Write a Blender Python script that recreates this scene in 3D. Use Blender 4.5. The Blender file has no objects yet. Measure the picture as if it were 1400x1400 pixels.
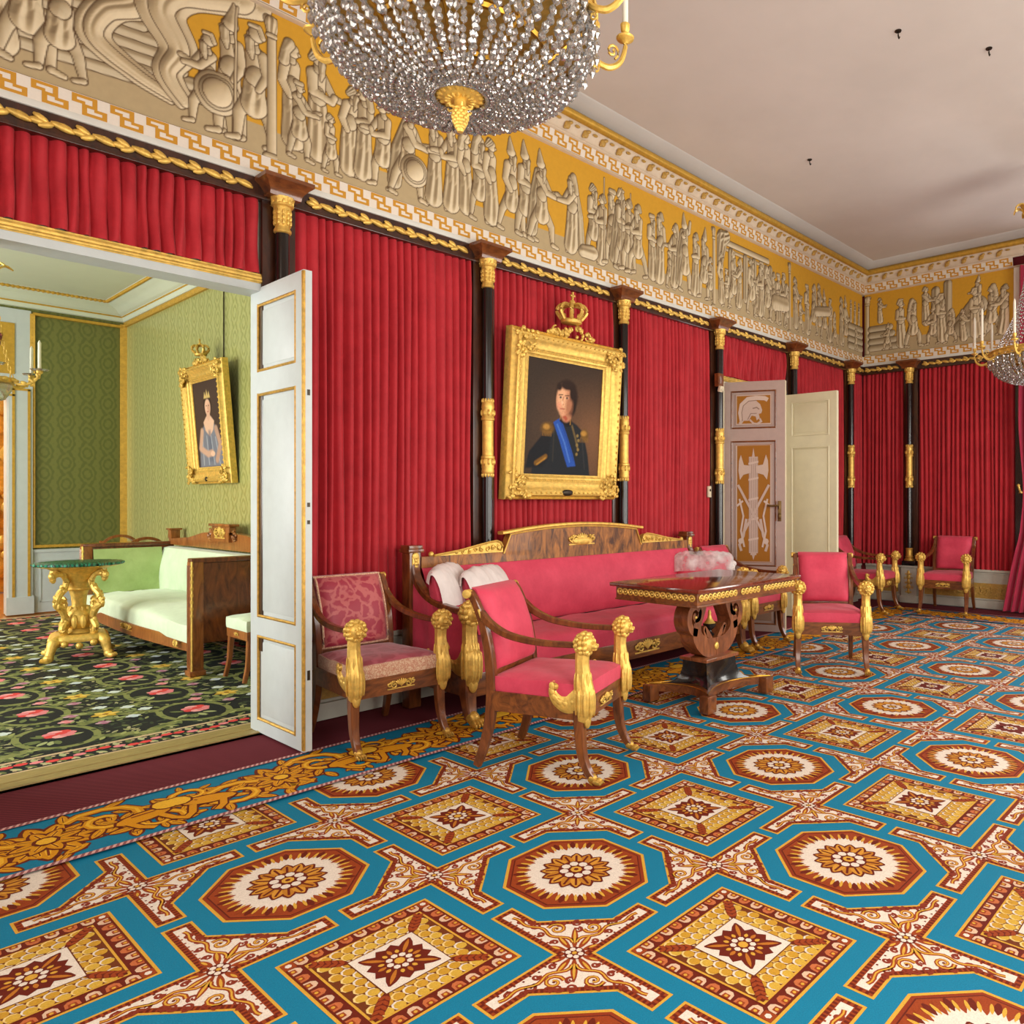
import bpy, bmesh, math, random
import numpy as np
from mathutils import Vector, Matrix, noise as mnoise
from math import sin, cos, pi, sqrt, radians

scene = bpy.context.scene
COL = scene.collection
random.seed(7)

# ------------------------------------------------------------------ colour
def lin1(c):
    c = c / 255.0
    return c / 12.92 if c <= 0.04045 else ((c + 0.055) / 1.055) ** 2.4
def L(r, g, b):
    return (lin1(r), lin1(g), lin1(b))
def mixc(a, b, t):
    return tuple(x * (1 - t) + y * t for x, y in zip(a, b))

# ------------------------------------------------------------------ materials
def new_mat(name):
    m = bpy.data.materials.new(name)
    m.use_nodes = True
    nt = m.node_tree
    bs = nt.nodes.get('Principled BSDF')
    return m, nt, bs
def N(nt, typ, **kw):
    n = nt.nodes.new(typ)
    for k, v in kw.items():
        setattr(n, k, v)
    return n
def setin(n, **kw):
    for k, v in kw.items():
        k = k.replace('_', ' ')
        if k in n.inputs:
            n.inputs[k].default_value = v
def simple(name, c, rough=0.5, metal=0.0, var=0.12, vscale=18.0, bump=0.0, bscale=60.0, spec=0.5, sheen=0.0, coat=0.0, stretch=(1, 1, 1)):
    m, nt, bs = new_mat(name)
    tc = N(nt, 'ShaderNodeTexCoord'); mp = N(nt, 'ShaderNodeMapping')
    mp.inputs['Scale'].default_value = stretch
    nt.links.new(tc.outputs['Object'], mp.inputs['Vector'])
    nz = N(nt, 'ShaderNodeTexNoise'); setin(nz, Scale=vscale, Detail=5.0, Roughness=0.6)
    nt.links.new(mp.outputs['Vector'], nz.inputs['Vector'])
    rp = N(nt, 'ShaderNodeValToRGB')
    rp.color_ramp.elements[0].position = 0.3; rp.color_ramp.elements[1].position = 0.7
    rp.color_ramp.elements[0].color = tuple(x * (1 - var) for x in c) + (1,)
    rp.color_ramp.elements[1].color = tuple(min(1, x * (1 + var)) for x in c) + (1,)
    nt.links.new(nz.outputs['Fac'], rp.inputs['Fac'])
    nt.links.new(rp.outputs['Color'], bs.inputs['Base Color'])
    setin(bs, Roughness=rough, Metallic=metal)
    bs.inputs['Specular IOR Level'].default_value = spec
    if sheen: bs.inputs['Sheen Weight'].default_value = sheen
    if coat:
        bs.inputs['Coat Weight'].default_value = coat; bs.inputs['Coat Roughness'].default_value = 0.08
    if bump:
        n2 = N(nt, 'ShaderNodeTexNoise'); setin(n2, Scale=bscale, Detail=3.0)
        nt.links.new(mp.outputs['Vector'], n2.inputs['Vector'])
        bp = N(nt, 'ShaderNodeBump'); setin(bp, Strength=bump, Distance=0.004)
        nt.links.new(n2.outputs['Fac'], bp.inputs['Height'])
        nt.links.new(bp.outputs['Normal'], bs.inputs['Normal'])
    return m
def wood(name, c1, c2, scale=6.0, rough=0.28, axis=(1, 1, 8), coat=0.35, dist=3.0):
    m, nt, bs = new_mat(name)
    tc = N(nt, 'ShaderNodeTexCoord'); mp = N(nt, 'ShaderNodeMapping')
    mp.inputs['Scale'].default_value = axis
    nt.links.new(tc.outputs['Object'], mp.inputs['Vector'])
    nz = N(nt, 'ShaderNodeTexNoise'); setin(nz, Scale=scale, Detail=8.0, Roughness=0.65, Distortion=dist)
    nt.links.new(mp.outputs['Vector'], nz.inputs['Vector'])
    rp = N(nt, 'ShaderNodeValToRGB')
    e = rp.color_ramp.elements
    e[0].position = 0.3; e[1].position = 0.68
    e[0].color = c1 + (1,); e[1].color = c2 + (1,)
    nt.links.new(nz.outputs['Fac'], rp.inputs['Fac'])
    nt.links.new(rp.outputs['Color'], bs.inputs['Base Color'])
    setin(bs, Roughness=rough)
    bs.inputs['Coat Weight'].default_value = coat; bs.inputs['Coat Roughness'].default_value = 0.12
    return m
def colattr(name, rough=0.8, bump=0.0, bscale=400.0, var=0.06, vscale=90.0, spec=0.3, sheen=0.0):
    m, nt, bs = new_mat(name)
    at = N(nt, 'ShaderNodeAttribute'); at.attribute_name = 'Col'
    tc = N(nt, 'ShaderNodeTexCoord')
    nz = N(nt, 'ShaderNodeTexNoise'); setin(nz, Scale=vscale, Detail=4.0)
    nt.links.new(tc.outputs['Object'], nz.inputs['Vector'])
    mr = N(nt, 'ShaderNodeMapRange'); mr.inputs['To Min'].default_value = 1 - var * 2; mr.inputs['To Max'].default_value = 1 + var * 2
    nt.links.new(nz.outputs['Fac'], mr.inputs['Value'])
    mx = N(nt, 'ShaderNodeVectorMath', operation='SCALE')
    nt.links.new(at.outputs['Color'], mx.inputs[0]); nt.links.new(mr.outputs['Result'], mx.inputs['Scale'])
    nt.links.new(mx.outputs['Vector'], bs.inputs['Base Color'])
    setin(bs, Roughness=rough)
    bs.inputs['Specular IOR Level'].default_value = spec
    if sheen: bs.inputs['Sheen Weight'].default_value = sheen
    if bump:
        n2 = N(nt, 'ShaderNodeTexNoise'); setin(n2, Scale=bscale, Detail=2.0)
        nt.links.new(tc.outputs['Object'], n2.inputs['Vector'])
        bp = N(nt, 'ShaderNodeBump'); setin(bp, Strength=bump, Distance=0.003)
        nt.links.new(n2.outputs['Fac'], bp.inputs['Height'])
        nt.links.new(bp.outputs['Normal'], bs.inputs['Normal'])
    return m

# ------------------------------------------------------------------ tagging
def tag(o, label=None, cat=None, group=None, kind=None):
    if label: o['label'] = label
    if cat: o['category'] = cat
    if group: o['group'] = group
    if kind: o['kind'] = kind
    return o
def thing(name, label, cat, loc=(0, 0, 0), rz=0.0, group=None):
    o = bpy.data.objects.new(name, None)
    o.empty_display_size = 0.1
    COL.objects.link(o)
    o.location = loc; o.rotation_euler = (0, 0, rz)
    return tag(o, label, cat, group)
def dup(root, loc, rz, label, group=None, scale=None):
    r = root.copy(); COL.objects.link(r)
    r.location = loc; r.rotation_euler = (0, 0, rz); r['label'] = label
    if group: r['group'] = group
    if scale: r.scale = scale
    for ch in list(root.children):
        c = ch.copy(); COL.objects.link(c); c.parent = r
        for g in list(ch.children):
            d = g.copy(); COL.objects.link(d); d.parent = c
    return r
def link_mesh(name, me, mat, parent=None):
    o = bpy.data.objects.new(name, me)
    COL.objects.link(o)
    if mat: me.materials.append(mat)
    if parent: o.parent = parent
    return o

# ------------------------------------------------------------------ mesh builder
class MB:
    def __init__(s):
        s.v = []; s.f = []; s.M = Matrix.Identity(4); s.st = []
    def push(s, M): s.st.append(s.M.copy()); s.M = s.M @ M
    def pop(s): s.M = s.st.pop()
    def add(s, vs, fs):
        b = len(s.v)
        s.v += [tuple(s.M @ Vector(v)) for v in vs]
        s.f += [tuple(b + i for i in f) for f in fs]
    def box(s, c, d, bev=0.0, rot=None):
        x, y, z = [k / 2 for k in d]
        if bev > 0:
            bm = bmesh.new(); bmesh.ops.create_cube(bm, size=1.0, matrix=Matrix.Diagonal((d[0], d[1], d[2], 1)))
            bmesh.ops.bevel(bm, geom=bm.edges[:], offset=min(bev, min(d) * .45), segments=2, affect='EDGES', profile=0.6)
            bm.verts.index_update()
            vs = [v.co.copy() for v in bm.verts]; fs = [[v.index for v in f.verts] for f in bm.faces]; bm.free()
        else:
            vs = [Vector((i, j, k)) for i in (-x, x) for j in (-y, y) for k in (-z, z)]
            fs = [(0, 1, 3, 2), (4, 6, 7, 5), (0, 4, 5, 1), (2, 3, 7, 6), (0, 2, 6, 4), (1, 5, 7, 3)]
        if rot is not None:
            R = rot.to_matrix() if hasattr(rot, 'to_matrix') and not isinstance(rot, Matrix) else rot
            vs = [R @ v for v in vs]
        c = Vector(c)
        s.add([v + c for v in vs], fs)
    def bar(s, a, b, w, h, bev=0.0, up=(0, 0, 1)):
        s.sweep([a, b], rect(w, h), up=up)
    def sweep(s, pts, sec, sc=None, up=(0, 0, 1), closed=False, cap=True, tw=None):
        P = [Vector(p) for p in pts]; n = len(P); k = len(sec); upv = Vector(up)
        vs = []
        for i, p in enumerate(P):
            if closed: t = P[(i + 1) % n] - P[i - 1]
            else: t = P[min(i + 1, n - 1)] - P[max(i - 1, 0)]
            t.normalize()
            x = t.cross(upv)
            if x.length < 1e-4: x = t.cross(Vector((0.3, 1, 0.1)))
            x.normalize(); y = x.cross(t)
            q = 1.0 if sc is None else sc[i]
            qx, qy = q if isinstance(q, (tuple, list)) else (q, q)
            for a, b in sec:
                if tw: a, b = a * cos(tw * i) - b * sin(tw * i), a * sin(tw * i) + b * cos(tw * i)
                vs.append(p + x * a * qx + y * b * qy)
        fs = []
        m = n if closed else n - 1
        for i in range(m):
            j = (i + 1) % n
            for a in range(k):
                b = (a + 1) % k
                fs.append((i * k + a, i * k + b, j * k + b, j * k + a))
        if cap and not closed:
            fs.append(tuple(range(k))[::-1]); fs.append(tuple((n - 1) * k + a for a in range(k)))
        s.add(vs, fs)
    def tube(s, pts, r, n=8, closed=False, up=(0, 0, 1)):
        rr = r if isinstance(r, (list, tuple)) else [r] * len(pts)
        s.sweep(pts, circ(n), sc=rr, closed=closed, up=up)
    def lathe(s, prof, n=24, c=(0, 0, 0), flute=None, sq=None):
        vs = []; k = n
        for (r, z) in prof:
            for i in range(n):
                a = 2 * pi * i / n
                q = r
                if flute: q = r * (1 + flute[1] * cos(flute[0] * a))
                vs.append((c[0] + q * cos(a), c[1] + q * sin(a), c[2] + z))
        fs = []
        for j in range(len(prof) - 1):
            for i in range(n):
                b = (i + 1) % n
                fs.append((j * k + i, j * k + b, (j + 1) * k + b, (j + 1) * k + i))
        fs.append(tuple(range(k))[::-1]); fs.append(tuple((len(prof) - 1) * k + i for i in range(k)))
        s.add(vs, fs)
    def ell(s, c, r, seg=10, ring=7, rot=None, e=1.0):
        if not isinstance(r, (tuple, list)): r = (r, r, r)
        def sp(x): return math.copysign(abs(x) ** e, x)
        vs = []; c = Vector(c)
        for j in range(1, ring):
            th = pi * j / ring
            for i in range(seg):
                a = 2 * pi * i / seg
                v = Vector((r[0] * sp(sin(th)) * sp(cos(a)), r[1] * sp(sin(th)) * sp(sin(a)), r[2] * sp(cos(th))))
                vs.append(v)
        vs.append(Vector((0, 0, r[2]))); vs.append(Vector((0, 0, -r[2])))
        if rot is not None: vs = [rot @ v for v in vs]
        vs = [v + c for v in vs]
        fs = []
        for j in range(ring - 2):
            for i in range(seg):
                b = (i + 1) % seg
                fs.append((j * seg + i, (j + 1) * seg + i, (j + 1) * seg + b, j * seg + b))
        T = (ring - 1) * seg; B = T + 1
        for i in range(seg):
            b = (i + 1) % seg
            fs.append((T, i, b)); fs.append((B, (ring - 2) * seg + b, (ring - 2) * seg + i))
        s.add(vs, fs)
    def prism(s, poly, o, u, v, d, both=True):
        o, u, v, d = Vector(o), Vector(u), Vector(v), Vector(d)
        n = len(poly)
        vs = [o + u * a + v * b for a, b in poly] + [o + u * a + v * b + d for a, b in poly]
        fs = [tuple(range(n))[::-1], tuple(range(n, 2 * n))]
        fs += [(i, (i + 1) % n, n + (i + 1) % n, n + i) for i in range(n)]
        s.add(vs, fs)
    def grid(s, fn, nu, nv, closeu=False, thick=None):
        vs = [fn(i / (nu if closeu else nu - 1), j / (nv - 1)) for j in range(nv) for i in range(nu)]
        fs = []
        for j in range(nv - 1):
            for i in range(nu if closeu else nu - 1):
                b = (i + 1) % nu
                fs.append((j * nu + i, j * nu + b, (j + 1) * nu + b, (j + 1) * nu + i))
        s.add(vs, fs)
    def build(s, name, mat, parent=None, smooth=True, ang=40, recalc=True):
        me = bpy.data.meshes.new(name)
        me.from_pydata(s.v, [], s.f); me.update()
        if recalc:
            bm = bmesh.new(); bm.from_mesh(me)
            bmesh.ops.recalc_face_normals(bm, faces=bm.faces[:]); bm.to_mesh(me); bm.free()
        if smooth:
            me.polygons.foreach_set('use_smooth', [True] * len(me.polygons))
            me.set_sharp_from_angle(angle=radians(ang))
        return link_mesh(name, me, mat, parent)

def rect(w, h): return [(-w / 2, -h / 2), (w / 2, -h / 2), (w / 2, h / 2), (-w / 2, h / 2)]
def rrect(w, h, b):
    x, y = w / 2, h / 2
    return [(-x + b, -y), (x - b, -y), (x, -y + b), (x, y - b), (x - b, y), (-x + b, y), (-x, y - b), (-x, -y + b)]
def circ(n): return [(cos(2 * pi * i / n), sin(2 * pi * i / n)) for i in range(n)]
def bez(ctrl, n=12):
    # Catmull-Rom through control points
    P = [Vector(p) for p in ctrl]
    out = []
    for i in range(len(P) - 1):
        p0 = P[max(i - 1, 0)]; p1 = P[i]; p2 = P[i + 1]; p3 = P[min(i + 2, len(P) - 1)]
        for k in range(n):
            t = k / n
            out.append(0.5 * ((2 * p1) + (p2 - p0) * t + (2 * p0 - 5 * p1 + 4 * p2 - p3) * t * t + (3 * p1 - p0 - 3 * p2 + p3) * t ** 3))
    out.append(P[-1])
    return out
def lerplist(a, n):
    out = []
    for i in range(n):
        t = i / (n - 1) * (len(a) - 1); k = min(int(t), len(a) - 2); f = t - k
        x, y = a[k], a[k + 1]
        out.append(tuple(p * (1 - f) + q * f for p, q in zip(x, y)) if isinstance(x, tuple) else x * (1 - f) + y * f)
    return out
def Rz(a): return Matrix.Rotation(a, 3, 'Z')
def Rx(a): return Matrix.Rotation(a, 3, 'X')
def Ry(a): return Matrix.Rotation(a, 3, 'Y')

# ------------------------------------------------------------------ flat coloured drawing (woven / painted patterns)
class Art:
    """coloured polygons in a plane, woven into one mesh; 'layer' lifts a shape a hair above the one below"""
    def __init__(s, eps=0.0003):
        s.v = []; s.f = []; s.c = []; s.eps = eps; s.T = None
    def lift(s, layer): return (layer + (len(s.f) % 16) / 20.0) * s.eps
    def poly(s, pts, col, layer=0):
        if s.T: pts = [s.T(p) for p in pts]
        b = len(s.v)
        z = s.lift(layer)
        s.v += [(p[0], p[1], z) for p in pts]
        s.f.append(tuple(range(b, b + len(pts))))
        s.c.append((len(pts), col))
    def stroke(s, pts, w, col, layer=0, closed=False, taper=None):
        if s.T: pts = [s.T(p) for p in pts]
        n = len(pts); Lp = []; Rp = []
        for i in range(n):
            if closed: a = pts[i - 1]; b = pts[(i + 1) % n]
            else: a = pts[max(i - 1, 0)]; b = pts[min(i + 1, n - 1)]
            dx, dy = b[0] - a[0], b[1] - a[1]; l = math.hypot(dx, dy) or 1
            nx, ny = -dy / l, dx / l
            # mitre for sharp corners
            m = 1.0
            if closed or 0 < i < n - 1:
                p, q = pts[i - 1], pts[(i + 1) % n]
                ux, uy = pts[i][0] - p[0], pts[i][1] - p[1]; ul = math.hypot(ux, uy) or 1
                cs = abs((-uy * nx + ux * ny) / ul); m = 1 / max(cs, 0.6)
            ww = w / 2 * (taper(i / (n - 1)) if taper else 1) * m
            Lp.append((pts[i][0] + nx * ww, pts[i][1] + ny * ww)); Rp.append((pts[i][0] - nx * ww, pts[i][1] - ny * ww))
        b = len(s.v); z = s.lift(layer)
        for i in range(n): s.v += [(Lp[i][0], Lp[i][1], z), (Rp[i][0], Rp[i][1], z)]
        for i in range(n if closed else n - 1):
            j = (i + 1) % n
            s.f.append((b + 2 * i, b + 2 * i + 1, b + 2 * j + 1, b + 2 * j)); s.c.append((4, col))
    def disc(s, c, r, col, layer=0, n=12, ry=None, rot=0.0):
        ry = r if ry is None else ry
        s.poly([(c[0] + r * cos(a) * cos(rot) - ry * sin(a) * sin(rot), c[1] + r * cos(a) * sin(rot) + ry * sin(a) * cos(rot)) for a in [2 * pi * i / n for i in range(n)]], col, layer)
    def petal(s, c, ang, r0, r1, w, col, layer=0, n=8):
        pts = []
        for i in range(n + 1):
            t = i / n; ww = w * sin(pi * min(1, t * 0.92 + 0.06)) ** 0.7
            pts.append((r0 + (r1 - r0) * t, ww / 2))
        pts += [(x, -y) for x, y in pts[::-1]]
        ca, sa = cos(ang), sin(ang)
        s.poly([(c[0] + x * ca - y * sa, c[1] + x * sa + y * ca) for x, y in pts], col, layer)
    def build(s, name, mat, o=(0, 0, 0), u=(1, 0, 0), v=(0, 1, 0), parent=None):
        o, u, v = Vector(o), Vector(u), Vector(v); n = u.cross(v)
        A = np.array(s.v, dtype=np.float64)
        W = np.array(o)[None] + A[:, :1] * np.array(u)[None] + A[:, 1:2] * np.array(v)[None] + A[:, 2:3] * np.array(n)[None]
        me = bpy.data.meshes.new(name)
        me.from_pydata(W.tolist(), [], s.f); me.update()
        ca = me.color_attributes.new('Col', 'FLOAT_COLOR', 'CORNER')
        buf = []
        for k, c in s.c:
            buf += [c[0], c[1], c[2], 1.0] * k
        ca.data.foreach_set('color', buf)
        # face every polygon toward the plane normal
        bm = bmesh.new(); bm.from_mesh(me)
        nn = n.normalized()
        fl = [f for f in bm.faces if f.normal.dot(nn) < 0]
        bmesh.ops.reverse_faces(bm, faces=fl); bm.to_mesh(me); bm.free()
        return link_mesh(name, me, mat, parent)
def spiral(cx, cy, r, turns=1.4, d=1, a0=0.0, n=14):
    return [(cx + r * (1 - 0.8 * t) * cos(a0 + d * 2 * pi * turns * t), cy + r * (1 - 0.8 * t) * sin(a0 + d * 2 * pi * turns * t)) for t in [i / (n - 1) for i in range(n)]]

# ------------------------------------------------------------------ painted picture (a grid of coloured points)
class Paint:
    def __init__(s, x0, x1, y0, y1, step, bg):
        s.nx = int(round((x1 - x0) / step)) + 1; s.ny = int(round((y1 - y0) / step)) + 1
        s.x = np.linspace(x0, x1, s.nx); s.y = np.linspace(y0, y1, s.ny)
        s.X, s.Y = np.meshgrid(s.x, s.y)
        s.C = np.zeros((s.ny, s.nx, 3)) + np.array(bg)
        s.H = np.zeros((s.ny, s.nx)); s.step = step
    def win(s, x0, x1, y0, y1):
        i0, i1 = np.searchsorted(s.x, [x0, x1]); j0, j1 = np.searchsorted(s.y, [y0, y1])
        return slice(j0, j1), slice(i0, i1)
    def ellipse(s, c, r, col, soft=0.2, a=1.0, rot=0.0):
        dx, dy = s.X - c[0], s.Y - c[1]
        u = (dx * cos(rot) + dy * sin(rot)) / r[0]; v = (-dx * sin(rot) + dy * cos(rot)) / r[1]
        d = np.sqrt(u * u + v * v)
        m = np.clip((1 + soft / 2 - d) / max(soft, 1e-3), 0, 1)[..., None] * a
        s.C = s.C * (1 - m) + np.array(col) * m
    def poly(s, pts, col, soft=0.004, a=1.0):
        P = np.array(pts); ins = np.zeros(s.X.shape, bool); dist = np.full(s.X.shape, 1e9)
        n = len(P)
        for i in range(n):
            x1, y1 = P[i]; x2, y2 = P[(i + 1) % n]
            cond = ((y1 > s.Y) != (y2 > s.Y)) & (s.X < (x2 - x1) * (s.Y - y1) / (y2 - y1 + 1e-12) + x1)
            ins ^= cond
            dx, dy = x2 - x1, y2 - y1
            t = np.clip(((s.X - x1) * dx + (s.Y - y1) * dy) / (dx * dx + dy * dy + 1e-12), 0, 1)
            dist = np.minimum(dist, np.hypot(s.X - x1 - t * dx, s.Y - y1 - t * dy))
        sd = np.where(ins, dist, -dist)
        m = np.clip(0.5 + sd / max(soft, 1e-6), 0, 1)[..., None] * a
        s.C = s.C * (1 - m) + np.array(col) * m
    def line(s, pts, w, col, soft=0.003, a=1.0):
        dist = np.full(s.X.shape, 1e9)
        for (x1, y1), (x2, y2) in zip(pts[:-1], pts[1:]):
            dx, dy = x2 - x1, y2 - y1
            t = np.clip(((s.X - x1) * dx + (s.Y - y1) * dy) / (dx * dx + dy * dy + 1e-12), 0, 1)
            dist = np.minimum(dist, np.hypot(s.X - x1 - t * dx, s.Y - y1 - t * dy))
        m = np.clip(0.5 + (w / 2 - dist) / max(soft, 1e-6), 0, 1)[..., None] * a
        s.C = s.C * (1 - m) + np.array(col) * m
    def build(s, name, mat, P, depth=0.0, parent=None, nrm=None):
        """P(x,y,h) -> arrays of world coords"""
        W = P(s.X, s.Y, s.H)
        V = np.stack(W, -1).reshape(-1, 3)
        idx = np.arange(s.nx * s.ny).reshape(s.ny, s.nx)
        F = np.stack([idx[:-1, :-1], idx[:-1, 1:], idx[1:, 1:], idx[1:, :-1]], -1).reshape(-1, 4)
        me = bpy.data.meshes.new(name)
        nv, nf = len(V), len(F)
        me.vertices.add(nv); me.vertices.foreach_set('co', V.ravel())
        me.loops.add(nf * 4); me.loops.foreach_set('vertex_index', F.ravel().astype(np.int32))
        me.polygons.add(nf); me.polygons.foreach_set('loop_start', np.arange(0, nf * 4, 4, dtype=np.int32))
        me.polygons.foreach_set('use_smooth', np.ones(nf, bool))
        me.update(calc_edges=True); me.validate()
        ca = me.color_attributes.new('Col', 'FLOAT_COLOR', 'POINT')
        C = np.concatenate([np.clip(s.C, 0, 1).reshape(-1, 3), np.ones((nv, 1))], 1)
        ca.data.foreach_set('color', C.astype(np.float32).ravel())
        return link_mesh(name, me, mat, parent)
# ------------------------------------------------------------------ palette
GOLDC = L(215, 160, 45)
M = {}
M['gold'] = simple('gilding', L(228, 188, 94), rough=0.44, metal=0.5, var=0.22, vscale=30, bump=0.35, bscale=70)
M['gold_dark'] = simple('aged_gilding', L(200, 156, 70), rough=0.42, metal=0.55, var=0.3, vscale=40, bump=0.4, bscale=90)
M['gold_paint'] = simple('gold_paint', L(204, 160, 62), rough=0.45, metal=0.4, var=0.15, vscale=25)
M['old_brass'] = simple('old_brass', L(118, 92, 52), rough=.4, metal=.7, var=.25)
M['brass'] = simple('brass', L(190, 140, 50), rough=0.3, metal=0.9, var=0.2)
M['mahogany'] = wood('mahogany', L(66, 30, 14), L(138, 78, 36), scale=5.0, axis=(2, 2, 0.6))
M['mahogany_x'] = wood('mahogany_long', L(70, 34, 16), L(142, 82, 38), scale=5.0, axis=(0.6, 2, 2))
M['mahogany_red'] = wood('mahogany_red', L(70, 24, 14), L(138, 62, 38), scale=4.0, axis=(0.8, 2, 2), rough=0.12, coat=0.9)
M['mahogany_light'] = wood('mahogany_light', L(112, 60, 26), L(172, 108, 54), scale=5.0, axis=(2, 2, 0.6))
M['mahogany_dark'] = wood('mahogany_dark', L(30, 14, 8), L(72, 36, 20), scale=4.0, axis=(2, 2, 0.6))
M['ebony'] = simple('black_lacquer', L(24, 22, 22), rough=0.22, var=0.2, coat=0.4)
def flame_wood():
    m, nt, bs = new_mat('flame_mahogany')
    tc = N(nt, 'ShaderNodeTexCoord'); mp = N(nt, 'ShaderNodeMapping')
    nt.links.new(tc.outputs['Object'], mp.inputs['Vector'])
    mp.inputs['Scale'].default_value = (1.6, 1.0, 0.5)
    wv = N(nt, 'ShaderNodeTexNoise'); setin(wv, Scale=7.0, Distortion=2.2, Detail=6.0, Roughness=.62)
    nt.links.new(mp.outputs['Vector'], wv.inputs['Vector'])
    rp = N(nt, 'ShaderNodeValToRGB'); e = rp.color_ramp.elements
    e[0].color = L(72, 38, 16) + (1,); e[1].color = L(178, 114, 50) + (1,)
    e[0].position = .36; e[1].position = .66
    nt.links.new(wv.outputs['Fac'], rp.inputs['Fac']); nt.links.new(rp.outputs['Color'], bs.inputs['Base Color'])
    setin(bs, Roughness=.42); bs.inputs['Coat Weight'].default_value = .08
    return m
M['flame'] = flame_wood()
def fabric(name, c, c2=None, rough=0.7, sheen=0.3, weave=900.0, var=.12):
    m, nt, bs = new_mat(name)
    tc = N(nt, 'ShaderNodeTexCoord')
    nz = N(nt, 'ShaderNodeTexNoise'); setin(nz, Scale=5.0, Detail=6.0, Roughness=.7)
    nt.links.new(tc.outputs['Object'], nz.inputs['Vector'])
    rp = N(nt, 'ShaderNodeValToRGB'); e = rp.color_ramp.elements
    c2 = c2 or tuple(min(1, x * (1 + var)) for x in c)
    e[0].color = tuple(x * (1 - var) for x in c) + (1,); e[1].color = tuple(c2) + (1,)
    e[0].position = .3; e[1].position = .7
    nt.links.new(nz.outputs['Fac'], rp.inputs['Fac']); nt.links.new(rp.outputs['Color'], bs.inputs['Base Color'])
    setin(bs, Roughness=rough); bs.inputs['Sheen Weight'].default_value = sheen
    bs.inputs['Specular IOR Level'].default_value = .25
    n2 = N(nt, 'ShaderNodeTexNoise'); setin(n2, Scale=14.0, Detail=5.0, Distortion=.6)
    nt.links.new(tc.outputs['Object'], n2.inputs['Vector'])
    bp = N(nt, 'ShaderNodeBump'); setin(bp, Strength=.25, Distance=0.012)
    nt.links.new(n2.outputs['Fac'], bp.inputs['Height']); nt.links.new(bp.outputs['Normal'], bs.inputs['Normal'])
    return m
M['drape'] = fabric('red_drapery', L(172, 32, 42), L(188, 40, 50), rough=.62, sheen=.1)
M['pink'] = fabric('rose_upholstery', L(204, 58, 84), L(218, 74, 98), rough=.55, sheen=.12)
M['crimson'] = fabric('crimson_cloth', L(160, 30, 58), rough=.5)
M['curtain'] = fabric('curtain_cloth', L(176, 40, 72), rough=.5)
M['green_up'] = fabric('pale_green_upholstery', L(214, 230, 196), L(222, 238, 206), rough=.55)
M['green_back'] = fabric('apple_green_upholstery', L(172, 194, 122), L(184, 204, 136), rough=.55)
def damask(name, c, c2, sx, scale):
    """woven figure: pale scrolls on crimson"""
    m, nt, bs = new_mat(name)
    tc = N(nt, 'ShaderNodeTexCoord')
    vo = N(nt, 'ShaderNodeTexVoronoi'); setin(vo, Scale=scale); vo.feature = 'DISTANCE_TO_EDGE'
    n2 = N(nt, 'ShaderNodeTexNoise'); setin(n2, Scale=scale * .9, Detail=3.0)
    nt.links.new(tc.outputs['Object'], n2.inputs['Vector'])
    ad = N(nt, 'ShaderNodeVectorMath', operation='MULTIPLY_ADD')
    nt.links.new(n2.outputs['Color'], ad.inputs[0]); ad.inputs[1].default_value = (sx, sx, sx)
    nt.links.new(tc.outputs['Object'], ad.inputs[2])
    nt.links.new(ad.outputs['Vector'], vo.inputs['Vector'])
    rp = N(nt, 'ShaderNodeValToRGB'); e = rp.color_ramp.elements
    e[0].position = .06; e[1].position = .14
    e[0].color = c2 + (1,); e[1].color = c + (1,)
    nt.links.new(vo.outputs['Distance'], rp.inputs['Fac']); nt.links.new(rp.outputs['Color'], bs.inputs['Base Color'])
    setin(bs, Roughness=.5); bs.inputs['Sheen Weight'].default_value = .3
    return m
M['damask_red'] = damask('crimson_damask', L(158, 38, 60), L(186, 92, 92), .12, 13.0)
M['damask_seat'] = damask('crimson_damask_seat', L(150, 22, 50), L(172, 66, 84), .16, 9.0)
M['damask_cream'] = damask('cream_braid', L(214, 182, 150), L(190, 128, 100), .05, 60.0)
M['white_paint'] = simple('white_paint', L(214, 214, 206), rough=.45, var=.04, vscale=8)
M['door_white'] = simple('door_white_paint', L(194, 201, 200), rough=.4, var=.04, vscale=10)
M['door_cream'] = simple('door_cream_paint', L(230, 222, 190), rough=.42, var=.05, vscale=8)
M['door_mauve'] = simple('door_mauve_paint', L(176, 152, 142), rough=.45, var=.06, vscale=10)
M['door_ochre'] = simple('door_ochre_paint', L(172, 112, 32), rough=.5, var=.15, vscale=14)
M['dado'] = simple('dado_paint', L(190, 186, 172), rough=.5, var=.05)
M['dado_gold'] = simple('dado_gold_panel', L(186, 146, 70), rough=.5, var=.2, vscale=60, bump=.4)
M['ceiling'] = simple('ceiling_plaster', L(206, 197, 190), rough=.9, var=.05, vscale=1.2)
M['cove'] = simple('cove_plaster', L(200, 198, 194), rough=.8, var=.04, vscale=3)
M['cream_wall'] = simple('cornice_cream', L(216, 198, 174), rough=.7, var=.05)
M['wallback'] = simple('wall_lining', L(120, 30, 38), rough=.9)
M['plaster'] = simple('wall_plaster', L(186, 178, 164), rough=.9)
M['candle'] = simple('candle_wax', L(238, 232, 214), rough=.4, var=.02)
M['iron'] = simple('dark_iron', L(60, 52, 44), rough=.4, metal=.8)
M['art'] = colattr('painted_work', rough=.6, var=.03)
M['frieze'] = colattr('grisaille_painting', rough=.75, var=.04, vscale=30)
M['weave'] = colattr('carpet_weave', rough=.74, bump=.5, bscale=700, var=.16, vscale=260, spec=.2)
M['canvas'] = colattr('oil_painting', rough=.6, spec=.15, var=.04, vscale=60)
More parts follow.
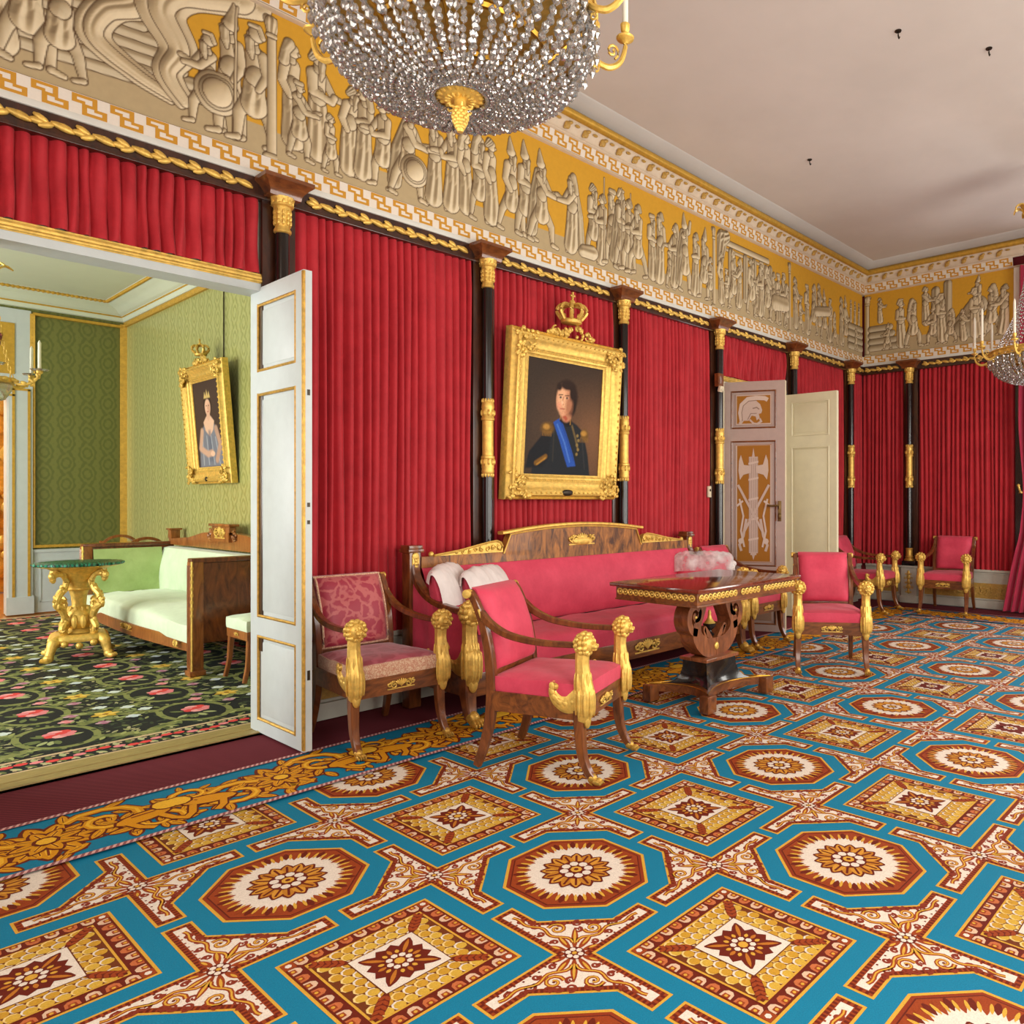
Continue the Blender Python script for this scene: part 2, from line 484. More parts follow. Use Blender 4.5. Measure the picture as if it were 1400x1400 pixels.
def runner():
    m, nt, bs = new_mat('burgundy_ribbed_matting')
    tc = N(nt, 'ShaderNodeTexCoord'); wv = N(nt, 'ShaderNodeTexWave'); setin(wv, Scale=38.0, Distortion=1.0)
    wv.bands_direction = 'DIAGONAL'
    nt.links.new(tc.outputs['Object'], wv.inputs['Vector'])
    rp = N(nt, 'ShaderNodeValToRGB'); e = rp.color_ramp.elements
    e[0].color = L(62, 16, 26) + (1,); e[1].color = L(128, 56, 64) + (1,)
    nt.links.new(wv.outputs['Fac'], rp.inputs['Fac']); nt.links.new(rp.outputs['Color'], bs.inputs['Base Color'])
    setin(bs, Roughness=.95); bs.inputs['Specular IOR Level'].default_value = .1
    return m
M['runner'] = runner()
def silk_green(name, dark, light, rough):
    """green silk damask: ogee lattice with rounded figures, woven tone on tone"""
    m, nt, bs = new_mat(name)
    tc = N(nt, 'ShaderNodeTexCoord'); sp = N(nt, 'ShaderNodeSeparateXYZ')
    nt.links.new(tc.outputs['Object'], sp.inputs[0])
    def mt(op, a, b=None, c=None):
        n = N(nt, 'ShaderNodeMath', operation=op)
        for i, q in enumerate((a, b, c)):
            if q is None: continue
            if isinstance(q, (int, float)): n.inputs[i].default_value = q
            else: nt.links.new(q, n.inputs[i])
        return n.outputs[0]
    h = mt('ADD', sp.outputs['X'], sp.outputs['Y']); z = sp.outputs['Z']
    u = mt('MULTIPLY', h, 2 * pi / .21); w = mt('MULTIPLY', z, 2 * pi / .25)
    a = mt('ADD', mt('COSINE', u), mt('MULTIPLY', mt('COSINE', w), mt('COSINE', mt('MULTIPLY', u, .5))))
    f1 = mt('SINE', mt('MULTIPLY', a, 4.4))
    b = mt('MULTIPLY', mt('SINE', mt('MULTIPLY', u, 3.0)), mt('SINE', mt('MULTIPLY', w, 3.0)))
    f = mt('ADD', f1, mt('MULTIPLY', b, .8))
    rp = N(nt, 'ShaderNodeValToRGB'); e = rp.color_ramp.elements
    e[0].position = .34; e[1].position = .66
    e[0].color = dark + (1,); e[1].color = light + (1,)
    nt.links.new(mt('MULTIPLY_ADD', f, .25, .5), rp.inputs['Fac'])
    nt.links.new(rp.outputs['Color'], bs.inputs['Base Color'])
    mr = N(nt, 'ShaderNodeMapRange'); mr.inputs['To Min'].default_value = rough; mr.inputs['To Max'].default_value = rough + .2
    nt.links.new(rp.outputs['Alpha'], mr.inputs['Value'])
    setin(bs, Roughness=rough); bs.inputs['Specular IOR Level'].default_value = .7
    bs.inputs['Sheen Weight'].default_value = .2
    return m
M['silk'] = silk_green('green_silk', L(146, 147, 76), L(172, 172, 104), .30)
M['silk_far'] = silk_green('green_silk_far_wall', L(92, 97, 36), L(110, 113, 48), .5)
M['green_ceiling'] = simple('pale_green_ceiling', L(206, 212, 190), rough=.9, var=.03, vscale=2)
def malachite():
    m, nt, bs = new_mat('malachite')
    tc = N(nt, 'ShaderNodeTexCoord'); wv = N(nt, 'ShaderNodeTexWave'); setin(wv, Scale=9.0, Distortion=8.0, Detail=3.0)
    nt.links.new(tc.outputs['Object'], wv.inputs['Vector'])
    rp = N(nt, 'ShaderNodeValToRGB'); e = rp.color_ramp.elements
    e[0].color = L(4, 52, 40) + (1,); e[1].color = L(30, 128, 96) + (1,)
    nt.links.new(wv.outputs['Fac'], rp.inputs['Fac']); nt.links.new(rp.outputs['Color'], bs.inputs['Base Color'])
    setin(bs, Roughness=.25)
    return m
M['malachite'] = malachite()
def crystal():
    m, nt, bs = new_mat('cut_crystal')
    setin(bs, Roughness=.03, IOR=1.5)
    bs.inputs['Base Color'].default_value = (.90, .88, .86, 1)
    bs.inputs['Transmission Weight'].default_value = .8
    gl = N(nt, 'ShaderNodeBsdfGlossy'); gl.inputs['Color'].default_value = (.62, .59, .57, 1); gl.inputs['Roughness'].default_value = .08
    tr = N(nt, 'ShaderNodeBsdfTransparent')
    mx = N(nt, 'ShaderNodeMixShader'); mx.inputs[0].default_value = .4
    m2 = N(nt, 'ShaderNodeMixShader'); m2.inputs[0].default_value = .12
    nt.links.new(bs.outputs[0], mx.inputs[1]); nt.links.new(gl.outputs[0], mx.inputs[2])
    nt.links.new(mx.outputs[0], m2.inputs[1]); nt.links.new(tr.outputs[0], m2.inputs[2])
    out = [n for n in nt.nodes if n.type == 'OUTPUT_MATERIAL'][0]
    nt.links.new(m2.outputs[0], out.inputs['Surface'])
    return m
M['crystal'] = crystal()
def sheer():
    m, nt, bs = new_mat('sheer_gauze')
    bs.inputs['Base Color'].default_value = (.84, .8, .8, 1); setin(bs, Roughness=.6)
    nz = N(nt, 'ShaderNodeTexNoise'); setin(nz, Scale=7.0, Detail=4.0)
    tc = N(nt, 'ShaderNodeTexCoord'); nt.links.new(tc.outputs['Object'], nz.inputs['Vector'])
    mr = N(nt, 'ShaderNodeMapRange'); mr.inputs['From Min'].default_value = .35; mr.inputs['From Max'].default_value = .65
    mr.inputs['To Min'].default_value = .05; mr.inputs['To Max'].default_value = .8
    nt.links.new(nz.outputs['Fac'], mr.inputs['Value']); nt.links.new(mr.outputs['Result'], bs.inputs['Alpha'])
    return m
M['sheer'] = sheer()
M['gauze'] = simple('white_gauze', L(226, 216, 212), rough=.7, var=.08, vscale=14, bump=.3, bscale=40)
M['rosewood'] = wood('rosewood', L(86, 42, 22), L(156, 92, 54), scale=5.0, axis=(2, 2, .5), coat=.5)
def glass():
    m, nt, bs = new_mat('window_glass')
    setin(bs, Roughness=.02); bs.inputs['Transmission Weight'].default_value = 1; setin(bs, IOR=1.1)
    return m
M['glass'] = glass()
M['khaki'] = simple('worn_khaki_gilding', L(158, 138, 84), rough=.5, metal=.15, var=.25, vscale=14, stretch=(1, 6, 1))
M['warm'] = simple('gilded_room_panel', L(226, 158, 58), rough=.5, var=.55, vscale=9)
M['parquet'] = wood('parquet', L(150, 96, 50), L(206, 150, 92), scale=3, axis=(1, 6, 1))
M['device'] = simple('plastic_white', L(220, 208, 180), rough=.4, var=.03)
# ------------------------------------------------------------------ the room
XB = 8.415; YR = -4.9; XF = -1.85; ZC = 4.40
D1 = (-0.63, 0.70); D2 = (5.12, 6.40); ZD = 2.50
BACKM = Matrix.Translation((XB, 0, 0)) @ Matrix.Rotation(-pi / 2, 4, 'Z')
def struct(mb, name, mat, parent=None, **k):
    o = mb.build(name, mat, parent, **k)
    if parent is None: tag(o, kind='structure')
    return o
def wbox(mb, x0, x1, y0, y1, z0, z1, bev=0):
    mb.box(((x0 + x1) / 2, (y0 + y1) / 2, (z0 + z1) / 2), (x1 - x0, y1 - y0, z1 - z0), bev)

mb = MB()
wbox(mb, XF - .15, D1[0], .06, .19, 0, ZC); wbox(mb, D1[0], D1[1], .06, .19, ZD, ZC)
wbox(mb, D1[1], D2[0], .06, .19, 0, ZC); wbox(mb, D2[0], D2[1], .06, .19, ZD, ZC); wbox(mb, D2[1], XB + .2, .06, .19, 0, ZC)
struct(mb, 'wall_left', M['plaster'], smooth=False)
BW = (-2.95, -1.96)   # window bay in the back wall (world y)
mb = MB()
wbox(mb, XB + .06, XB + .25, BW[1], .06, 0, ZC); wbox(mb, XB + .06, XB + .25, YR, BW[0], 0, ZC)
wbox(mb, XB + .06, XB + .25, BW[0], BW[1], 3.85, ZC)
struct(mb, 'wall_back', M['wallback'], smooth=False)
mb = MB(); WINX = [(-0.3, 1.0), (2.5, 3.8), (5.3, 6.6)]
xs = [XF - .15] + [q for w in WINX for q in w] + [XB + .25]
for a, b in zip(xs[0::2], xs[1::2]): wbox(mb, a, b, YR - .25, YR, 0, ZC)
for a, b in WINX: wbox(mb, a, b, YR - .25, YR, 0, .45); wbox(mb, a, b, YR - .25, YR, 3.1, ZC)
struct(mb, 'wall_right', M['plaster'], smooth=False)
mb = MB(); wbox(mb, XF - .15, XF, YR, .06, 0, ZC); struct(mb, 'wall_front', M['wallback'], smooth=False)
mb = MB(); wbox(mb, XF - .15, XB + .25, YR - .25, .19, ZC, ZC + .1); struct(mb, 'ceiling', M['ceiling'], smooth=False)
mb = MB(); wbox(mb, XF - .15, XB + .25, YR - .25, .08, -.12, -.014); struct(mb, 'floor', M['parquet'], smooth=False)
# windows of the right-hand wall and of the back bay
for k, (a, b) in enumerate(WINX):
    mb = MB(); y = YR - .12
    for (x0, x1, z0, z1) in ((a, a + .07, .45, 3.1), (b - .07, b, .45, 3.1), (a, b, .45, .52), (a, b, 3.03, 3.1), (a, b, 2.2, 2.26), ((a + b) / 2 - .03, (a + b) / 2 + .03, .45, 3.1)):
        wbox(mb, x0, x1, y - .04, y + .04, z0, z1)
    w = struct(mb, 'window_%d' % (k + 1), M['white_paint'], smooth=False)
    mb = MB(); wbox(mb, a + .05, b - .05, y - .005, y + .005, .5, 3.05); mb.build('pane', M['glass'], w)
mb = MB(); x = XB + .17
for (y0, y1, z0, z1) in ((BW[0], BW[0] + .07, .0, 3.85), (BW[1] - .07, BW[1], .0, 3.85), (BW[0], BW[1], .0, .5), (BW[0], BW[1], 3.78, 3.85), (BW[0], BW[1], 2.4, 2.46), (sum(BW) / 2 - .03, sum(BW) / 2 + .03, .3, 3.8)):
    wbox(mb, x - .04, x + .04, y0, y1, z0, z1)
w = struct(mb, 'window_4', M['white_paint'], smooth=False)
mb = MB(); wbox(mb, x - .005, x + .005, BW[0] + .05, BW[1] - .05, .5, 3.8); mb.build('pane', M['glass'], w)

# dado all along the red walls
def dado_run(mbs, x0, x1, gold=True):
    base, gm = mbs
    base.box(((x0 + x1) / 2, .0475, .235), (x1 - x0, .025, .47))
    base.box(((x0 + x1) / 2, .035, .455), (x1 - x0, .05, .03), .006)
    base.box(((x0 + x1) / 2, .0425, .425), (x1 - x0, .035, .016), .004)
    base.box(((x0 + x1) / 2, .036, .05), (x1 - x0, .048, .10), .006)
    base.box(((x0 + x1) / 2, .04, .112), (x1 - x0, .04, .018), .004)
    if gold and x1 - x0 > .3:
        gm.box(((x0 + x1) / 2, .033, .21), (x1 - x0 - .12, .008, .19))
        n = int((x1 - x0) / .14); rnd = random.Random(int(x0 * 100))
        for i in range(n):
            cx = x0 + .08 + (x1 - x0 - .16) * (i + .5) / n
            gm.tube([(p[0], .028, p[1]) for p in spiral(cx, .21, .05, 1.2, 1 if i % 2 else -1, i)], .006, 5)
            for q in range(4): gm.ell((cx + .05 * cos(q * 1.57 + .7), .028, .21 + .05 * sin(q * 1.57 + .7)), (.022, .005, .012), 6, 4, Ry(q * 1.57))
PIL_A = [0.731, 2.164, 3.600, 5.022, 6.508, 7.980]
PIL_B = [0.632, 1.925]
b, g = MB(), MB()
for x0, x1 in ((XF, D1[0]), (D1[1], D2[0]), (D2[1], XB)): dado_run((b, g), x0 + (.02 if x0 != D1[1] else .03), x1 - .02)
o = struct(b, 'baseboard_left', M['dado']); g.build('gilded_panel', M['dado_gold'], o)
b, g = MB(), MB(); b.push(BACKM); g.push(BACKM)
for x0, x1 in ((0.02, PIL_B[0] - .11), (PIL_B[0] + .11, PIL_B[1] - .02)): dado_run((b, g), x0, x1)
dado_run((b, g), 2.96, 4.88)
o = struct(b, 'baseboard_back', M['dado']); g.build('gilded_panel', M['dado_gold'], o)

# wooden cornice with gilt leaf garland, white ledge, meander bands
def leaf_run(mb, x0, x1):
    n = max(1, int(round((x1 - x0) / .165))); p = (x1 - x0) / n
    for i in range(n):
        x = x0 + p * (i + .25)
        for dx, dz, ro, sx in ((0, .012, .5, .036), (.018, -.012, -.35, .034), (-.018, -.004, .1, .03)):
            mb.ell((x + dx, -.004, 3.036 + dz), (sx, .014, .016), 8, 5, Ry(ro))
        x = x0 + p * (i + .75)
        mb.ell((x, -.004, 3.034), (.05, .014, .017), 8, 5, Ry(.25)); mb.ell((x + .012, -.008, 3.042), (.03, .012, .008), 6, 4, Ry(.3))
def cornice_run(mbs, x0, x1, pil):
    w, led, lf = mbs
    w.box(((x0 + x1) / 2, .032, 3.036), (x1 - x0, .056, .108))
    w.box(((x0 + x1) / 2, .024, 2.985), (x1 - x0, .066, .02), .005)
    led.box(((x0 + x1) / 2, .026, 3.106), (x1 - x0, .064, .034), .006)
    xs = [x0] + [q for p in sorted(pil) for q in (p - .135, p + .135)] + [x1]
    for a, c in zip(xs[0::2], xs[1::2]):
        if c - a > .15: leaf_run(lf, a + .02, c - .02)
w, l, f = MB(), MB(), MB()
cornice_run((w, l, f), XF, XB, PIL_A)
o = struct(w, 'trim_1', M['mahogany_dark']); f.build('leaf_garland', M['gold'], o); l.build('ledge', M['white_paint'], o)
w, l, f = MB(), MB(), MB()
for q in (w, l, f): q.push(BACKM)
cornice_run((w, l, f), 0, 1.95, PIL_B)
o = struct(w, 'trim_2', M['mahogany_dark']); f.build('leaf_garland', M['gold'], o); l.build('ledge', M['white_paint'], o)

def meander(x0, x1, h, per):
    A = Art(eps=.0008)
    A.poly([(x0, 0), (x1, 0), (x1, h), (x0, h)], L(226, 216, 202), 0)
    n = int(round((x1 - x0) / per)); p = (x1 - x0) / n; sx, sy = p / 5.2, h / 5.4
    bars = [(.6, 3.35, .6, 4.8), (.6, 4.8, 3.35, 4.8), (3.35, 2.7, 3.35, 4.8), (1.95, 2.7, 3.35, 2.7), (1.95, .6, 1.95, 2.7), (1.95, .6, 4.7, .6), (4.7, .6, 4.7, 2.05), (3.6, 2.05, 4.7, 2.05), (.6, 3.35, 1.7, 3.35)]
    gc = L(198, 142, 44); wx, wy = .34 * sx, .38 * sy
    for i in range(n):
        for a, b, c, d in bars:
            xa, xb = x0 + p * i + (a - .05) * sx - wx, x0 + p * i + (c - .05) * sx + wx
            A.poly([(xa, b * sy - wy), (xb, b * sy - wy), (xb, d * sy + wy), (xa, d * sy + wy)], gc, 1)
    A.poly([(x0, h * .985), (x1, h * .985), (x1, h * 1.0), (x0, h * 1.0)], L(120, 90, 60), 1)
    return A
for nm, A, o, u, v in (('trim_3', meander(-1.3, XB, .1, .152), (0, .0, 3.122), (1, 0, 0), (0, 0, 1)),
                       ('trim_4', meander(0, 1.862, .1, .152), (XB, 0, 3.122), (0, -1, 0), (0, 0, 1)),
                       ('trim_5', meander(-1.3, XB - .02, .105, .152), (0, -.02, 4.06), (1, 0, 0), (0, -.2, .98)),
                       ('trim_6', meander(0.02, 1.862, .105, .152), (XB - .02, 0, 4.06), (0, -1, 0), (-.2, 0, .98))):
    tag(A.build(nm, M['art'], o, u, v), kind='structure')
# upright key band closing the frieze beside the window bay
A = meander(0, .93, .062, .12); A2 = Art(.0008)
tag(A.build('trim_7', M['art'], (XB - .004, -1.864, 3.12), (0, 0, 1), (0, -1, 0)), kind='structure')
mb = MB(); mb.push(BACKM); mb.box((1.90, .034, 3.58), (.075, .06, .94)); struct(mb, 'trim_8', M['cream_wall'])

def ring(profile, name, mat, smooth=True):
    """moulding running round all four walls, (offset into the room, height)"""
    mb = MB(); vs = []; fs = []; k = len(profile)
    for (cx, cy, sx, sy) in ((XF, 0, 1, -1), (XB, 0, -1, -1), (XB, YR, -1, 1), (XF, YR, 1, 1)):
        for o, z in profile: vs.append((cx + sx * o, cy + sy * o, z))
    for c in range(4):
        d = (c + 1) % 4
        for i in range(k - 1): fs.append((c * k + i, d * k + i, d * k + i + 1, c * k + i + 1))
    mb.add(vs, fs)
    return struct(mb, name, mat, smooth=smooth, ang=50)
ring([(-.05, 4.045), (.015, 4.045), (.024, 4.052), (.018, 4.06)], 'trim_9', M['cream_wall'])
ring([(.036, 4.155), (.05, 4.16), (.058, 4.17), (.05, 4.18), (.052, 4.20), (.062, 4.23), (.082, 4.262), (.10, 4.275)], 'trim_10', M['cream_wall'])
ring([(.085, 4.272)] + [(.105 + .034 * cos(a), 4.302 + .034 * sin(a)) for a in [(-2.2 + 3.6 * i / 8) for i in range(9)]] + [(.11, 4.345)], 'trim_11', M['gold_paint'])
ring([(.095, 4.338), (.13, 4.343), (.16, 4.35), (.2, 4.366), (.24, 4.39), (.255, 4.402)], 'trim_12', M['cove'])
# carved leaves along the cornice cove
mb = MB()
def cove_leaf(mb, x):
    mb.ell((x, -.072, 4.222), (.03, .018, .034), 8, 6, Ry(.5)); mb.ell((x + .022, -.085, 4.242), (.026, .014, .014), 8, 5, Ry(-.4))
    mb.ell((x - .02, -.066, 4.205), (.014, .012, .02), 6, 5, Ry(.3)); mb.ell((x + .1, -.082, 4.242), (.026, .014, .011), 8, 5)
for i in range(46): cove_leaf(mb, -.9 + i * .2)
mb.push(BACKM)
for i in range(9): cove_leaf(mb, .12 + i * .2)
struct(mb, 'trim_13', M['dado_gold'])
# plain continuation of the frieze over the walls behind the viewer
mb = MB(); wbox(mb, XF, XB, YR, YR + .02, 3.12, 4.05); wbox(mb, XF, XF + .02, YR, 0, 3.12, 4.05)
mb.push(BACKM); wbox(mb, 2.96, 4.9, 0, .06, 3.0, 4.05); mb.pop()
struct(mb, 'trim_14', M['door_ochre'], smooth=False)

# gilt lintel moulding + white soffit of the two doorways
def doorcase(x0, x1, name):
    mb = MB()
    for z, y, r in ((2.545, .03, .014), (2.525, .022, .008)):
        mb.tube([(x0 - .03, y, z), (x1 + .03, y, z)], r, 8)
    wbox(mb, x0 - .03, x1 + .03, .026, .06, 2.512, 2.565)
    o = struct(mb, name, M['gold'])
    mb = MB(); wbox(mb, x0, x1, .03, .19, ZD - .03, ZD + .012)
    for x in (x0, x1): wbox(mb, x - .02, x + .02, .0, .19, 0, ZD)
    mb.build('lining', M['door_white'], o, smooth=False)
    return o
doorcase(D1[0], D1[1], 'trim_15'); doorcase(D2[0], D2[1], 'trim_16')

# ------------------------------------------------------------------ green room beyond the left doorway
GX = 1.814; GY = 6.774; GZ = 3.72; GL = -3.6; FD = (-.62, .66)
mb = MB(); wbox(mb, GX, GX + .1, .19, GY + .15, 0, GZ); struct(mb, 'wall_green_right', M['silk'], smooth=False)
mb = MB(); wbox(mb, FD[1], GX, GY, GY + .15, 0, GZ); wbox(mb, GL, FD[0], GY, GY + .15, 0, GZ); wbox(mb, FD[0], FD[1], GY, GY + .15, 2.48, GZ)
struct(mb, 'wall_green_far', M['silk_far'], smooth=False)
mb = MB(); wbox(mb, GL - .1, GL, .25, 1.0, 0, GZ); wbox(mb, GL - .1, GL, 2.6, 3.6, 0, GZ); wbox(mb, GL - .1, GL, 5.2, GY + .15, 0, GZ)
for a, c in ((1.0, 2.6), (3.6, 5.2)): wbox(mb, GL - .1, GL, a, c, 0, .5); wbox(mb, GL - .1, GL, a, c, 3.0, GZ)
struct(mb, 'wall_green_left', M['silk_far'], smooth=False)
mb = MB(); wbox(mb, GL - .1, GX + .1, .19, GY + .15, GZ, GZ + .1); struct(mb, 'ceiling_green', M['green_ceiling'], smooth=False)
mb = MB(); wbox(mb, GL - .1, GX + .1, .19, GY + .15, -.12, -.016); struct(mb, 'floor_green', M['parquet'], smooth=False)
for k, (a, c) in enumerate(((1.0, 2.6), (3.6, 5.2))):
    mb = MB()
    for y0, y1, z0, z1 in ((a, a + .07, .5, 3), (c - .07, c, .5, 3), (a, c, .5, .57), (a, c, 2.93, 3), ((a + c) / 2 - .03, (a + c) / 2 + .03, .5, 3)): wbox(mb, GL - .08, GL - .02, y0, y1, z0, z1)
    struct(mb, 'window_%d' % (5 + k), M['white_paint'], smooth=False)
# gilt fillets, cornice, dado of the green room
mb = MB()
def fillet(mb, a, b, w=.05, t=.03):
    mb.bar(a, b, w, t)
    A, B = Vector(a), Vector(b); n = int((B - A).length / .045)
    for i in range(n):
        mb.ell(A.lerp(B, (i + .5) / n), (.02, .02, .02), 6, 4)
fillet(mb, (GX - .012, .3, 3.50), (GX - .012, GY, 3.50), .03, .06); fillet(mb, (GX - .02, GY - .02, .75), (GX - .02, GY - .02, 3.5), .09, .05)
fillet(mb, (.885, GY - .012, 3.47), (GX, GY - .012, 3.47), .06, .03); fillet(mb, (.885, GY - .012, .76), (.885, GY - .012, 3.47), .05, .03)
fillet(mb, (.885, GY - .012, .77), (GX, GY - .012, .77), .05, .03); fillet(mb, (GX - .012, .3, .77), (GX - .012, GY, .77), .03, .05)
struct(mb, 'trim_17', M['gold_paint'])
mb = MB()
prof = [(0, 3.53), (.03, 3.535), (.05, 3.56), (.06, 3.60), (.11, 3.615), (.14, 3.65), (.2, 3.67), (.26, 3.7), (.3, 3.73)]
mb.sweep([(GX, .25, 0), (GX, GY, 0)], [(-a, z) for a, z in prof] + [(.02, 3.75), (.02, 3.53)])
mb.sweep([(GL, GY, 0), (GX, GY, 0)], [(a, z) for a, z in prof] + [(-.02, 3.75), (-.02, 3.53)])
o = struct(mb, 'trim_18', M['green_ceiling'])
mb = MB(); fillet(mb, (GX - .27, .25, 3.70), (GX - .27, GY - .27, 3.70), .02, .02); fillet(mb, (GL, GY - .27, 3.70), (GX - .27, GY - .27, 3.70), .02, .02)
mb.tube([(GX - .055, .25, 3.585), (GX - .055, GY - .05, 3.585)], .01, 6); mb.tube([(GL, GY - .055, 3.585), (GX - .05, GY - .055, 3.585)], .01, 6)
mb.build('gilt_bead', M['gold_paint'], o)
mb = MB(); wbox(mb, GX - .02, GX, .25, GY, 0, .72); wbox(mb, .88, GX, GY - .02, GY, 0, .72); wbox(mb, GX - .035, GX, .25, GY, .70, .735); wbox(mb, .88, GX, GY - .035, GY, .70, .735)
for (x0, x1) in ((.95, 1.7),):
    for z in (.12, .6): wbox(mb, x0, x1, GY - .028, GY, z, z + .012)
    for x in (x0, x1): wbox(mb, x, x + .012, GY - .028, GY, .12, .6)
struct(mb, 'baseboard_green', M['door_white'], smooth=False)
# white and gilt case of the far doorway
mb = MB(); wbox(mb, .662, .88, GY - .05, GY + .02, 0, 2.62); wbox(mb, FD[0] - .2, .66, GY - .05, GY, 2.48, 2.62); wbox(mb, .64, .89, GY - .065, GY, 0, .2)
wbox(mb, -.9, .87, GY - .02, GY, 2.62, 3.5); wbox(mb, FD[0] - .02, FD[0], GY, GY + .15, 0, 2.48); wbox(mb, .655, .675, GY - .01, GY + .17, 0, 2.48)
o = struct(mb, 'trim_19', M['door_white'], smooth=False)
mb = MB()
for x in (.705, .845): wbox(mb, x - .012, x + .012, GY - .062, GY - .045, .2, 2.58)
wbox(mb, -.8, .857, GY - .062, GY - .045, 2.565, 2.59); wbox(mb, -.8, .717, GY - .062, GY - .045, 2.495, 2.515)
wbox(mb, .55, .72, GY - .03, GY - .015, 2.75, 3.33)
mb.build('gilt_line', M['gold_paint'], o, smooth=False)
# glowing gilded room glimpsed beyond it
mb = MB(); wbox(mb, -2.5, 1.6, 9.6, 9.7, 0, 3.6); wbox(mb, -2.6, -2.5, GY + .15, 9.7, 0, 3.6); wbox(mb, 1.6, 1.7, GY + .15, 9.7, 0, 3.6); wbox(mb, -2.6, 1.7, GY + .15, 9.7, 3.6, 3.7)
o = struct(mb, 'wall_gilded_room', M['warm'], smooth=False)
mb = MB(); rnd = random.Random(3)
for i in range(60):
    mb.ell((-.3 + rnd.random() * 1.6, 9.57, .3 + rnd.random() * 2.4), (.05 + .08 * rnd.random(), .04, .05 + .1 * rnd.random()), 7, 5)
mb.build('gilt_relief', M['gold'], o)
mb = MB(); wbox(mb, -2.6, 1.7, GY + .15, 9.7, -.12, -.01); struct(mb, 'floor_gilded_room', M['parquet'], smooth=False)
# passage behind the far doors
mb = MB(); wbox(mb, 4.5, 7.2, 2.2, 2.3, 0, 3); wbox(mb, 4.4, 4.5, .19, 2.3, 0, 3); wbox(mb, 7.2, 7.3, .19, 2.3, 0, 3); wbox(mb, 4.4, 7.3, .19, 2.3, 3, 3.1)
struct(mb, 'wall_passage', M['door_cream'], smooth=False)
mb = MB(); wbox(mb, 4.4, 7.3, .08, 2.3, -.12, -.006); struct(mb, 'floor_passage', M['parquet'], smooth=False)
# gilded threshold board in the left doorway
mb = MB(); wbox(mb, D1[0], D1[1], .03, .262, -.014, .006); wbox(mb, D1[0], D1[1], .03, .06, -.006, .012); wbox(mb, D1[0], D1[1], .13, .16, 0, .010)
struct(mb, 'trim_20', M['khaki'], smooth=False)
mb = MB(); wbox(mb, XF, XB, -.475, .05, -.016, -.006); wbox(mb, 7.93, XB, YR, -.475, -.016, -.006)
o = mb.build('floor_runner', M['runner'], smooth=False); tag(o, kind='structure')
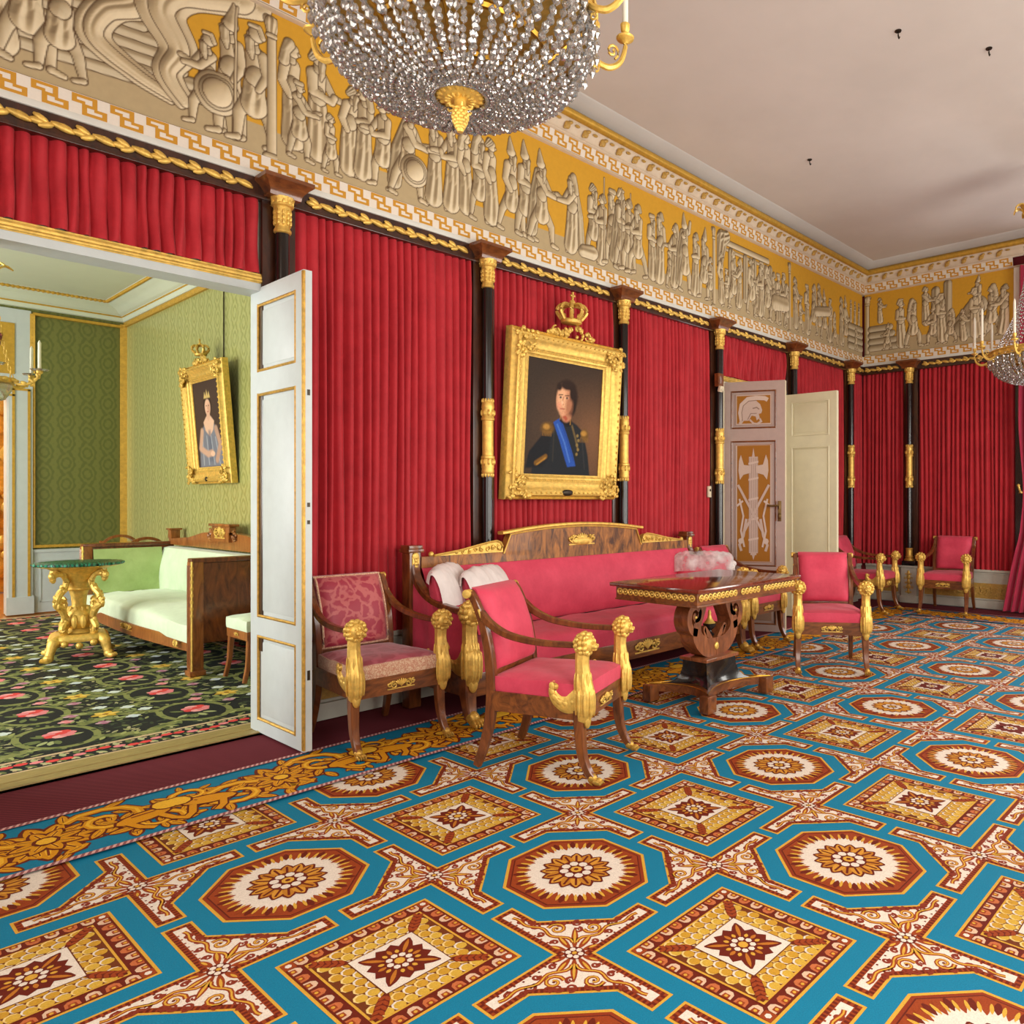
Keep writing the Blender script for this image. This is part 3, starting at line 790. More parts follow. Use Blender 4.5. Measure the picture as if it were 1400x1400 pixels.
# ------------------------------------------------------------------ the great woven carpet
BLUE = L(16, 120, 154); GLD = L(212, 160, 58); RUST = L(150, 62, 24); DRUST = L(104, 30, 14); CREAM = L(226, 212, 196)
OCH = L(196, 146, 44); BRN = L(110, 52, 20); YEL = L(224, 178, 72)
G = .70; GX0 = 0.0; GY0 = -1.7145
def carpet():
    A = Art(.00035)
    x0, x1, y0, y1 = XF + .05, 7.955, YR + .05, -.459
    A.poly([(x0, y0), (x1, y0), (x1, y1), (x0, y1)], BLUE, 0)
    def place(cx, cy, k=0):
        c, s = [(1, 0), (0, 1), (-1, 0), (0, -1)][k]
        A.T = lambda p: (cx + G * (p[0] * c - p[1] * s), cy + G * (p[0] * s + p[1] * c))
    def sq(r): return [(-r, -r), (r, -r), (r, r), (-r, r)]
    def octo(r):
        t = r * math.tan(pi / 8)
        return [(-t, -r), (t, -r), (r, -t), (r, t), (t, r), (-t, r), (-r, t), (-r, -t)]
    def square(far):
        A.poly(sq(.348), GLD, 1); A.poly(sq(.335), DRUST, 2)
        n = 9 if not far else 7
        for k in range(4):
            a = k * pi / 2; c, s = cos(a), sin(a)
            R = lambda p: (p[0] * c - p[1] * s, p[0] * s + p[1] * c)
            for i in range(n):
                x = -.29 + .58 * (i + .5) / n; w = .58 / n * .40
                A.poly([R(q) for q in ((x - w, -.325), (x - w * .9, -.295), (x - w * .4, -.281), (x + w * .4, -.281), (x + w * .9, -.295), (x + w, -.325))], L(190, 104, 60) if i % 2 else L(216, 180, 150), 3)
                A.poly([R(q) for q in ((x - w * .6, -.327), (x - w * .5, -.302), (x + w * .5, -.302), (x + w * .6, -.327))], RUST, 4)
                if not far: A.disc(R((x, -.315)), .008, GLD, 5, 6)
            A.poly([R(q) for q in ((-.335, -.335), (-.285, -.335), (-.285, -.285), (-.335, -.285))], RUST, 4)
            A.disc(R((-.31, -.31)), .014, CREAM, 5, 6)
        A.poly(sq(.272), DRUST, 3); A.poly(sq(.266), GLD, 4); A.poly(sq(.256), BRN, 5)
        st = .0500; rows = 11
        for j in range(rows):
            for i in range(-6, 7):
                x = i * st + (st / 2 if j % 2 else 0); y = -.235 + j * .047
                if abs(x) > .240 or (abs(x) < .140 and abs(y) < .140): continue
                A.disc((x, y), .0265, CREAM if (i + j) % 2 else L(232, 200, 130), 6, 8 if not far else 6)
                A.disc((x + .004, y - .005), .0235, OCH if (i * 3 + j) % 3 else L(206, 164, 60), 7, 8 if not far else 6)
        for k in range(4):
            a = k * pi / 2 + pi / 4
            A.petal((0, 0), a, .20, .36, .05, DRUST, 8, 6)
            if not far:
                for q in range(5):
                    for sg in (-1, 1):
                        r = .22 + .027 * q
                        A.petal((r * cos(a), r * sin(a)), a + sg * .7, 0, .035, .018, RUST, 9, 4)
        A.poly(sq(.150), BRN, 8); A.poly(sq(.145), CREAM, 9)
        A.poly([(r * cos(a), r * sin(a)) for r, a in [((.132 if q % 2 else .108) * (1.14 if q % 6 == 3 else 1), 2 * pi * q / 24) for q in range(24)]], DRUST, 9.5)
        for q in range(16):
            a = q * pi / 8; r = .135 if q % 4 == 2 else .105 if q % 2 == 0 else .092
            if q % 4 == 2: r = .165
            A.petal((0, 0), a, .02, r, .06, DRUST, 10, 5)
            if not far: A.petal((0, 0), a, .06, r * .92, .018, GLD if q % 2 else L(186, 112, 36), 11, 4)
        A.disc((0, 0), .058, DRUST, 12, 10)
        for q in range(8): A.disc((.042 * cos(q * pi / 4), .042 * sin(q * pi / 4)), .0145, CREAM, 13, 6)
        A.disc((0, 0), .022, GLD, 13, 8)
    def octagon(far):
        A.poly(octo(.353), GLD, 1); A.poly(octo(.338), L(140, 52, 22), 2); A.poly(octo(.322), L(96, 28, 14), 3); A.poly(octo(.316), RUST, 4)
        A.disc((0, 0), .262, CREAM, 5, 28)
        n = 40 if not far else 24
        for q in range(n):
            a = 2 * pi * (q + .5) / n
            A.petal((0, 0), a, .315, .228 + .014 * (q % 2), .030, DRUST if q % 2 else RUST, 6, 4)
            if not far or q % 2: A.petal((0, 0), a + pi / n, .30, .238, .016, GLD, 7, 4)
        for q in range(16):
            a = 2 * pi * q / 16
            A.petal((0, 0), a, .05, .182, .078, DRUST, 8, 5)
        for q in range(16):
            a = 2 * pi * q / 16
            A.petal((0, 0), a, .05, .170, .056, L(186, 120, 36) if q % 2 else L(206, 144, 50), 9, 5)
            if not far: A.stroke([(.09 * cos(a), .09 * sin(a)), (.155 * cos(a), .155 * sin(a))], .008, DRUST, 10)
        A.disc((0, 0), .092, DRUST, 11, 14)
        for q in range(8):
            A.disc((.062 * cos(q * pi / 4 + .2), .062 * sin(q * pi / 4 + .2)), .023, CREAM, 12, 7)
        A.disc((0, 0), .040, DRUST, 13, 10); A.disc((0, 0), .030, GLD, 14, 8); A.disc((0, 0), .013, DRUST, 15, 6)
    def _wave(a, b, k):
        out = []
        for i in range(17):
            t = i / 16; out.append((a[0] + (b[0] - a[0]) * t, a[1] + (b[1] - a[1]) * t + k * sin(t * 15) * (1 - .5 * t)))
        return out
    def xshape(far):
        def outline(e):
            a = .062 - e; L_ = .472 - e; ch = .36 - e * 1.41; n_ = .07 - e
            P = []
            # arms +x, +y, -x, -y ; chamfer in (+,+) and (-,-), notch in (+,-) and (-,+)
            P += [(L_, -a), (L_, a), (ch - a, a), (a, ch - a), (a, L_), (-a, L_)]
            P += [(-a, n_ * 0 + a)]
            P += [(-L_, a), (-L_, -a), (-(ch - a), -a), (-a, -(ch - a)), (-a, -L_), (a, -L_), (a, -a)]
            return P
        o = outline(0)
        A.poly(o, GLD, 1); A.poly(outline(.012), RUST, 2)
        P = outline(.022); n = len(P)
        if not far:   # hatched inner edge
            for i in range(n):
                p, q = P[i], P[(i + 1) % n]; l = math.hypot(q[0] - p[0], q[1] - p[1]); m = int(l / .022)
                for k in range(m):
                    t = (k + .5) / m; x, y = p[0] + (q[0] - p[0]) * t, p[1] + (q[1] - p[1]) * t
                    dx, dy = (q[0] - p[0]) / l, (q[1] - p[1]) / l
                    A.stroke([(x + dy * .009, y - dx * .009), (x - dy * .010, y + dx * .010)], .009, DRUST, 3)
        A.poly(outline(.036), CREAM, 4)
        wk = .02
        for sg in (1, -1):
            S = lambda pts: [(p[0] * sg, p[1] * sg) for p in pts]
            # acanthus spray in the wide wedge
            for a_, l_ in ((pi / 4, .17), (pi / 4 + .5, .13), (pi / 4 - .5, .13), (pi / 4 + 1.05, .10), (pi / 4 - 1.05, .10)):
                c = (.02 * cos(a_) * sg, .02 * sin(a_) * sg)
                A.petal(c, a_ + (0 if sg > 0 else pi), .02, l_, .03, RUST, 5, 5)
                if not far: A.petal(c, a_ + (0 if sg > 0 else pi), .05, l_ * .9, .012, GLD, 6, 4)
            for (cx, cy, r, d, a0) in ((.185, .075, .042, 1, 2.6), (.075, .185, .042, -1, 2.1), (.27, .03, .026, -1, 3.5), (.03, .27, .026, 1, 1.2), (.35, .005, .020, 1, 3.3), (.005, .35, .020, -1, 1.4), (.165, .15, .024, 1, 0.5), (.13, .115, .022, -1, 0.5), (.115, .20, .022, 1, 2), (.20, .115, .022, -1, 2), (.23, .09, .018, 1, 1), (.09, .23, .018, -1, 1), (.31, .035, .016, 1, 0), (.035, .31, .016, -1, 0), (.12, .0, .018, 1, 3), (.0, .12, .018, -1, 3), (.21, .0, .018, -1, 3), (.0, .21, .018, 1, 3)):
                sp = S(spiral(cx, cy, r, 1.3, d, a0, 9 if far else 14))
                A.stroke(sp, .015 if r > .03 else .010, RUST if r > .03 else L(134, 50, 30), 5, taper=lambda t: 1 - .5 * t)
                if r > .03 and not far:
                    A.stroke(sp, .005, GLD, 6)
                    A.disc((cx * sg, cy * sg), .007, DRUST, 6, 6)
            for w_, c_, l_ in ((.014, RUST, 5), (.005, GLD, 6)):
                A.stroke(S(_wave((.06, .05), (.40, .0), .016)), w_, c_, l_); A.stroke(S([(b, a) for a, b in _wave((.06, .05), (.40, .0), .016)]), w_, c_, l_)
            if not far:
                for q in range(9):
                    x = .06 + .04 * q
                    A.disc((x * sg, (-.022 + .006 * (q % 2)) * sg), .006, DRUST, 5, 5); A.disc(((-.022) * sg, x * sg), .006, RUST, 5, 5)
        A.disc((0, 0), .045, DRUST, 7, 10)
        for q in range(6): A.disc((.027 * cos(q * pi / 3), .027 * sin(q * pi / 3)), .013, CREAM, 8, 6)
        A.disc((0, 0), .011, GLD, 9, 6)
    for i in range(-3, 12):
        for j in range(-1, 6):
            cx, cy = GX0 + G * i, GY0 - G * j
            if cx > 7.7 or cx < x0 + .26 or cy < y0 + .26: continue
            far = math.hypot(cx + 1.2, cy + 4.3) > 4.6
            place(cx, cy)
            (octagon if (i + j) % 2 == 0 else square)(far)
    for i in range(-3, 12):
        for j in range(-2, 6):
            cx, cy = GX0 + G * (i + .5), GY0 - G * (j + .5)
            if cx > 7.6 or cx < x0 + .35 or cy < y0 + .35 or cy > -.8: continue
            far = math.hypot(cx + 1.2, cy + 4.3) > 4.6
            # octagons sit at (i,j) and (i+1,j+1) when i+j is even: lower-right / upper-left on the floor
            place(cx, cy, 1 if (i + j) % 2 == 0 else 0)
            xshape(far)
    A.T = None
    # ---- border: blue ground, gold scrolling foliage, corded edges
    LB = 17
    def band(T, length, depth, seed):
        A.T = T
        A.poly([(0, 0), (length, 0), (length, depth), (0, depth)], BLUE, LB - 1)
        rnd = random.Random(seed); n = int(round(length / .86)); p = length / n
        D2_, D1_, G1, G2 = L(130, 52, 18), L(104, 34, 14), L(218, 146, 22), L(240, 182, 50)
        h = depth
        def leaf(c, a, l, w, k=0):
            A.petal(c, a, 0, l, w, D1_, LB + 1 + k, 6); A.petal(c, a, l * .06, l * .92, w * .66, G1, LB + 2 + k, 6); A.petal(c, a, l * .2, l * .8, w * .2, G2, LB + 3 + k, 4)
            A.stroke([(c[0] + l * .3 * cos(a), c[1] + l * .3 * sin(a)), (c[0] + l * .75 * cos(a), c[1] + l * .75 * sin(a))], w * .08, D2_, LB + 4 + k)
        def scroll(cx, cy, r, d, a0, w):
            sp = spiral(cx, cy, r, 1.35, d, a0, 16)
            A.stroke(sp, w, D1_, LB + 4, taper=lambda t: 1 - .4 * t); A.stroke(sp, w * .68, G1, LB + 5, taper=lambda t: 1 - .4 * t); A.stroke(sp, w * .2, G2, LB + 6)
            for q in range(7):
                x, y = sp[q * 2]; leaf((x, y), a0 + d * q * .9 + 1.2 * d, r * .75, r * .34, 2)
        for i in range(n):
            x = p * (i + .5)
            # palmette / rosette
            for q in range(11):
                a = 2 * pi * q / 11; leaf((x, h * .5), a, h * .40, h * .2)
            for q in range(8): leaf((x, h * .5), 2 * pi * q / 8 + .2, h * .25, h * .14, 3)
            A.disc((x, h * .5), h * .09, D1_, LB + 9, 10); A.disc((x, h * .5), h * .065, G2, LB + 10, 8)
            for sg in (1, -1):
                scroll(x + sg * p * .24, h * (.62 if sg > 0 else .4), h * .30, -sg, 1.6 + sg, h * .13)
                scroll(x + sg * p * .40, h * (.32 if sg > 0 else .68), h * .20, sg, -1.0, h * .10)
                for q in range(13):
                    leaf((x + sg * p * (.05 + .036 * q), h * (.18 + .64 * ((q * 43) % 13) / 13)), rnd.random() * 6.28, h * .20, h * .11, 0)
                for q in range(6):
                    leaf((x + sg * p * (.12 + .065 * q), h * (.24 + .52 * ((q * 37) % 10) / 10)), rnd.random() * 6.28, h * .22, h * .12, 1)
                # little crouching lion: body, legs, mane
                bx = x + sg * p * .36
                A.disc((bx, h * .46), h * .23, D1_, LB + 7, 12, ry=h * .12, rot=.25 * sg); A.disc((bx, h * .46), h * .21, G1, LB + 8, 12, ry=h * .095, rot=.25 * sg)
                A.disc((bx + sg * h * .2, h * .6), h * .12, D1_, LB + 9, 10); A.disc((bx + sg * h * .2, h * .6), h * .10, G2, LB + 10, 10)
                for lx in (-.14, .1):
                    A.stroke([(bx + lx * h, h * .42), (bx + (lx + .06 * sg) * h, h * .25), (bx + (lx + .14 * sg) * h, h * .16)], h * .085, D1_, LB + 7); A.stroke([(bx + lx * h, h * .42), (bx + (lx + .06 * sg) * h, h * .25), (bx + (lx + .14 * sg) * h, h * .16)], h * .055, G1, LB + 8)
                A.stroke([(bx - h * .08, h * .5), (bx + sg * h * .1, h * .52)], h * .02, D2_, LB + 9)
        # cords
        for y in (-.012, depth - .012):
            yy = y
            A.poly([(0, yy), (length, yy), (length, yy + .030), (0, yy + .030)], L(150, 88, 92), LB + 13)
            m = int(length / .022)
            for k in range(m):
                xx = length * k / m
                A.poly([(xx, yy + .002), (xx + .011, yy + .002), (xx + .024, yy + .028), (xx + .013, yy + .028)], L(216, 172, 164), LB + 14)
    b = .506
    band(lambda q: (x0 + q[0], -.9725 + q[1]), x1 - x0 - .0, b, 1)
    band(lambda q: (x1 - b + q[1], -.9725 - q[0]), -.9725 - y0, b - .0, 2)
    A.T = None
    return A.build('carpet', M['weave'], (0, 0, -.0118))
tag(carpet(), 'turquoise blue woven carpet with octagons, squares and a gold scroll border', 'carpet')

# ------------------------------------------------------------------ dark floral carpet of the green room
def floral():
    A = Art(.0005)
    x0, x1, y0, y1 = GL + .15, GX - .04, .262, GY - .3
    BLK = L(30, 34, 34); OLV = L(134, 138, 82); SAGE = L(108, 118, 70); PNK = L(228, 132, 138); RED = L(222, 72, 70); YL = L(214, 172, 62); WHT = L(208, 218, 214); PUR = L(176, 112, 136); TAN = L(206, 178, 140)
    A.poly([(x0, y0), (x1, y0), (x1, y1), (x0, y1)], BLK, 0)
    rnd = random.Random(11)
    for q in range(5200):
        px, py = rnd.uniform(-2.2, x1 - .1), rnd.uniform(y0 + .1, 4.6) if q % 3 else rnd.uniform(y0 + .1, 2.2)
        c_ = (L(58, 70, 48), L(86, 98, 58), L(120, 128, 78), L(148, 150, 96), L(70, 80, 56), L(178, 172, 130))[q % 6]
        A.petal((px, py), rnd.random() * 6.28, 0, rnd.uniform(.03, .065), .02, c_, .6 + (q % 7) * .05, 4)
    sx, sy = .693, .635
    for i in range(-6, 4):
        for j in range(0, 11):
            cx, cy = -.112 + sx * i, .85 + sy * j
            if cx < x0 + .1 or cx > x1 - .1 or cy > y1 - .15: continue
            far = cy > 3.2
            # olive lattice bands joining the medallions
            for (dx, dy) in ((sx / 2, sy / 2), (-sx / 2, sy / 2), (sx / 2, -sy / 2), (-sx / 2, -sy / 2)):
                if cy + dy < y0 + .16: continue
                A.stroke([(cx + dx * .42, cy + dy * .55), (cx + dx * .8, cy + dy * .72), (cx + dx * 1.0, cy + dy * 1.0)], .07, OLV, 1)
                if not far and y0 + .5 < cy:
                    for q in range(9):
                        A.petal((cx + dx * (.45 + .06 * q), cy + dy * (.55 + .05 * q)), rnd.random() * 6.28, .01, .075, .026, (SAGE, L(164, 168, 104), L(96, 104, 62))[q % 3], 4, 4)
            A.disc((cx, cy), .19, OLV, 2, 20, ry=.275, rot=.12); A.disc((cx, cy), .155, BLK, 3, 20, ry=.235, rot=.12)
            for q in range(22 if not far else 10):
                a = q * .63; r = .172
                A.disc((cx + r * cos(a), cy + r * 1.45 * sin(a)), .014, SAGE if q % 2 else L(70, 78, 50), 4, 6)
            for q in range(12 if not far else 6):
                A.petal((cx - .02, cy - .03), rnd.random() * 6.28, .06, .14, .035, L(170, 176, 122) if q % 2 else SAGE, 5, 4)
            for q in range(7):
                A.disc((cx + .02 + .045 * cos(q * .9), cy + .04 + .055 * sin(q * .9)), .036, (PNK, RED, L(240, 168, 168))[q % 3], 6, 8)
            A.disc((cx + .03, cy + .05), .03, RED, 7, 8)
            # diamond with a yellow flower, and sprigs
            ex, ey = cx + sx * .44, cy + sy * .5
            if ex < x1 - .15 and ey < y1 - .15:
                for q in range(6):
                    a = q * 1.05; A.petal((ex, ey), a, .01, .075, .045, YL if q % 2 else L(230, 196, 96), 6, 5)
                A.disc((ex, ey), .018, L(150, 100, 40), 7, 6)
                for q, (dx, dy, c) in enumerate(((-.15, .1, PUR), (-.2, -.02, PNK), (.14, .09, WHT), (.2, -.04, WHT), (.02, .2, WHT), (-.06, -.2, PUR), (.1, -.17, L(196, 206, 212)))):
                    for w in range(4):
                        A.disc((ex + dx + .02 * cos(w * 1.6), ey + dy + .022 * sin(w * 1.6)), .022, c if w % 2 else mixc(c, (.8, .8, .8), .3), 6, 6)
                    for w in range(4): A.petal((ex + dx * .8, ey + dy * .8), rnd.random() * 6.28, .01, .07, .024, L(150, 158, 100) if w % 2 else SAGE, 5, 4)
    def edge(T, n, l):
        A.T = T
        A.poly([(0, 0), (l, 0), (l, .245), (0, .245)], BLK, 8)
        A.poly([(0, .215), (l, .215), (l, .245), (0, .245)], TAN, 9); A.poly([(0, .0), (l, .0), (l, .045), (0, .045)], TAN, 9)
        for k in range(n):
            x = l * (k + .5) / n
            A.disc((x, .13 + .03 * sin(k * 1.1)), .03, RED if k % 3 else PNK, 10, 7, ry=.024)
            for q in (-1, 1):
                A.petal((x, .13), q * 1.3 + .3, .02, .085, .03, SAGE if k % 2 else L(176, 178, 130), 9, 4); A.disc((x + .02, .13 + q * .06), .011, TAN, 10, 5)
        A.T = None
    edge(lambda p: (x0 + p[0], y0 + p[1]), 90, x1 - x0); edge(lambda p: (x1 - p[1], y0 + p[0]), 100, y1 - y0); edge(lambda p: (x1 - p[0], y1 - p[1]), 60, x1 - x0)
    return A.build('floral_carpet', M['weave'], (0, 0, -.0065))
tag(floral(), 'black floral carpet with pink roses covering the green room floor', 'carpet')
# ------------------------------------------------------------------ painted grisaille frieze
FZ0, FZ1 = 3.222, 4.05
YBG = L(208, 156, 46); GRD = L(180, 160, 122); FIG_L = L(228, 212, 178); FIG_M = L(184, 164, 128); FIG_D = L(84, 62, 36); OUT = L(78, 50, 24)
class Frieze(Paint):
    def part(s, segs, fold=0.0, nf=5, tone=1.0, ph=0.0):
        """segs: [(x,y,r), ...] a chain of round-sectioned limbs painted as one form"""
        m = max(r for _, _, r in segs) + .012
        sl = s.win(min(p[0] for p in segs) - m, max(p[0] for p in segs) + m, min(p[1] for p in segs) - m, max(p[1] for p in segs) + m)
        X, Y = s.X[sl], s.Y[sl]
        if X.size == 0 or min(X.shape) < 3: return
        h = np.zeros(X.shape); dmin = np.full(X.shape, 9.0)
        for (x1, y1, r1), (x2, y2, r2) in zip(segs[:-1], segs[1:]):
            dx, dy = x2 - x1, y2 - y1; l2 = dx * dx + dy * dy + 1e-9
            t = np.clip(((X - x1) * dx + (Y - y1) * dy) / l2, 0, 1)
            r = r1 + (r2 - r1) * t
            ox, oy = X - x1 - t * dx, Y - y1 - t * dy
            d = np.hypot(ox, oy)
            hh = np.sqrt(np.clip(1 - (d / r) ** 2, 0, None)) * np.minimum(r, .06)
            if fold:
                lat = ((X - x1) * -dy + (Y - y1) * dx) / math.sqrt(l2) / r
                hh = hh + np.where(d < r, fold * np.minimum(r, .06) * np.cos(lat * nf + ph + 1.2 * t) * np.clip(1.3 - (d / r), 0, 1), 0)
            h = np.maximum(h, hh); dmin = np.minimum(dmin, d - r)
        gy, gx = np.gradient(h, s.step)
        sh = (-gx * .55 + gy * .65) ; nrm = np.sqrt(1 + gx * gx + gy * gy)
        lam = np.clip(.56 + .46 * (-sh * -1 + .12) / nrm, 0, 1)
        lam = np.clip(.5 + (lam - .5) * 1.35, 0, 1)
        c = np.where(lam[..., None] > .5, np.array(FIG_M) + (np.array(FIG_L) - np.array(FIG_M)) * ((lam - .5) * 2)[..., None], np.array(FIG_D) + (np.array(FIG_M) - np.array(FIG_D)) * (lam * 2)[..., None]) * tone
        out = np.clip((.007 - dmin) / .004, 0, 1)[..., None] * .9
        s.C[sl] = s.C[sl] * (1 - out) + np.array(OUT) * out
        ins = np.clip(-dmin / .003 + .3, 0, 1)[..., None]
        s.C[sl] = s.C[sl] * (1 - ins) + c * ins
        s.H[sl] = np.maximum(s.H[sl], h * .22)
    def figure(s, x, base, ht, face=1, robe='long', hat=None, beard=False, arm='rest', cape=False, stride=.0, seed=0, tone=1.0, shield=False, spear=False, bend=0.0):
        r = random.Random(seed); f = face
        def P(u, v, rad): return (x + f * (u + bend * max(0, v - .4)) * ht, base + (v - bend * .25 * max(0, v - .5)) * ht, rad * ht)
        if cape: s.part([P(-.05, .82, .05), P(-.10, .5, .085), P(-.14, .14, .08)], .25, 6, tone * .85)
        if spear: s.part([P(.17, .02, .008), P(.15, 1.08, .008)], tone=tone)
        # far arm
        if arm in ('reach', 'hold'): s.part([P(.05, .77, .04), P(.15, .62, .034), P(.27, .66 if arm == 'reach' else .6, .024)], tone=tone * .9)
        # legs
        if robe != 'long':
            st = .05 + stride
            s.part([P(-.03, .42, .06), P(-.05 - st * .6, .23, .045), P(-.05 - st, .04, .027)], tone=tone * .92); s.part([P(-.05 - st, .03, .024), P(.02 - st, .012, .02)], tone=tone * .92)
            s.part([P(.03, .42, .065), P(.05 + st * .8, .24, .047), P(.04 + st, .04, .028)], tone=tone); s.part([P(.04 + st, .03, .026), P(.12 + st, .012, .02)], tone=tone)
            s.part([P(.0, .58, .085), P(.01, .44, .09), P(.01, .34, .108)], .28, 7, tone, r.random() * 3)
        else:
            s.part([P(-.03, .05, .03), P(.09, .015, .022)], tone=tone)
            s.part([P(.0, .62, .074), P(.01, .35, .092), P(.015 + stride * .3, .1, .112)], .30, 8, tone, r.random() * 3)
        s.part([P(.0, .76, .078), P(.0, .57, .068)], .1, 4, tone)
        s.part([P(0, .585, .072), P(.01, .56, .072)], tone=tone * .9)
        if shield:
            for rr, tn in ((.17, .95), (.135, .8), (.11, 1.06)): s.part([P(.1, .32, rr), P(.101, .321, rr)], tone=tn)
        # near arm
        if arm == 'rest': s.part([P(-.06, .77, .045), P(-.09, .6, .038), P(-.02, .47, .026)], tone=tone)
        elif arm == 'fold': s.part([P(-.06, .77, .045), P(-.07, .62, .04), P(.08, .6, .03)], .1, 4, tone)
        elif arm == 'up': s.part([P(-.04, .77, .045), P(.1, .86, .036), P(.13, 1.0, .026)], tone=tone)
        elif arm == 'reach': s.part([P(-.04, .77, .045), P(.08, .62, .038), P(.24, .6, .026)], tone=tone)
        elif arm == 'hold': s.part([P(-.05, .77, .045), P(-.04, .6, .04), P(.14, .57, .03), P(.16, .62, .03)], tone=tone)
        # head
        s.part([P(0, .80, .034), P(.008, .85, .034)], tone=tone * .9)
        s.part([P(.012, .912, .056), P(.018, .89, .05)], tone=tone * 1.03)
        s.part([P(.068, .89, .012), P(.072, .885, .012)], tone=tone * 1.05)
        if beard: s.part([P(.045, .865, .034), P(.04, .78, .03), P(.03, .72, .012)], .3, 5, tone * .9)
        if hat == 'point': s.part([P(-.005, .93, .06), P(-.02, 1.05, .022), P(-.02, 1.09, .008)], .1, 4, tone)
        elif hat == 'helm': s.part([P(-.01, .935, .062), P(-.01, .95, .06)], tone=tone * .95); s.part([P(-.06, .93, .025), P(-.03, 1.0, .025), P(.04, 1.0, .018)], .2, 5, tone)
        elif hat == 'cap': s.part([P(-.035, .95, .035), P(.04, .955, .03)], tone=tone * .9)
        elif hat == 'hood': s.part([P(-.02, .955, .052), P(-.055, .88, .04), P(-.07, .78, .045)], .15, 5, tone * .92)
        else: s.part([P(-.015, .945, .045), P(-.05, .90, .03)], .35, 9, tone * .75)
    def ground(s, z0, z1, bumps=0.0):
        k = np.clip((z0 + .0 - s.Y) / .006, 0, 1)[..., None]
        s.C = s.C * (1 - k) + np.array(GRD) * k
    def column(s, x):
        s.part([(x, .0, .026), (x, .70, .024)], tone=1.02); s.part([(x - .03, .775, .02), (x + .03, .775, .02)], tone=1.0)
        s.part([(x, .70, .026), (x, .76, .04)], .35, 8); s.part([(x - .02, .69, .012), (x + .02, .69, .012)])
        s.part([(x - .03, .01, .018), (x + .03, .01, .018)])
H = FZ1 - FZ0
def panel(x0, x1, step): return Frieze(x0, x1, 0, H, step, YBG)

# panel 1: smoke and soldiers
p = panel(-1.3, .72, .005); p.ground(.17, 0)
for i in range(7): p.part([(-.5 + .02 * i, .15 + .055 * i, .035), (.35 - .06 * i, .20 + .05 * i, .035)], .1, 5, .82)
def plume(xs, w, seed):
    pts = bez([(a, b, 0) for a, b in xs], 26); n = len(pts)
    for k in (-1, 1, 0):
        p.part([(q.x + k * w * .9 * (.25 + i / n), q.y + .012 * k, w * (.30 + .80 * (i / n))) for i, q in enumerate(pts)], .16, 6, 1.04 - .05 * abs(k), seed)
plume([(.20, .14), (.02, .20), (-.14, .30), (-.10, .44), (.03, .54), (-.02, .66), (-.14, .72), (-.24, .82)], .07, 1)
plume([(.25, .14), (.17, .26), (.22, .40), (.14, .56), (.20, .68), (.36, .76), (.50, .82)], .085, 3)
for a in ((-.75, .06, .66, 1, 'long', None, False, 'reach'), (-.52, .06, .68, 1, 'long', 'hood', False, 'rest'), (-.40, .05, .62, 1, 'short', None, True, 'up'), (-.27, .05, .55, -1, 'short', None, False, 'up'), (.36, .05, .5, -1, 'short', 'helm', True, 'reach')):
    p.figure(a[0], a[1], a[2], a[3], a[4], a[5], a[6], a[7], seed=int(a[0] * 50), stride=.06)
p.figure(.47, .04, .66, -1, 'short', 'point', True, 'rest', shield=True, seed=4); p.figure(.60, .04, .66, -1, 'short', 'helm', True, 'rest', seed=5, spear=True, stride=.05)
p.column(.69); p1 = p
# panel 2: the long procession
p = panel(.72, 5.0, .0055); p.ground(.16, 0)
fig = [(.80, .10, .62, 1, 'long', 'hood', False, 'rest'), (.95, .08, .66, 1, 'long', None, True, 'hold'), (.84, .05, .46, 1, 'short', 'cap', False, 'reach'), (1.03, .03, .36, 1, 'short', None, False, 'fold'),
       (1.14, .06, .56, 1, 'long', None, True, 'rest'), (1.25, .06, .58, -1, 'long', 'hood', False, 'fold'), (1.38, .05, .56, -1, 'short', None, False, 'hold'), (1.54, .04, .60, 1, 'short', None, False, 'reach'),
       (1.76, .05, .60, -1, 'long', None, True, 'fold'), (1.90, .05, .62, -1, 'long', 'cap', True, 'hold'), (2.00, .07, .58, 1, 'long', 'hood', False, 'rest'), (2.12, .05, .62, 1, 'short', 'hood', True, 'fold'), (2.22, .06, .62, 1, 'long', None, False, 'rest'),
       (2.41, .05, .64, 1, 'short', 'point', True, 'rest'), (2.54, .05, .66, 1, 'short', 'point', True, 'fold'), (2.70, .04, .66, 1, 'short', 'point', True, 'reach'),
       (3.03, .05, .64, -1, 'long', 'hood', True, 'reach'), (3.27, .07, .62, 1, 'short', None, True, 'fold'), (3.38, .04, .60, -1, 'long', None, False, 'hold'), (3.50, .06, .66, -1, 'short', 'cap', True, 'rest'), (3.61, .05, .68, 1, 'short', 'helm', True, 'fold'), (3.71, .06, .64, -1, 'short', None, False, 'rest'),
       (3.83, .05, .64, -1, 'short', None, True, 'hold'), (4.02, .06, .60, 1, 'long', 'cap', True, 'fold'), (4.14, .05, .66, -1, 'long', None, True, 'rest'), (4.28, .04, .42, 1, 'short', None, False, 'reach'), (4.36, .06, .60, -1, 'long', 'hood', False, 'hold'), (4.50, .05, .68, 1, 'short', 'point', True, 'up'),
       (4.68, .05, .62, -1, 'long', None, True, 'fold'), (4.82, .05, .64, -1, 'short', 'point', True, 'rest'), (4.92, .05, .44, -1, 'short', None, False, 'fold')]
for k, a in enumerate(fig):
    p.figure(a[0], a[1], a[2], a[3], a[4], a[5], a[6], a[7], cape=(k in (7, 15, 16, 20, 27)), stride=.09 if k in (7, 13, 15, 22) else .02, seed=k * 7, shield=(k == 7), spear=(k in (19, 21, 22)), tone=1.0 - .05 * (k % 3 == 2), bend=.12 if k in (4, 7) else 0)
p.part([(3.15, .10, .05), (3.26, .11, .06)], .2, 5); p.column(4.985); p2 = p
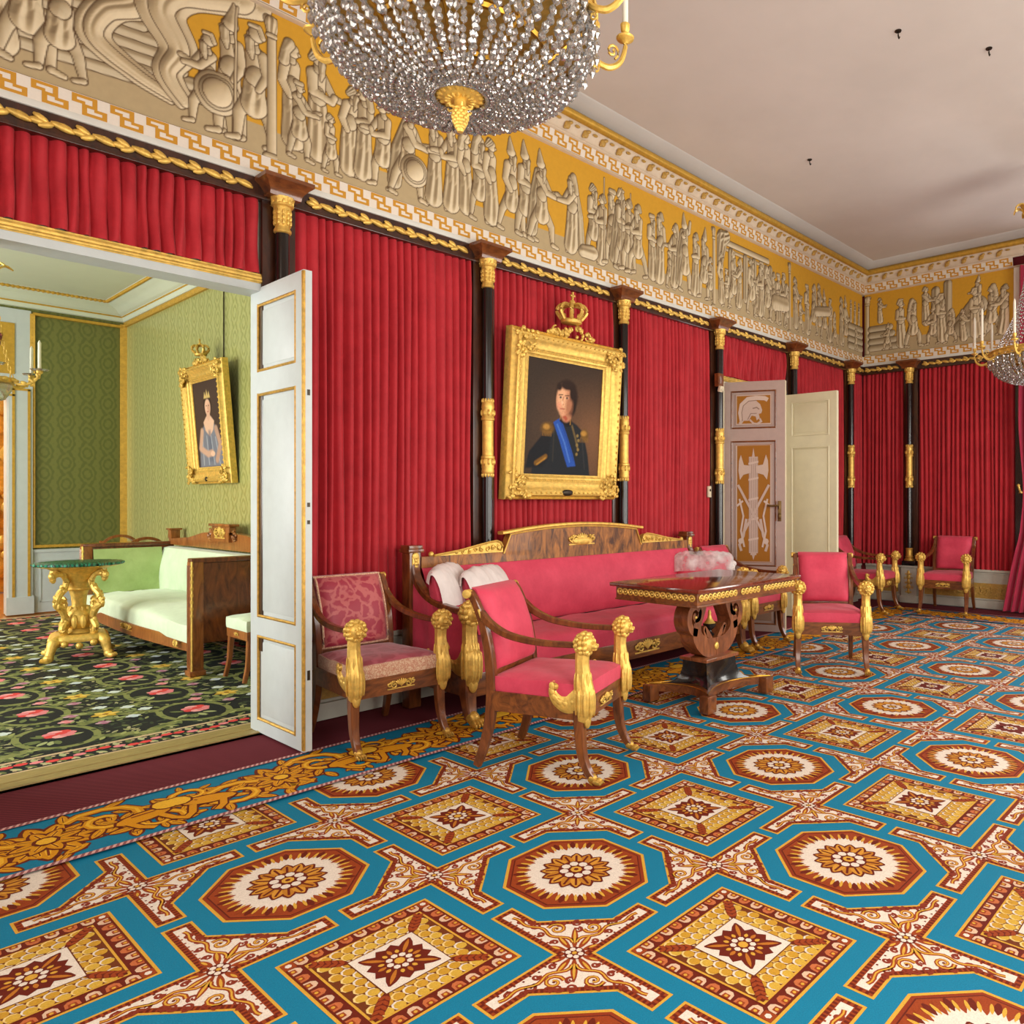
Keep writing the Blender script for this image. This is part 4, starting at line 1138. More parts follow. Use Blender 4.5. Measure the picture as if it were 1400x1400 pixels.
# panel 3: hall and crowd
p = panel(5.0, 6.495, .008); p.ground(.19, 0)
p.part([(5.2, .70, .03), (6.0, .70, .03)], tone=.95); p.part([(5.2, .63, .015), (6.0, .63, .015)], tone=.9)
for x in (5.28, 5.55, 5.72, 5.88, 6.05): p.part([(x, .2, .045), (x, .62, .045)], .3, 6, .85)
p.part([(5.08, .45, .05), (5.12, .72, .09), (5.2, .76, .06)], .4, 9, .9)
for k, (x, b, h, f) in enumerate(((5.10, .06, .52, 1), (5.2, .04, .4, -1), (5.32, .06, .58, 1), (5.44, .08, .52, -1), (5.66, .06, .60, 1), (5.78, .04, .44, 1), (5.86, .07, .58, -1), (5.98, .05, .60, 1), (6.12, .06, .56, -1), (6.22, .05, .58, 1), (6.34, .06, .58, -1), (6.42, .04, .5, 1))):
    p.figure(x, b, h, f, 'long' if k % 3 == 0 else 'short', (None, 'cap', 'helm', 'hood')[k % 4], k % 2 == 0, ('rest', 'fold', 'hold', 'reach')[k % 4], seed=k * 13, stride=.03)
p.part([(6.15, .28, .09), (6.38, .3, .08)], .2, 4); p.column(6.48); p3 = p
# panel 4
p = panel(6.5, XB - .012, .009); p.ground(.19, 0)
for k, (x, b, h, f) in enumerate(((6.60, .07, .60, 1), (6.72, .05, .4, 1), (6.88, .05, .60, 1), (7.05, .08, .6, -1), (7.18, .2, .52, 1), (7.32, .06, .56, 1), (7.48, .05, .55, -1), (7.60, .03, .42, 1), (7.78, .06, .62, 1), (7.9, .06, .6, 1))):
    p.figure(x, b, h, f, 'short' if k % 2 else 'long', (None, 'point', 'cap', 'hood')[k % 4], k % 2 == 0, ('reach', 'hold', 'fold', 'rest')[k % 4], seed=k * 17, stride=.06)
p.part([(7.1, .36, .06), (7.42, .42, .06)], .15, 4)
for i in range(4): p.part([(8.0, .1 + .085 * i, .04), (8.38, .1 + .085 * i, .04)], .05, 3, .78)
for k in range(3): p.figure(8.06 + .12 * k, .40, .3, -1, 'long', 'cap', False, 'fold', seed=k)
p.figure(8.2, .06, .34, 1, 'short', None, False, 'reach', seed=91); p4 = p
# panel 5: on the back wall (x measured from the corner)
p = panel(.012, 1.862, .008); p.ground(.19, 0); p.column(.05)
for i in range(4): p.part([(.1, .1 + .085 * i, .04), (.45 - .03 * i, .1 + .085 * i, .04)], .05, 3, .78)
p.part([(.95, .2, .06), (.95, .72, .05)], .2, 5, .8); p.part([(1.10, .2, .05), (1.10, .78, .05)], .2, 5, .75); p.part([(1.2, .2, .09), (1.45, .45, .12)], .2, 4, .8); p.part([(1.3, .2, .12), (1.5, .2, .12)], .1, 4, .75)
for k, (x, b, h, f) in enumerate(((.22, .42, .34, 1), (.33, .06, .32, -1), (.50, .06, .62, 1), (.66, .05, .62, 1), (.82, .3, .5, 1), (.92, .05, .48, -1), (1.02, .06, .6, 1), (1.14, .04, .42, -1), (1.28, .04, .4, 1), (1.46, .36, .42, -1), (1.42, .06, .6, 1), (1.62, .06, .62, -1), (1.76, .06, .60, -1))):
    p.figure(x, b, h, f, 'short' if k % 2 else 'long', (None, 'point', 'helm', 'hood')[k % 4], k % 3 == 0, ('reach', 'hold', 'fold', 'rest')[k % 4], seed=k * 19, stride=.05)
p5 = p
for q in (p1, p2, p3, p4): 
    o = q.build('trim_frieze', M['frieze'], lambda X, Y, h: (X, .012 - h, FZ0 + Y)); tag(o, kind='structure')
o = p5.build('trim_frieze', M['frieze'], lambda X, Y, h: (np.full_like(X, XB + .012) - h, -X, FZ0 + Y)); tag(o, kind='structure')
for k, o in enumerate([q for q in bpy.data.objects if q.name.startswith('trim_frieze')]): o.name = 'trim_%d' % (21 + k)
# ------------------------------------------------------------------ pleated red hangings
def drape(name, label, x0, x1, z0, z1, M4=None, seed=0, flare=0.0):
    rnd = random.Random(seed); mb = MB()
    if M4: mb.push(M4)
    n = max(4, int(round((x1 - x0) / .058))); ws = [1 + .6 * (rnd.random() - .5) for _ in range(n)]; t = sum(ws); xs = [x0]
    for w in ws: xs.append(xs[-1] + w / t * (x1 - x0))
    cols = []; K = 9
    for i in range(n):
        dp = .040 + .016 * rnd.random()
        for k in range(K):
            u = k / K
            cols.append((xs[i] + (xs[i + 1] - xs[i]) * (u if u > 0 else 0), dp * (sin(pi * (u - .10) / .90) ** .55 if u > .105 else 0.0), rnd.random()))
    cols.append((x1, 0, 0)); nz = 14
    rr = [rnd.random() for _ in range(n + 1)]
    vs = []
    for j in range(nz):
        v = j / (nz - 1); z = z0 + (z1 - z0) * v
        for q, (x, d, r_) in enumerate(cols):
            i = q // K
            wob = .010 * sin(3.0 * v + rr[i] * 6) * (1 - v) * (1 if 0 < q < len(cols) - 1 else 0)
            xx = x + wob * .8
            dd = d * (.8 + .2 * cos(5 * v + rr[i] * 5)) * (1 if v < .97 else .8)
            vs.append((xx, .052 - dd - .004 * sin(7 * v + rr[i] * 9), z))
    m = len(cols)
    fs = [(j * m + i, j * m + i + 1, (j + 1) * m + i + 1, (j + 1) * m + i) for j in range(nz - 1) for i in range(m - 1)]
    mb.add(vs, fs)
    o = mb.build(name, M['drape'], ang=80, recalc=False)
    return tag(o, label, 'wall hanging', 'pleated red wall hangings')
zt = 2.978; zb = .47; e = .10
drape('pleated_hanging', 'short pleated red hanging over the doorway to the green room', D1[0] - .1, PIL_A[0] - e, 2.565, zt, seed=1)
drape('pleated_hanging', 'tall pleated red hanging behind the faded armchair and open white door', PIL_A[0] + e, PIL_A[1] - e, zb, zt, seed=2)
drape('pleated_hanging', 'tall pleated red hanging behind the gold framed portrait of an officer', PIL_A[1] + e - .02, PIL_A[2] - e + .02, zb, zt, seed=3)
drape('pleated_hanging', 'tall pleated red hanging between the portrait and the helmet painted door', PIL_A[2] + e - .02, PIL_A[3] - e, zb, zt, seed=4)
drape('pleated_hanging', 'short pleated red hanging over the helmet painted door', PIL_A[3] + e, PIL_A[4] - e, 2.57, zt, seed=5)
drape('pleated_hanging', 'pleated red hanging just behind the plain cream door leaf', PIL_A[4] + e, PIL_A[5] - e, zb, zt, seed=6)
drape('pleated_hanging', 'narrow pleated red hanging on the long wall in the corner', PIL_A[5] + e, XB + .03, zb, zt, seed=7)
drape('pleated_hanging', 'pleated red hanging on the end wall between corner and black column', -.03, PIL_B[0] - e, zb, zt, BACKM, seed=8)
drape('pleated_hanging', 'pleated red hanging behind the lone armchair on the end wall', PIL_B[0] + e, PIL_B[1] - .06, zb, zt, BACKM, seed=9)

# ------------------------------------------------------------------ black half columns with gilt mounts
def column(loc, rz, label, first=None):
    if first is not None: return dup(first, loc, rz, label)
    t = thing('half_column', label, 'column', loc, rz, 'black and gold columns along the red walls')
    r = .036
    mb = MB(); mb.box((0, .035, 1.72), (.185, .045, 2.52), .004); mb.build('backing_board', M['mahogany_dark'], t)
    mb = MB(); mb.lathe([(r, .66), (r, 2.84)], 20, (0, -.03, 0)); mb.build('shaft', M['ebony'], t)
    mb = MB()
    mb.lathe([(.037, 2.80), (.045, 2.805), (.045, 2.82), (.038, 2.83), (.038, 2.84), (.040, 2.86), (.044, 2.91), (.047, 2.945), (.058, 2.952), (.058, 2.962), (.054, 2.966), (.060, 2.985), (.064, 2.998)], 28, (0, -.03, 0), flute=(12, .04))
    for q in range(10):
        a = 2 * pi * q / 10
        mb.ell((.05 * cos(a), -.03 + .05 * sin(a), 2.975), (.012, .012, .022), 6, 5)
        for k in range(3): mb.ell((.041 * cos(a), -.03 + .041 * sin(a), 2.86 + .028 * k), (.010, .010, .018), 6, 5)
    mb.build('gilt_capital', M['gold'], t)
    mb = MB()
    mb.lathe([(.037, 1.485), (.042, 1.49), (.046, 1.51), (.042, 1.525), (.046, 1.54), (.043, 1.56), (.043, 1.595), (.048, 1.60), (.048, 1.615), (.040, 1.62), (.040, 1.865), (.047, 1.87), (.047, 1.885), (.043, 1.89), (.043, 1.95), (.046, 1.96), (.043, 1.985), (.038, 2.005)], 24, (0, -.03, 0))
    for z in (1.575, 1.92):
        for q in range(9):
            a = 2 * pi * q / 9; mb.ell((.043 * cos(a), -.03 + .043 * sin(a), z), (.011, .011, .024), 6, 5)
    for q in range(12):
        a = 2 * pi * q / 12
        mb.ell((.037 * cos(a), -.03 + .037 * sin(a), 2.005), (.010, .008, .018), 6, 4); mb.ell((.037 * cos(a), -.03 + .037 * sin(a), 1.483), (.010, .008, .018), 6, 4)
    mb.build('gilt_band', M['gold'], t)
    mb = MB()
    mb.lathe([(.06, .535), (.064, .545), (.060, .558), (.046, .566), (.046, .575), (.052, .582), (.045, .594), (.042, .60), (.042, .68), (.047, .684), (.047, .692), (.038, .70)], 24, (0, -.03, 0)); mb.build('gilt_base', M['gold_dark'], t)
    mb = MB(); mb.box((0, -.02, .503), (.17, .10, .062), .006); mb.build('plinth', M['ebony'], t)
    mb = MB()
    pr = [(.085, .075, 2.995), (.088, .078, 3.005), (.086, .08, 3.012), (.095, .09, 3.03), (.112, .11, 3.05), (.132, .13, 3.066), (.136, .135, 3.070), (.136, .135, 3.092)]
    vs = []; fs = []
    for a, d, z in pr: vs += [(-a, .05, z), (-a, -d, z), (a, -d, z), (a, .05, z)]
    for k in range(len(pr) - 1):
        for i in range(4): fs.append((4 * k + i, 4 * k + (i + 1) % 4, 4 * k + 4 + (i + 1) % 4, 4 * k + 4 + i))
    fs += [(3, 2, 1, 0), tuple(4 * (len(pr) - 1) + i for i in range(4))]
    mb.add(vs, fs); mb.build('abacus', M['mahogany_x'], t, ang=25)
    mb = MB(); mb.box((0, .0, .245), (.20, .12, .45), .004); mb.box((0, -.005, .462), (.225, .14, .025), .005); mb.box((0, -.005, .045), (.225, .14, .09), .006)
    pd = mb.build('pedestal', M['dado'], t)
    mb = MB()
    for z, s in ((.38, .7), (.33, 1), (.27, .8), (.21, 1.1), (.15, .7)):
        mb.ell((0, -.062, z), (.026 * s, .007, .036), 8, 5)
        for sg in (-1, 1):
            mb.tube([(sg * p[0], -.062, p[1]) for p in spiral(.042 * s, z - .01, .022 * s, 1.2, 1, 2.4)], .0045, 5)
    mb.build('gilt_ornament', M['gold'], pd)
    return t
lab = ['black half column between the green room doorway and the faded armchair', 'black half column on the left side of the officer portrait', 'black half column on the right side of the officer portrait',
       'black half column directly left of the helmet painted door', 'black half column whose shaft passes behind the cream door leaf', 'black half column on the long wall nearest the room corner']
c0 = column((PIL_A[0], 0, 0), 0, lab[0])
for k in range(1, 6): column((PIL_A[k], 0, 0), 0, lab[k], c0)
column((XB, -PIL_B[0], 0), -pi / 2, 'black half column on the end wall above a white pedestal', c0)

for ch in c0.children:   # the first pedestal is cut back behind the open door leaf
    if ch.name.startswith('pedestal'): ch.scale.x = .36; ch.location.x = .045
# ------------------------------------------------------------------ doors
def frame_lines(mb, x0, x1, z0, z1, y, w, d):
    """moulding round a panel; x along the leaf, y = face"""
    for a, b in (((x0, y, z0), (x1, y, z0)), ((x0, y, z1), (x1, y, z1)), ((x0, y, z0), (x0, y, z1)), ((x1, y, z0), (x1, y, z1))):
        mb.bar(a, b, d, w) if a[0] == b[0] else mb.bar(a, b, d, w)
PAN = [(.075, .55), (.65, 1.90), (2.02, 2.40)]
def leaf(name, w, loc, rz, mat, trim, th=.045, zt=ZD - .01):
    """leaf hinged at its origin, running along local +x; local -y is the face seen"""
    root = bpy.data.objects.new(name, None); COL.objects.link(root); root.location = loc; root.rotation_euler = (0, 0, rz); root['kind'] = 'structure'
    mb = MB()
    st = .085
    mb.box((st / 2, 0, zt / 2 + .004), (st, th, zt - .008)); mb.box((w - st / 2, 0, zt / 2 + .004), (st, th, zt - .008))
    zs = [.008] + [q for p in PAN for q in p] + [zt]
    for a, b in zip(zs[0::2], zs[1::2]): mb.box((w / 2, 0, (a + b) / 2), (w - 2 * st, th, b - a))
    mb.build('stiles_and_rails', mat, root, smooth=False)
    for a, b in PAN:
        mb = MB(); mb.box((w / 2, 0, (a + b) / 2), (w - 2 * st + .01, th * .45, b - a + .01))
        mb.box((w / 2, 0, (a + b) / 2), (w - 2 * st - .07, th * .62, b - a - .07), .008)
        p = mb.build('door_panel', mat, root, ang=20)
        mb = MB()
        for sy in (-1, 1):
            y = sy * th * .42; x0, x1 = st + .008, w - st - .008
            for (q, r) in (((x0, y, a + .008), (x1, y, a + .008)), ((x0, y, b - .008), (x1, y, b - .008)), ((x0, y, a), (x0, y, b)), ((x1, y, a), (x1, y, b))): mb.tube([q, r], .008, 6)
        mb.build('panel_moulding', trim, p)
    return root
# leaf of the left doorway, opened square into the red room
dl = leaf('door_1', .64, (.655, .150, 0), -pi / 2, M['door_white'], M['gold_dark'])
mb = MB(); mb.box((.641, -.019, 1.25), (.005, .010, 2.47)); mb.box((.63, -.0235, 1.25), (.012, .003, 2.47)); mb.build('gilt_edge', M['gold_dark'], dl, smooth=False)
mb = MB()
for z, h in ((1.86, .03), (1.28, .022), (1.19, .02), (.40, .05)): mb.box((.6405, .004, z), (.004, .014, h))
mb.build('lock_plate', M['iron'], dl, smooth=False)
# painted leaf of the far doorway
ang = math.atan2(-.56, .235)
dp = leaf('door_2', .625, (5.150, .02, 0), ang, M['door_mauve'], M['mahogany_x'])
A = Art(.0008)
OC = L(160, 104, 26); PALE = L(196, 174, 160); PD = L(146, 122, 108)
xa, xb = .135, .49; 
A.poly([(xa, 2.06), (xb, 2.06), (xb, 2.36), (xa, 2.36)], OC, 0); A.poly([(xa, .69), (xb, .69), (xb, 1.86), (xa, 1.86)], OC, 0); A.poly([(xa, .115), (xb, .115), (xb, .51), (xa, .51)], L(150, 120, 100), 0)
for z0, z1 in ((2.06, 2.36), (.69, 1.86)): A.stroke([(xa + .006, z0 + .006), (xb - .006, z0 + .006), (xb - .006, z1 - .006), (xa + .006, z1 - .006)], .010, PALE, 1, closed=True)
def T(pts, ox, oz, s=1): return [(ox + a * s, oz + b * s) for a, b in pts]
# crested helmet
A.poly(T([(-.10, -.10), (-.115, -.02), (-.10, .05), (-.05, .10), (.02, .10), (.065, .06), (.085, .0), (.075, -.03), (.05, -.035), (.06, -.075), (.03, -.10), (.02, -.06), (-.02, -.05), (-.05, -.10)], .315, 2.20), PALE, 2)
A.stroke(T([(-.12, -.10), (-.135, -.02), (-.12, .06), (-.06, .115), (.02, .125), (.11, .118), (.14, .10)], .315, 2.20), .042, L(206, 184, 168), 3)
A.stroke(T([(-.11, -.1), (-.12, -.02), (-.105, .05), (-.05, .095), (.03, .10)], .315, 2.20), .008, PD, 4)
A.stroke(T([(-.01, .02), (.03, .03), (.055, .01)], .315, 2.20), .012, PD, 4); A.stroke(T([(-.06, -.09), (-.03, -.03), (.03, -.03)], .315, 2.2), .008, PD, 4)
A.stroke(T([(.06, -.08), (.075, -.11), (.04, -.13)], .315, 2.2), .018, PALE, 3); A.stroke(T([(-.11, -.09), (-.14, -.13)], .315, 2.2), .03, PALE, 3); A.stroke(T([(-.04, -.09), (.0, -.13), (.05, -.135)], .315, 2.2), .018, PALE, 3)
# fasces with axes and crossed swords
cx = .312
A.poly([(cx - .045, .78), (cx + .045, .78), (cx + .045, 1.74), (cx - .045, 1.74)], PALE, 2)
for k in range(-2, 3): A.stroke([(cx + k * .018, .79), (cx + k * .018, 1.73)], .004, PD, 3)
for z in (.9, 1.1, 1.3, 1.5, 1.66): A.poly([(cx - .05, z), (cx + .05, z + .02), (cx + .05, z + .04), (cx - .05, z + .02)], L(206, 186, 172), 4)
A.poly([(cx - .014, 1.74), (cx + .014, 1.74), (cx, 1.83)], PALE, 2); A.poly([(cx - .03, .78), (cx + .03, .78), (cx + .03, .76), (cx - .03, .76)], PALE, 3); A.poly([(cx - .015, .76), (cx + .015, .76), (cx, .71)], PALE, 3)
for sg in (-1, 1):
    A.poly([(cx + sg * a, b) for a, b in ((.03, 1.58), (.10, 1.56), (.135, 1.51), (.15, 1.60), (.145, 1.70), (.125, 1.76), (.095, 1.66), (.03, 1.65))], L(202, 180, 164), 5)
    A.stroke([(cx + sg * .155, 1.46), (cx - sg * .10, .98)], .024, PALE, 5); A.stroke([(cx + sg * .105, 1.30), (cx + sg * .165, 1.25)], .02, L(206, 186, 172), 6)
    A.stroke([(cx + sg * .14, 1.32), (cx + sg * .10, 1.15), (cx + sg * .125, 1.0), (cx + sg * .09, .84)], .018, L(206, 186, 172), 6)
    A.stroke([(cx + sg * .07, 1.12), (cx + sg * .10, .95), (cx + sg * .14, .86), (cx + sg * .12, .80)], .026, PALE, 5); A.disc((cx + sg * .125, .9), .028, L(206, 186, 172), 6, 10)
A.build('painted_trophy', M['art'], (0, -.0155, 0), (1, 0, 0), (0, 0, 1), dp)
def lever(root, x, z, sy):
    mb = MB(); y = sy * .023
    mb.box((x, y + sy * .004, z), (.035, .01, .20), .006); mb.lathe([(.012, -.02), (.014, 0), (.012, .02)], 12, (x, y + sy * .02, z + .04))
    mb.tube(bez([(x, y + sy * .015, z + .05), (x - .02, y + sy * .05, z + .055), (x - .07, y + sy * .055, z + .05), (x - .115, y + sy * .05, z + .058)], 6), .010, 8)
    mb.ell((x, y + sy * .01, z - .05), (.018, .012, .03), 8, 6)
    mb.build('lever_handle', M['old_brass'], root)
mb = MB(); mb.box((.628, 0, 1.25), (.006, .046, 2.47)); mb.build('leaf_edge', M['door_cream'], dp, smooth=False)
lever(dp, .572, 1.20, -1)
# plain cream leaf of the same doorway
dw = leaf('door_3', .63, (6.36, .0, 0), -pi / 2 + .02, M['door_cream'], M['door_cream'])
mb = MB()
for z in (2.02, 1.12): mb.box((.004, -.024, z), (.02, .006, .07)); 
mb.build('lock_plate', M['brass'], dw, smooth=False)
mb = MB(); wbox(mb, 6.30, 6.40, -.005, .06, 0, 2.5); wbox(mb, 5.10, 5.165, -.005, .06, 0, 2.5); tag(mb.build('trim_26', M['door_cream'], smooth=False), kind='structure')

# ------------------------------------------------------------------ small devices on the wall
t = thing('motion_sensor', 'small white sensor on a brown block beside the painted door', 'sensor', (4.975, -.05, 2.42))
mb = MB(); mb.box((0, -.005, .07), (.09, .05, .13), .004); mb.build('block', M['mahogany_x'], t)
mb = MB(); mb.box((-.015, -.035, -.02), (.055, .03, .06), .006, Rx(.35)); mb.ell((-.015, -.052, -.03), (.014, .008, .014), 8, 6); mb.build('sensor_body', M['device'], t)
t = thing('light_switch', 'small cream wall switch left of the painted door', 'switch', (4.885, .0, 1.39))
mb = MB(); mb.box((0, .0, 0), (.05, .02, .11), .004); mb.build('plate', M['device'], t)
mb = MB(); mb.box((0, -.012, .015), (.014, .012, .022), .002); mb.build('toggle', M['iron'], t)

# ------------------------------------------------------------------ gilt picture frames
def frame_mesh(mb, w, h, prof):
    """prof: (distance in from outer edge, forward height); frame in x-z plane, forward = -y, origin at bottom centre"""
    vs = []; fs = []; k = len(prof)
    for (sx, sz) in ((-1, 0), (1, 0), (1, 1), (-1, 1)):
        for d, f in prof: vs.append((sx * (w / 2 - d), -f, (d if sz == 0 else h - d)))
    for c in range(4):
        e = (c + 1) % 4
        for i in range(k - 1): fs.append((c * k + i, e * k + i, e * k + i + 1, c * k + i + 1))
    mb.add(vs, fs)
def corner_orn(mb, cx, cz, sx, sz, y, s, rnd):
    for q in range(26):
        a = rnd.random() * 6.28; r = rnd.random() ** .5 * s
        x = cx + sx * abs(r * cos(a)) * 1.5 - sx * s * .35; z = cz + sz * abs(r * sin(a)) * 1.5 - sz * s * .35
        mb.ell((x, y, z), (.012 + .014 * rnd.random(), .012, .010 + .012 * rnd.random()), 6, 5, Ry(rnd.random() * 3))
    mb.tube([(p[0], y - .004, p[1]) for p in spiral(cx + sx * s * .5, cz + sz * s * .5, s * .45, 1.3, sx * sz, .5)], .008, 6)
def crown(mb, c, s):
    x, y, z = c
    mb.lathe([(.055 * s, 0), (.062 * s, .005 * s), (.062 * s, .022 * s), (.056 * s, .028 * s)], 18, (x, y, z))
    for q in range(8):
        a = q * pi / 4; ca, sa = cos(a), sin(a)
        mb.tube(bez([(x + .058 * s * ca, y + .058 * s * sa, z + .025 * s), (x + .088 * s * ca, y + .088 * s * sa, z + .07 * s), (x + .066 * s * ca, y + .066 * s * sa, z + .108 * s), (x + .012 * s * ca, y + .012 * s * sa, z + .108 * s)], 5), .011 * s, 6)
        mb.ell((x + .06 * s * ca, y + .06 * s * sa, z + .038 * s), (.012 * s, .012 * s, .018 * s), 6, 5)
    mb.ell((x, y, z + .125 * s), .018 * s, 10, 8); mb.box((x, y, z + .162 * s), (.010 * s, .010 * s, .05 * s)); mb.box((x, y, z + .165 * s), (.034 * s, .010 * s, .010 * s))
def picture(name, label, w, h, fw, depth, mat_paint, cs=.9, cat='portrait'):
    t = thing(name, label, cat)
    mb = MB()
    k = fw / .165; d = depth
    prof = [(0, 0), (.0, d * .55), (.006, d * .62), (.012, d * .55), (.02 * k, d * .62), (.03 * k, d * .95), (.042 * k, d * 1.0), (.055 * k, d * .93), (.07 * k, d * .72), (.095 * k, d * .60), (.115 * k, d * .64), (.125 * k, d * .56), (.145 * k, d * .5), (.15 * k, d * .42), (fw, d * .36), (fw, d * .2)]
    frame_mesh(mb, w, h, prof)
    rnd = random.Random(5)
    for sx in (-1, 1):
        for sz in (0, 1):
            corner_orn(mb, sx * (w / 2 - fw * .30), (fw * .30 if sz == 0 else h - fw * .30), -sx, 1 if sz == 0 else -1, -d * .95, fw * .72, rnd)
    for q in range(24):
        for z in (fw * .28, h - fw * .28): mb.ell((-w / 2 + w * (q + .5) / 24, -d * .97, z), (.012, .010, .007), 6, 4)
        for sx in (-1, 1): mb.ell((sx * (w / 2 - fw * .28), -d * .97, h * (q + .5) / 24), (.007, .010, .012), 6, 4)
    for q in range(44):
        for z in (fw * .78, h - fw * .78): mb.ell((-w / 2 + fw * .7 + (w - fw * 1.4) * (q + .5) / 44, -d * .56, z), (.008, .006, .005), 5, 4)
    mb.build('frame', M['gold'], t)
    mb = MB(); wbox(mb, -w / 2 + .02, w / 2 - .02, -.01, 0, .02, h - .02); mb.build('backboard', M['mahogany_dark'], t, smooth=False)
    mb = MB()
    for q in range(46):
        u = rnd.uniform(-1, 1); v = rnd.random() * (1 - abs(u)) ** .8; mb.ell((u * .19 * cs, -d * (.45 + .3 * rnd.random()), h + .004 + .085 * cs * v), (.010 + .010 * rnd.random(), .012, .016 + .012 * rnd.random()), 6, 5, Ry(u * 1.3 + rnd.uniform(-.5, .5)))
    for sg in (-1, 1): mb.tube([(p[0], -d * .6, p[1]) for p in spiral(sg * .13 * cs, h + .03, .03 * cs, 1.3, -sg, 1.5)], .007, 6)
    crown(mb, (0, -d * .5, h + .082 * cs), cs)
    mb.build('crown_crest', M['gold'], t)
    return t
def dpaint1():
    w, h = .75, .83
    p = Paint(-w / 2, w / 2, 0, h, .0055, L(66, 52, 42))
    p.ellipse((.24, .33), (.34, .36), L(132, 92, 62), 1.6, .8); p.ellipse((-.2, .2), (.3, .4), L(66, 54, 44), 1.6, .7); p.ellipse((.1, .85), (.6, .3), L(48, 40, 34), 1.4, .7)
    CO = L(34, 38, 42)
    p.poly([(-.30, 0), (-.29, .12), (-.22, .25), (-.17, .34), (-.06, .40), (.04, .42), (.13, .38), (.20, .33), (.26, .15), (.29, 0)], CO, .012)
    p.poly([(-.36, .04), (-.33, .16), (-.2, .3), (-.13, .27), (-.14, .12), (-.2, .05)], L(28, 30, 34), .014)      # sleeve
    p.line([(-.26, .08), (-.17, .13)], .035, L(120, 84, 34), .012); p.line([(-.25, .07), (-.17, .12)], .012, L(168, 122, 50), .008)
    for k, (a, b) in enumerate(((-.165, .335), (.215, .31))):
        p.ellipse((a, b), (.062 if k == 0 else .04, .045), L(110, 80, 36), .5); p.ellipse((a - .01, b + .012), (.03, .02), L(178, 132, 60), .7)
        for q in range(7): p.line([(a - .04 + .013 * q, b - .02), (a - .045 + .014 * q, b - .055)], .006, L(132, 96, 44), .004)
    p.poly([(-.11, .385), (-.04, .425), (.03, .30), (.10, .16), (.135, .07), (.05, .06), (.02, .12), (-.04, .25)], L(42, 82, 168), .008)      # sash
    p.line([(-.07, .37), (.01, .24), (.07, .1)], .012, L(84, 128, 206), .01, .8); p.line([(-.04, .40), (.04, .26), (.11, .11)], .008, L(30, 58, 128), .008, .8)
    p.poly([(-.05, .40), (-.055, .47), (.0, .43), (.06, .46), (.075, .37), (.02, .36)], L(24, 24, 28), .008)      # collar
    p.line([(-.045, .41), (-.04, .46)], .008, L(160, 120, 50), .005); p.line([(.06, .38), (.06, .45)], .008, L(160, 120, 50), .005)
    def hd(x, y): return (x * 1.28 + .004, (y - .44) * 1.28 + .445)
    def E(c, r, col, soft, al=1.0): p.ellipse(hd(*c), (r[0] * 1.28, r[1] * 1.28), col, soft, al)
    def LN(pts, w_, col, soft=.003, al=1.0): p.line([hd(*q) for q in pts], w_ * 1.2, col, soft, al)
    E((.008, .45), (.045, .05), L(186, 126, 94), .3); p.poly([(-.02, .43), (.0, .46), (.03, .42), (.015, .40)], L(170, 60, 44), .01, .7)
    E((.006, .548), (.088, .098), L(46, 32, 26), .22); E((.050, .505), (.034, .066), L(40, 28, 22), .35)
    E((-.012, .525), (.062, .088), L(200, 140, 104), .14); E((-.030, .53), (.038, .072), L(226, 172, 132), .7); E((.03, .50), (.028, .06), L(158, 102, 74), .8, .7)
    E((.012, .612), (.060, .026), L(46, 32, 26), .5); E((-.055, .600), (.020, .022), L(46, 32, 26), .6); E((.052, .57), (.024, .045), L(44, 30, 24), .6)
    for ex in (-.040, .010):
        E((ex, .540), (.012, .005), L(190, 160, 136), .6); E((ex - .002, .540), (.007, .006), L(50, 34, 28), .5); LN([(ex - .016, .553), (ex + .014, .556)], .006, L(76, 50, 36), .004)
    LN([(-.018, .545), (-.029, .505), (-.016, .50)], .006, L(168, 108, 78), .006); E((-.028, .51), (.007, .012), L(238, 190, 154), .8)
    LN([(-.040, .475), (-.010, .475)], .007, L(160, 74, 62), .006); E((-.024, .446), (.02, .012), L(214, 156, 120), .9); E((-.048, .49), (.018, .02), L(222, 142, 114), 1.2, .6)
    p.line([(.08, .37), (.12, .28), (.15, .2)], .016, L(120, 100, 60), .012, .8)
    for q in range(5): p.ellipse((.14 + .012 * (q % 2), .30 - .035 * q), (.012, .012), L(150, 126, 72), .6, .8)
    for q in range(6): p.ellipse((-.02 + .016 * q, .27 - .04 * q - .03), (.006, .006), L(150, 118, 58), .6, .0)
    p.line([(-.1, .33), (-.1, .1)], .006, L(66, 62, 52), .01, .8); p.line([(.19, .28), (.23, .05)], .006, L(60, 60, 60), .012, .8)
    rs = np.random.RandomState(2); p.C *= (1 + .06 * rs.randn(*p.X.shape))[..., None]
    return p, w, h
pp, w, h = dpaint1()
FWID, FHT, FB = 1.165, 1.24, .19
pt = picture('framed_portrait', 'gold framed portrait of an officer with blue sash hanging above the sofa', FWID, FHT, FB, .11, None, 1.3)
pt.location = (2.865, .0, 1.315); pt.rotation_euler = (radians(4.0), 0, 0)
pp.build('canvas', M['canvas'], lambda X, Y, hh: (X * (FWID - 2 * FB) / w, np.full_like(X, -.032), FB + Y * (FHT - 2 * FB) / h), parent=pt)
mb = MB(); mb.ell((0, -.105, .055), (.055, .012, .024), 14, 8, e=.8); mb.build('name_plate', M['iron'], pt)
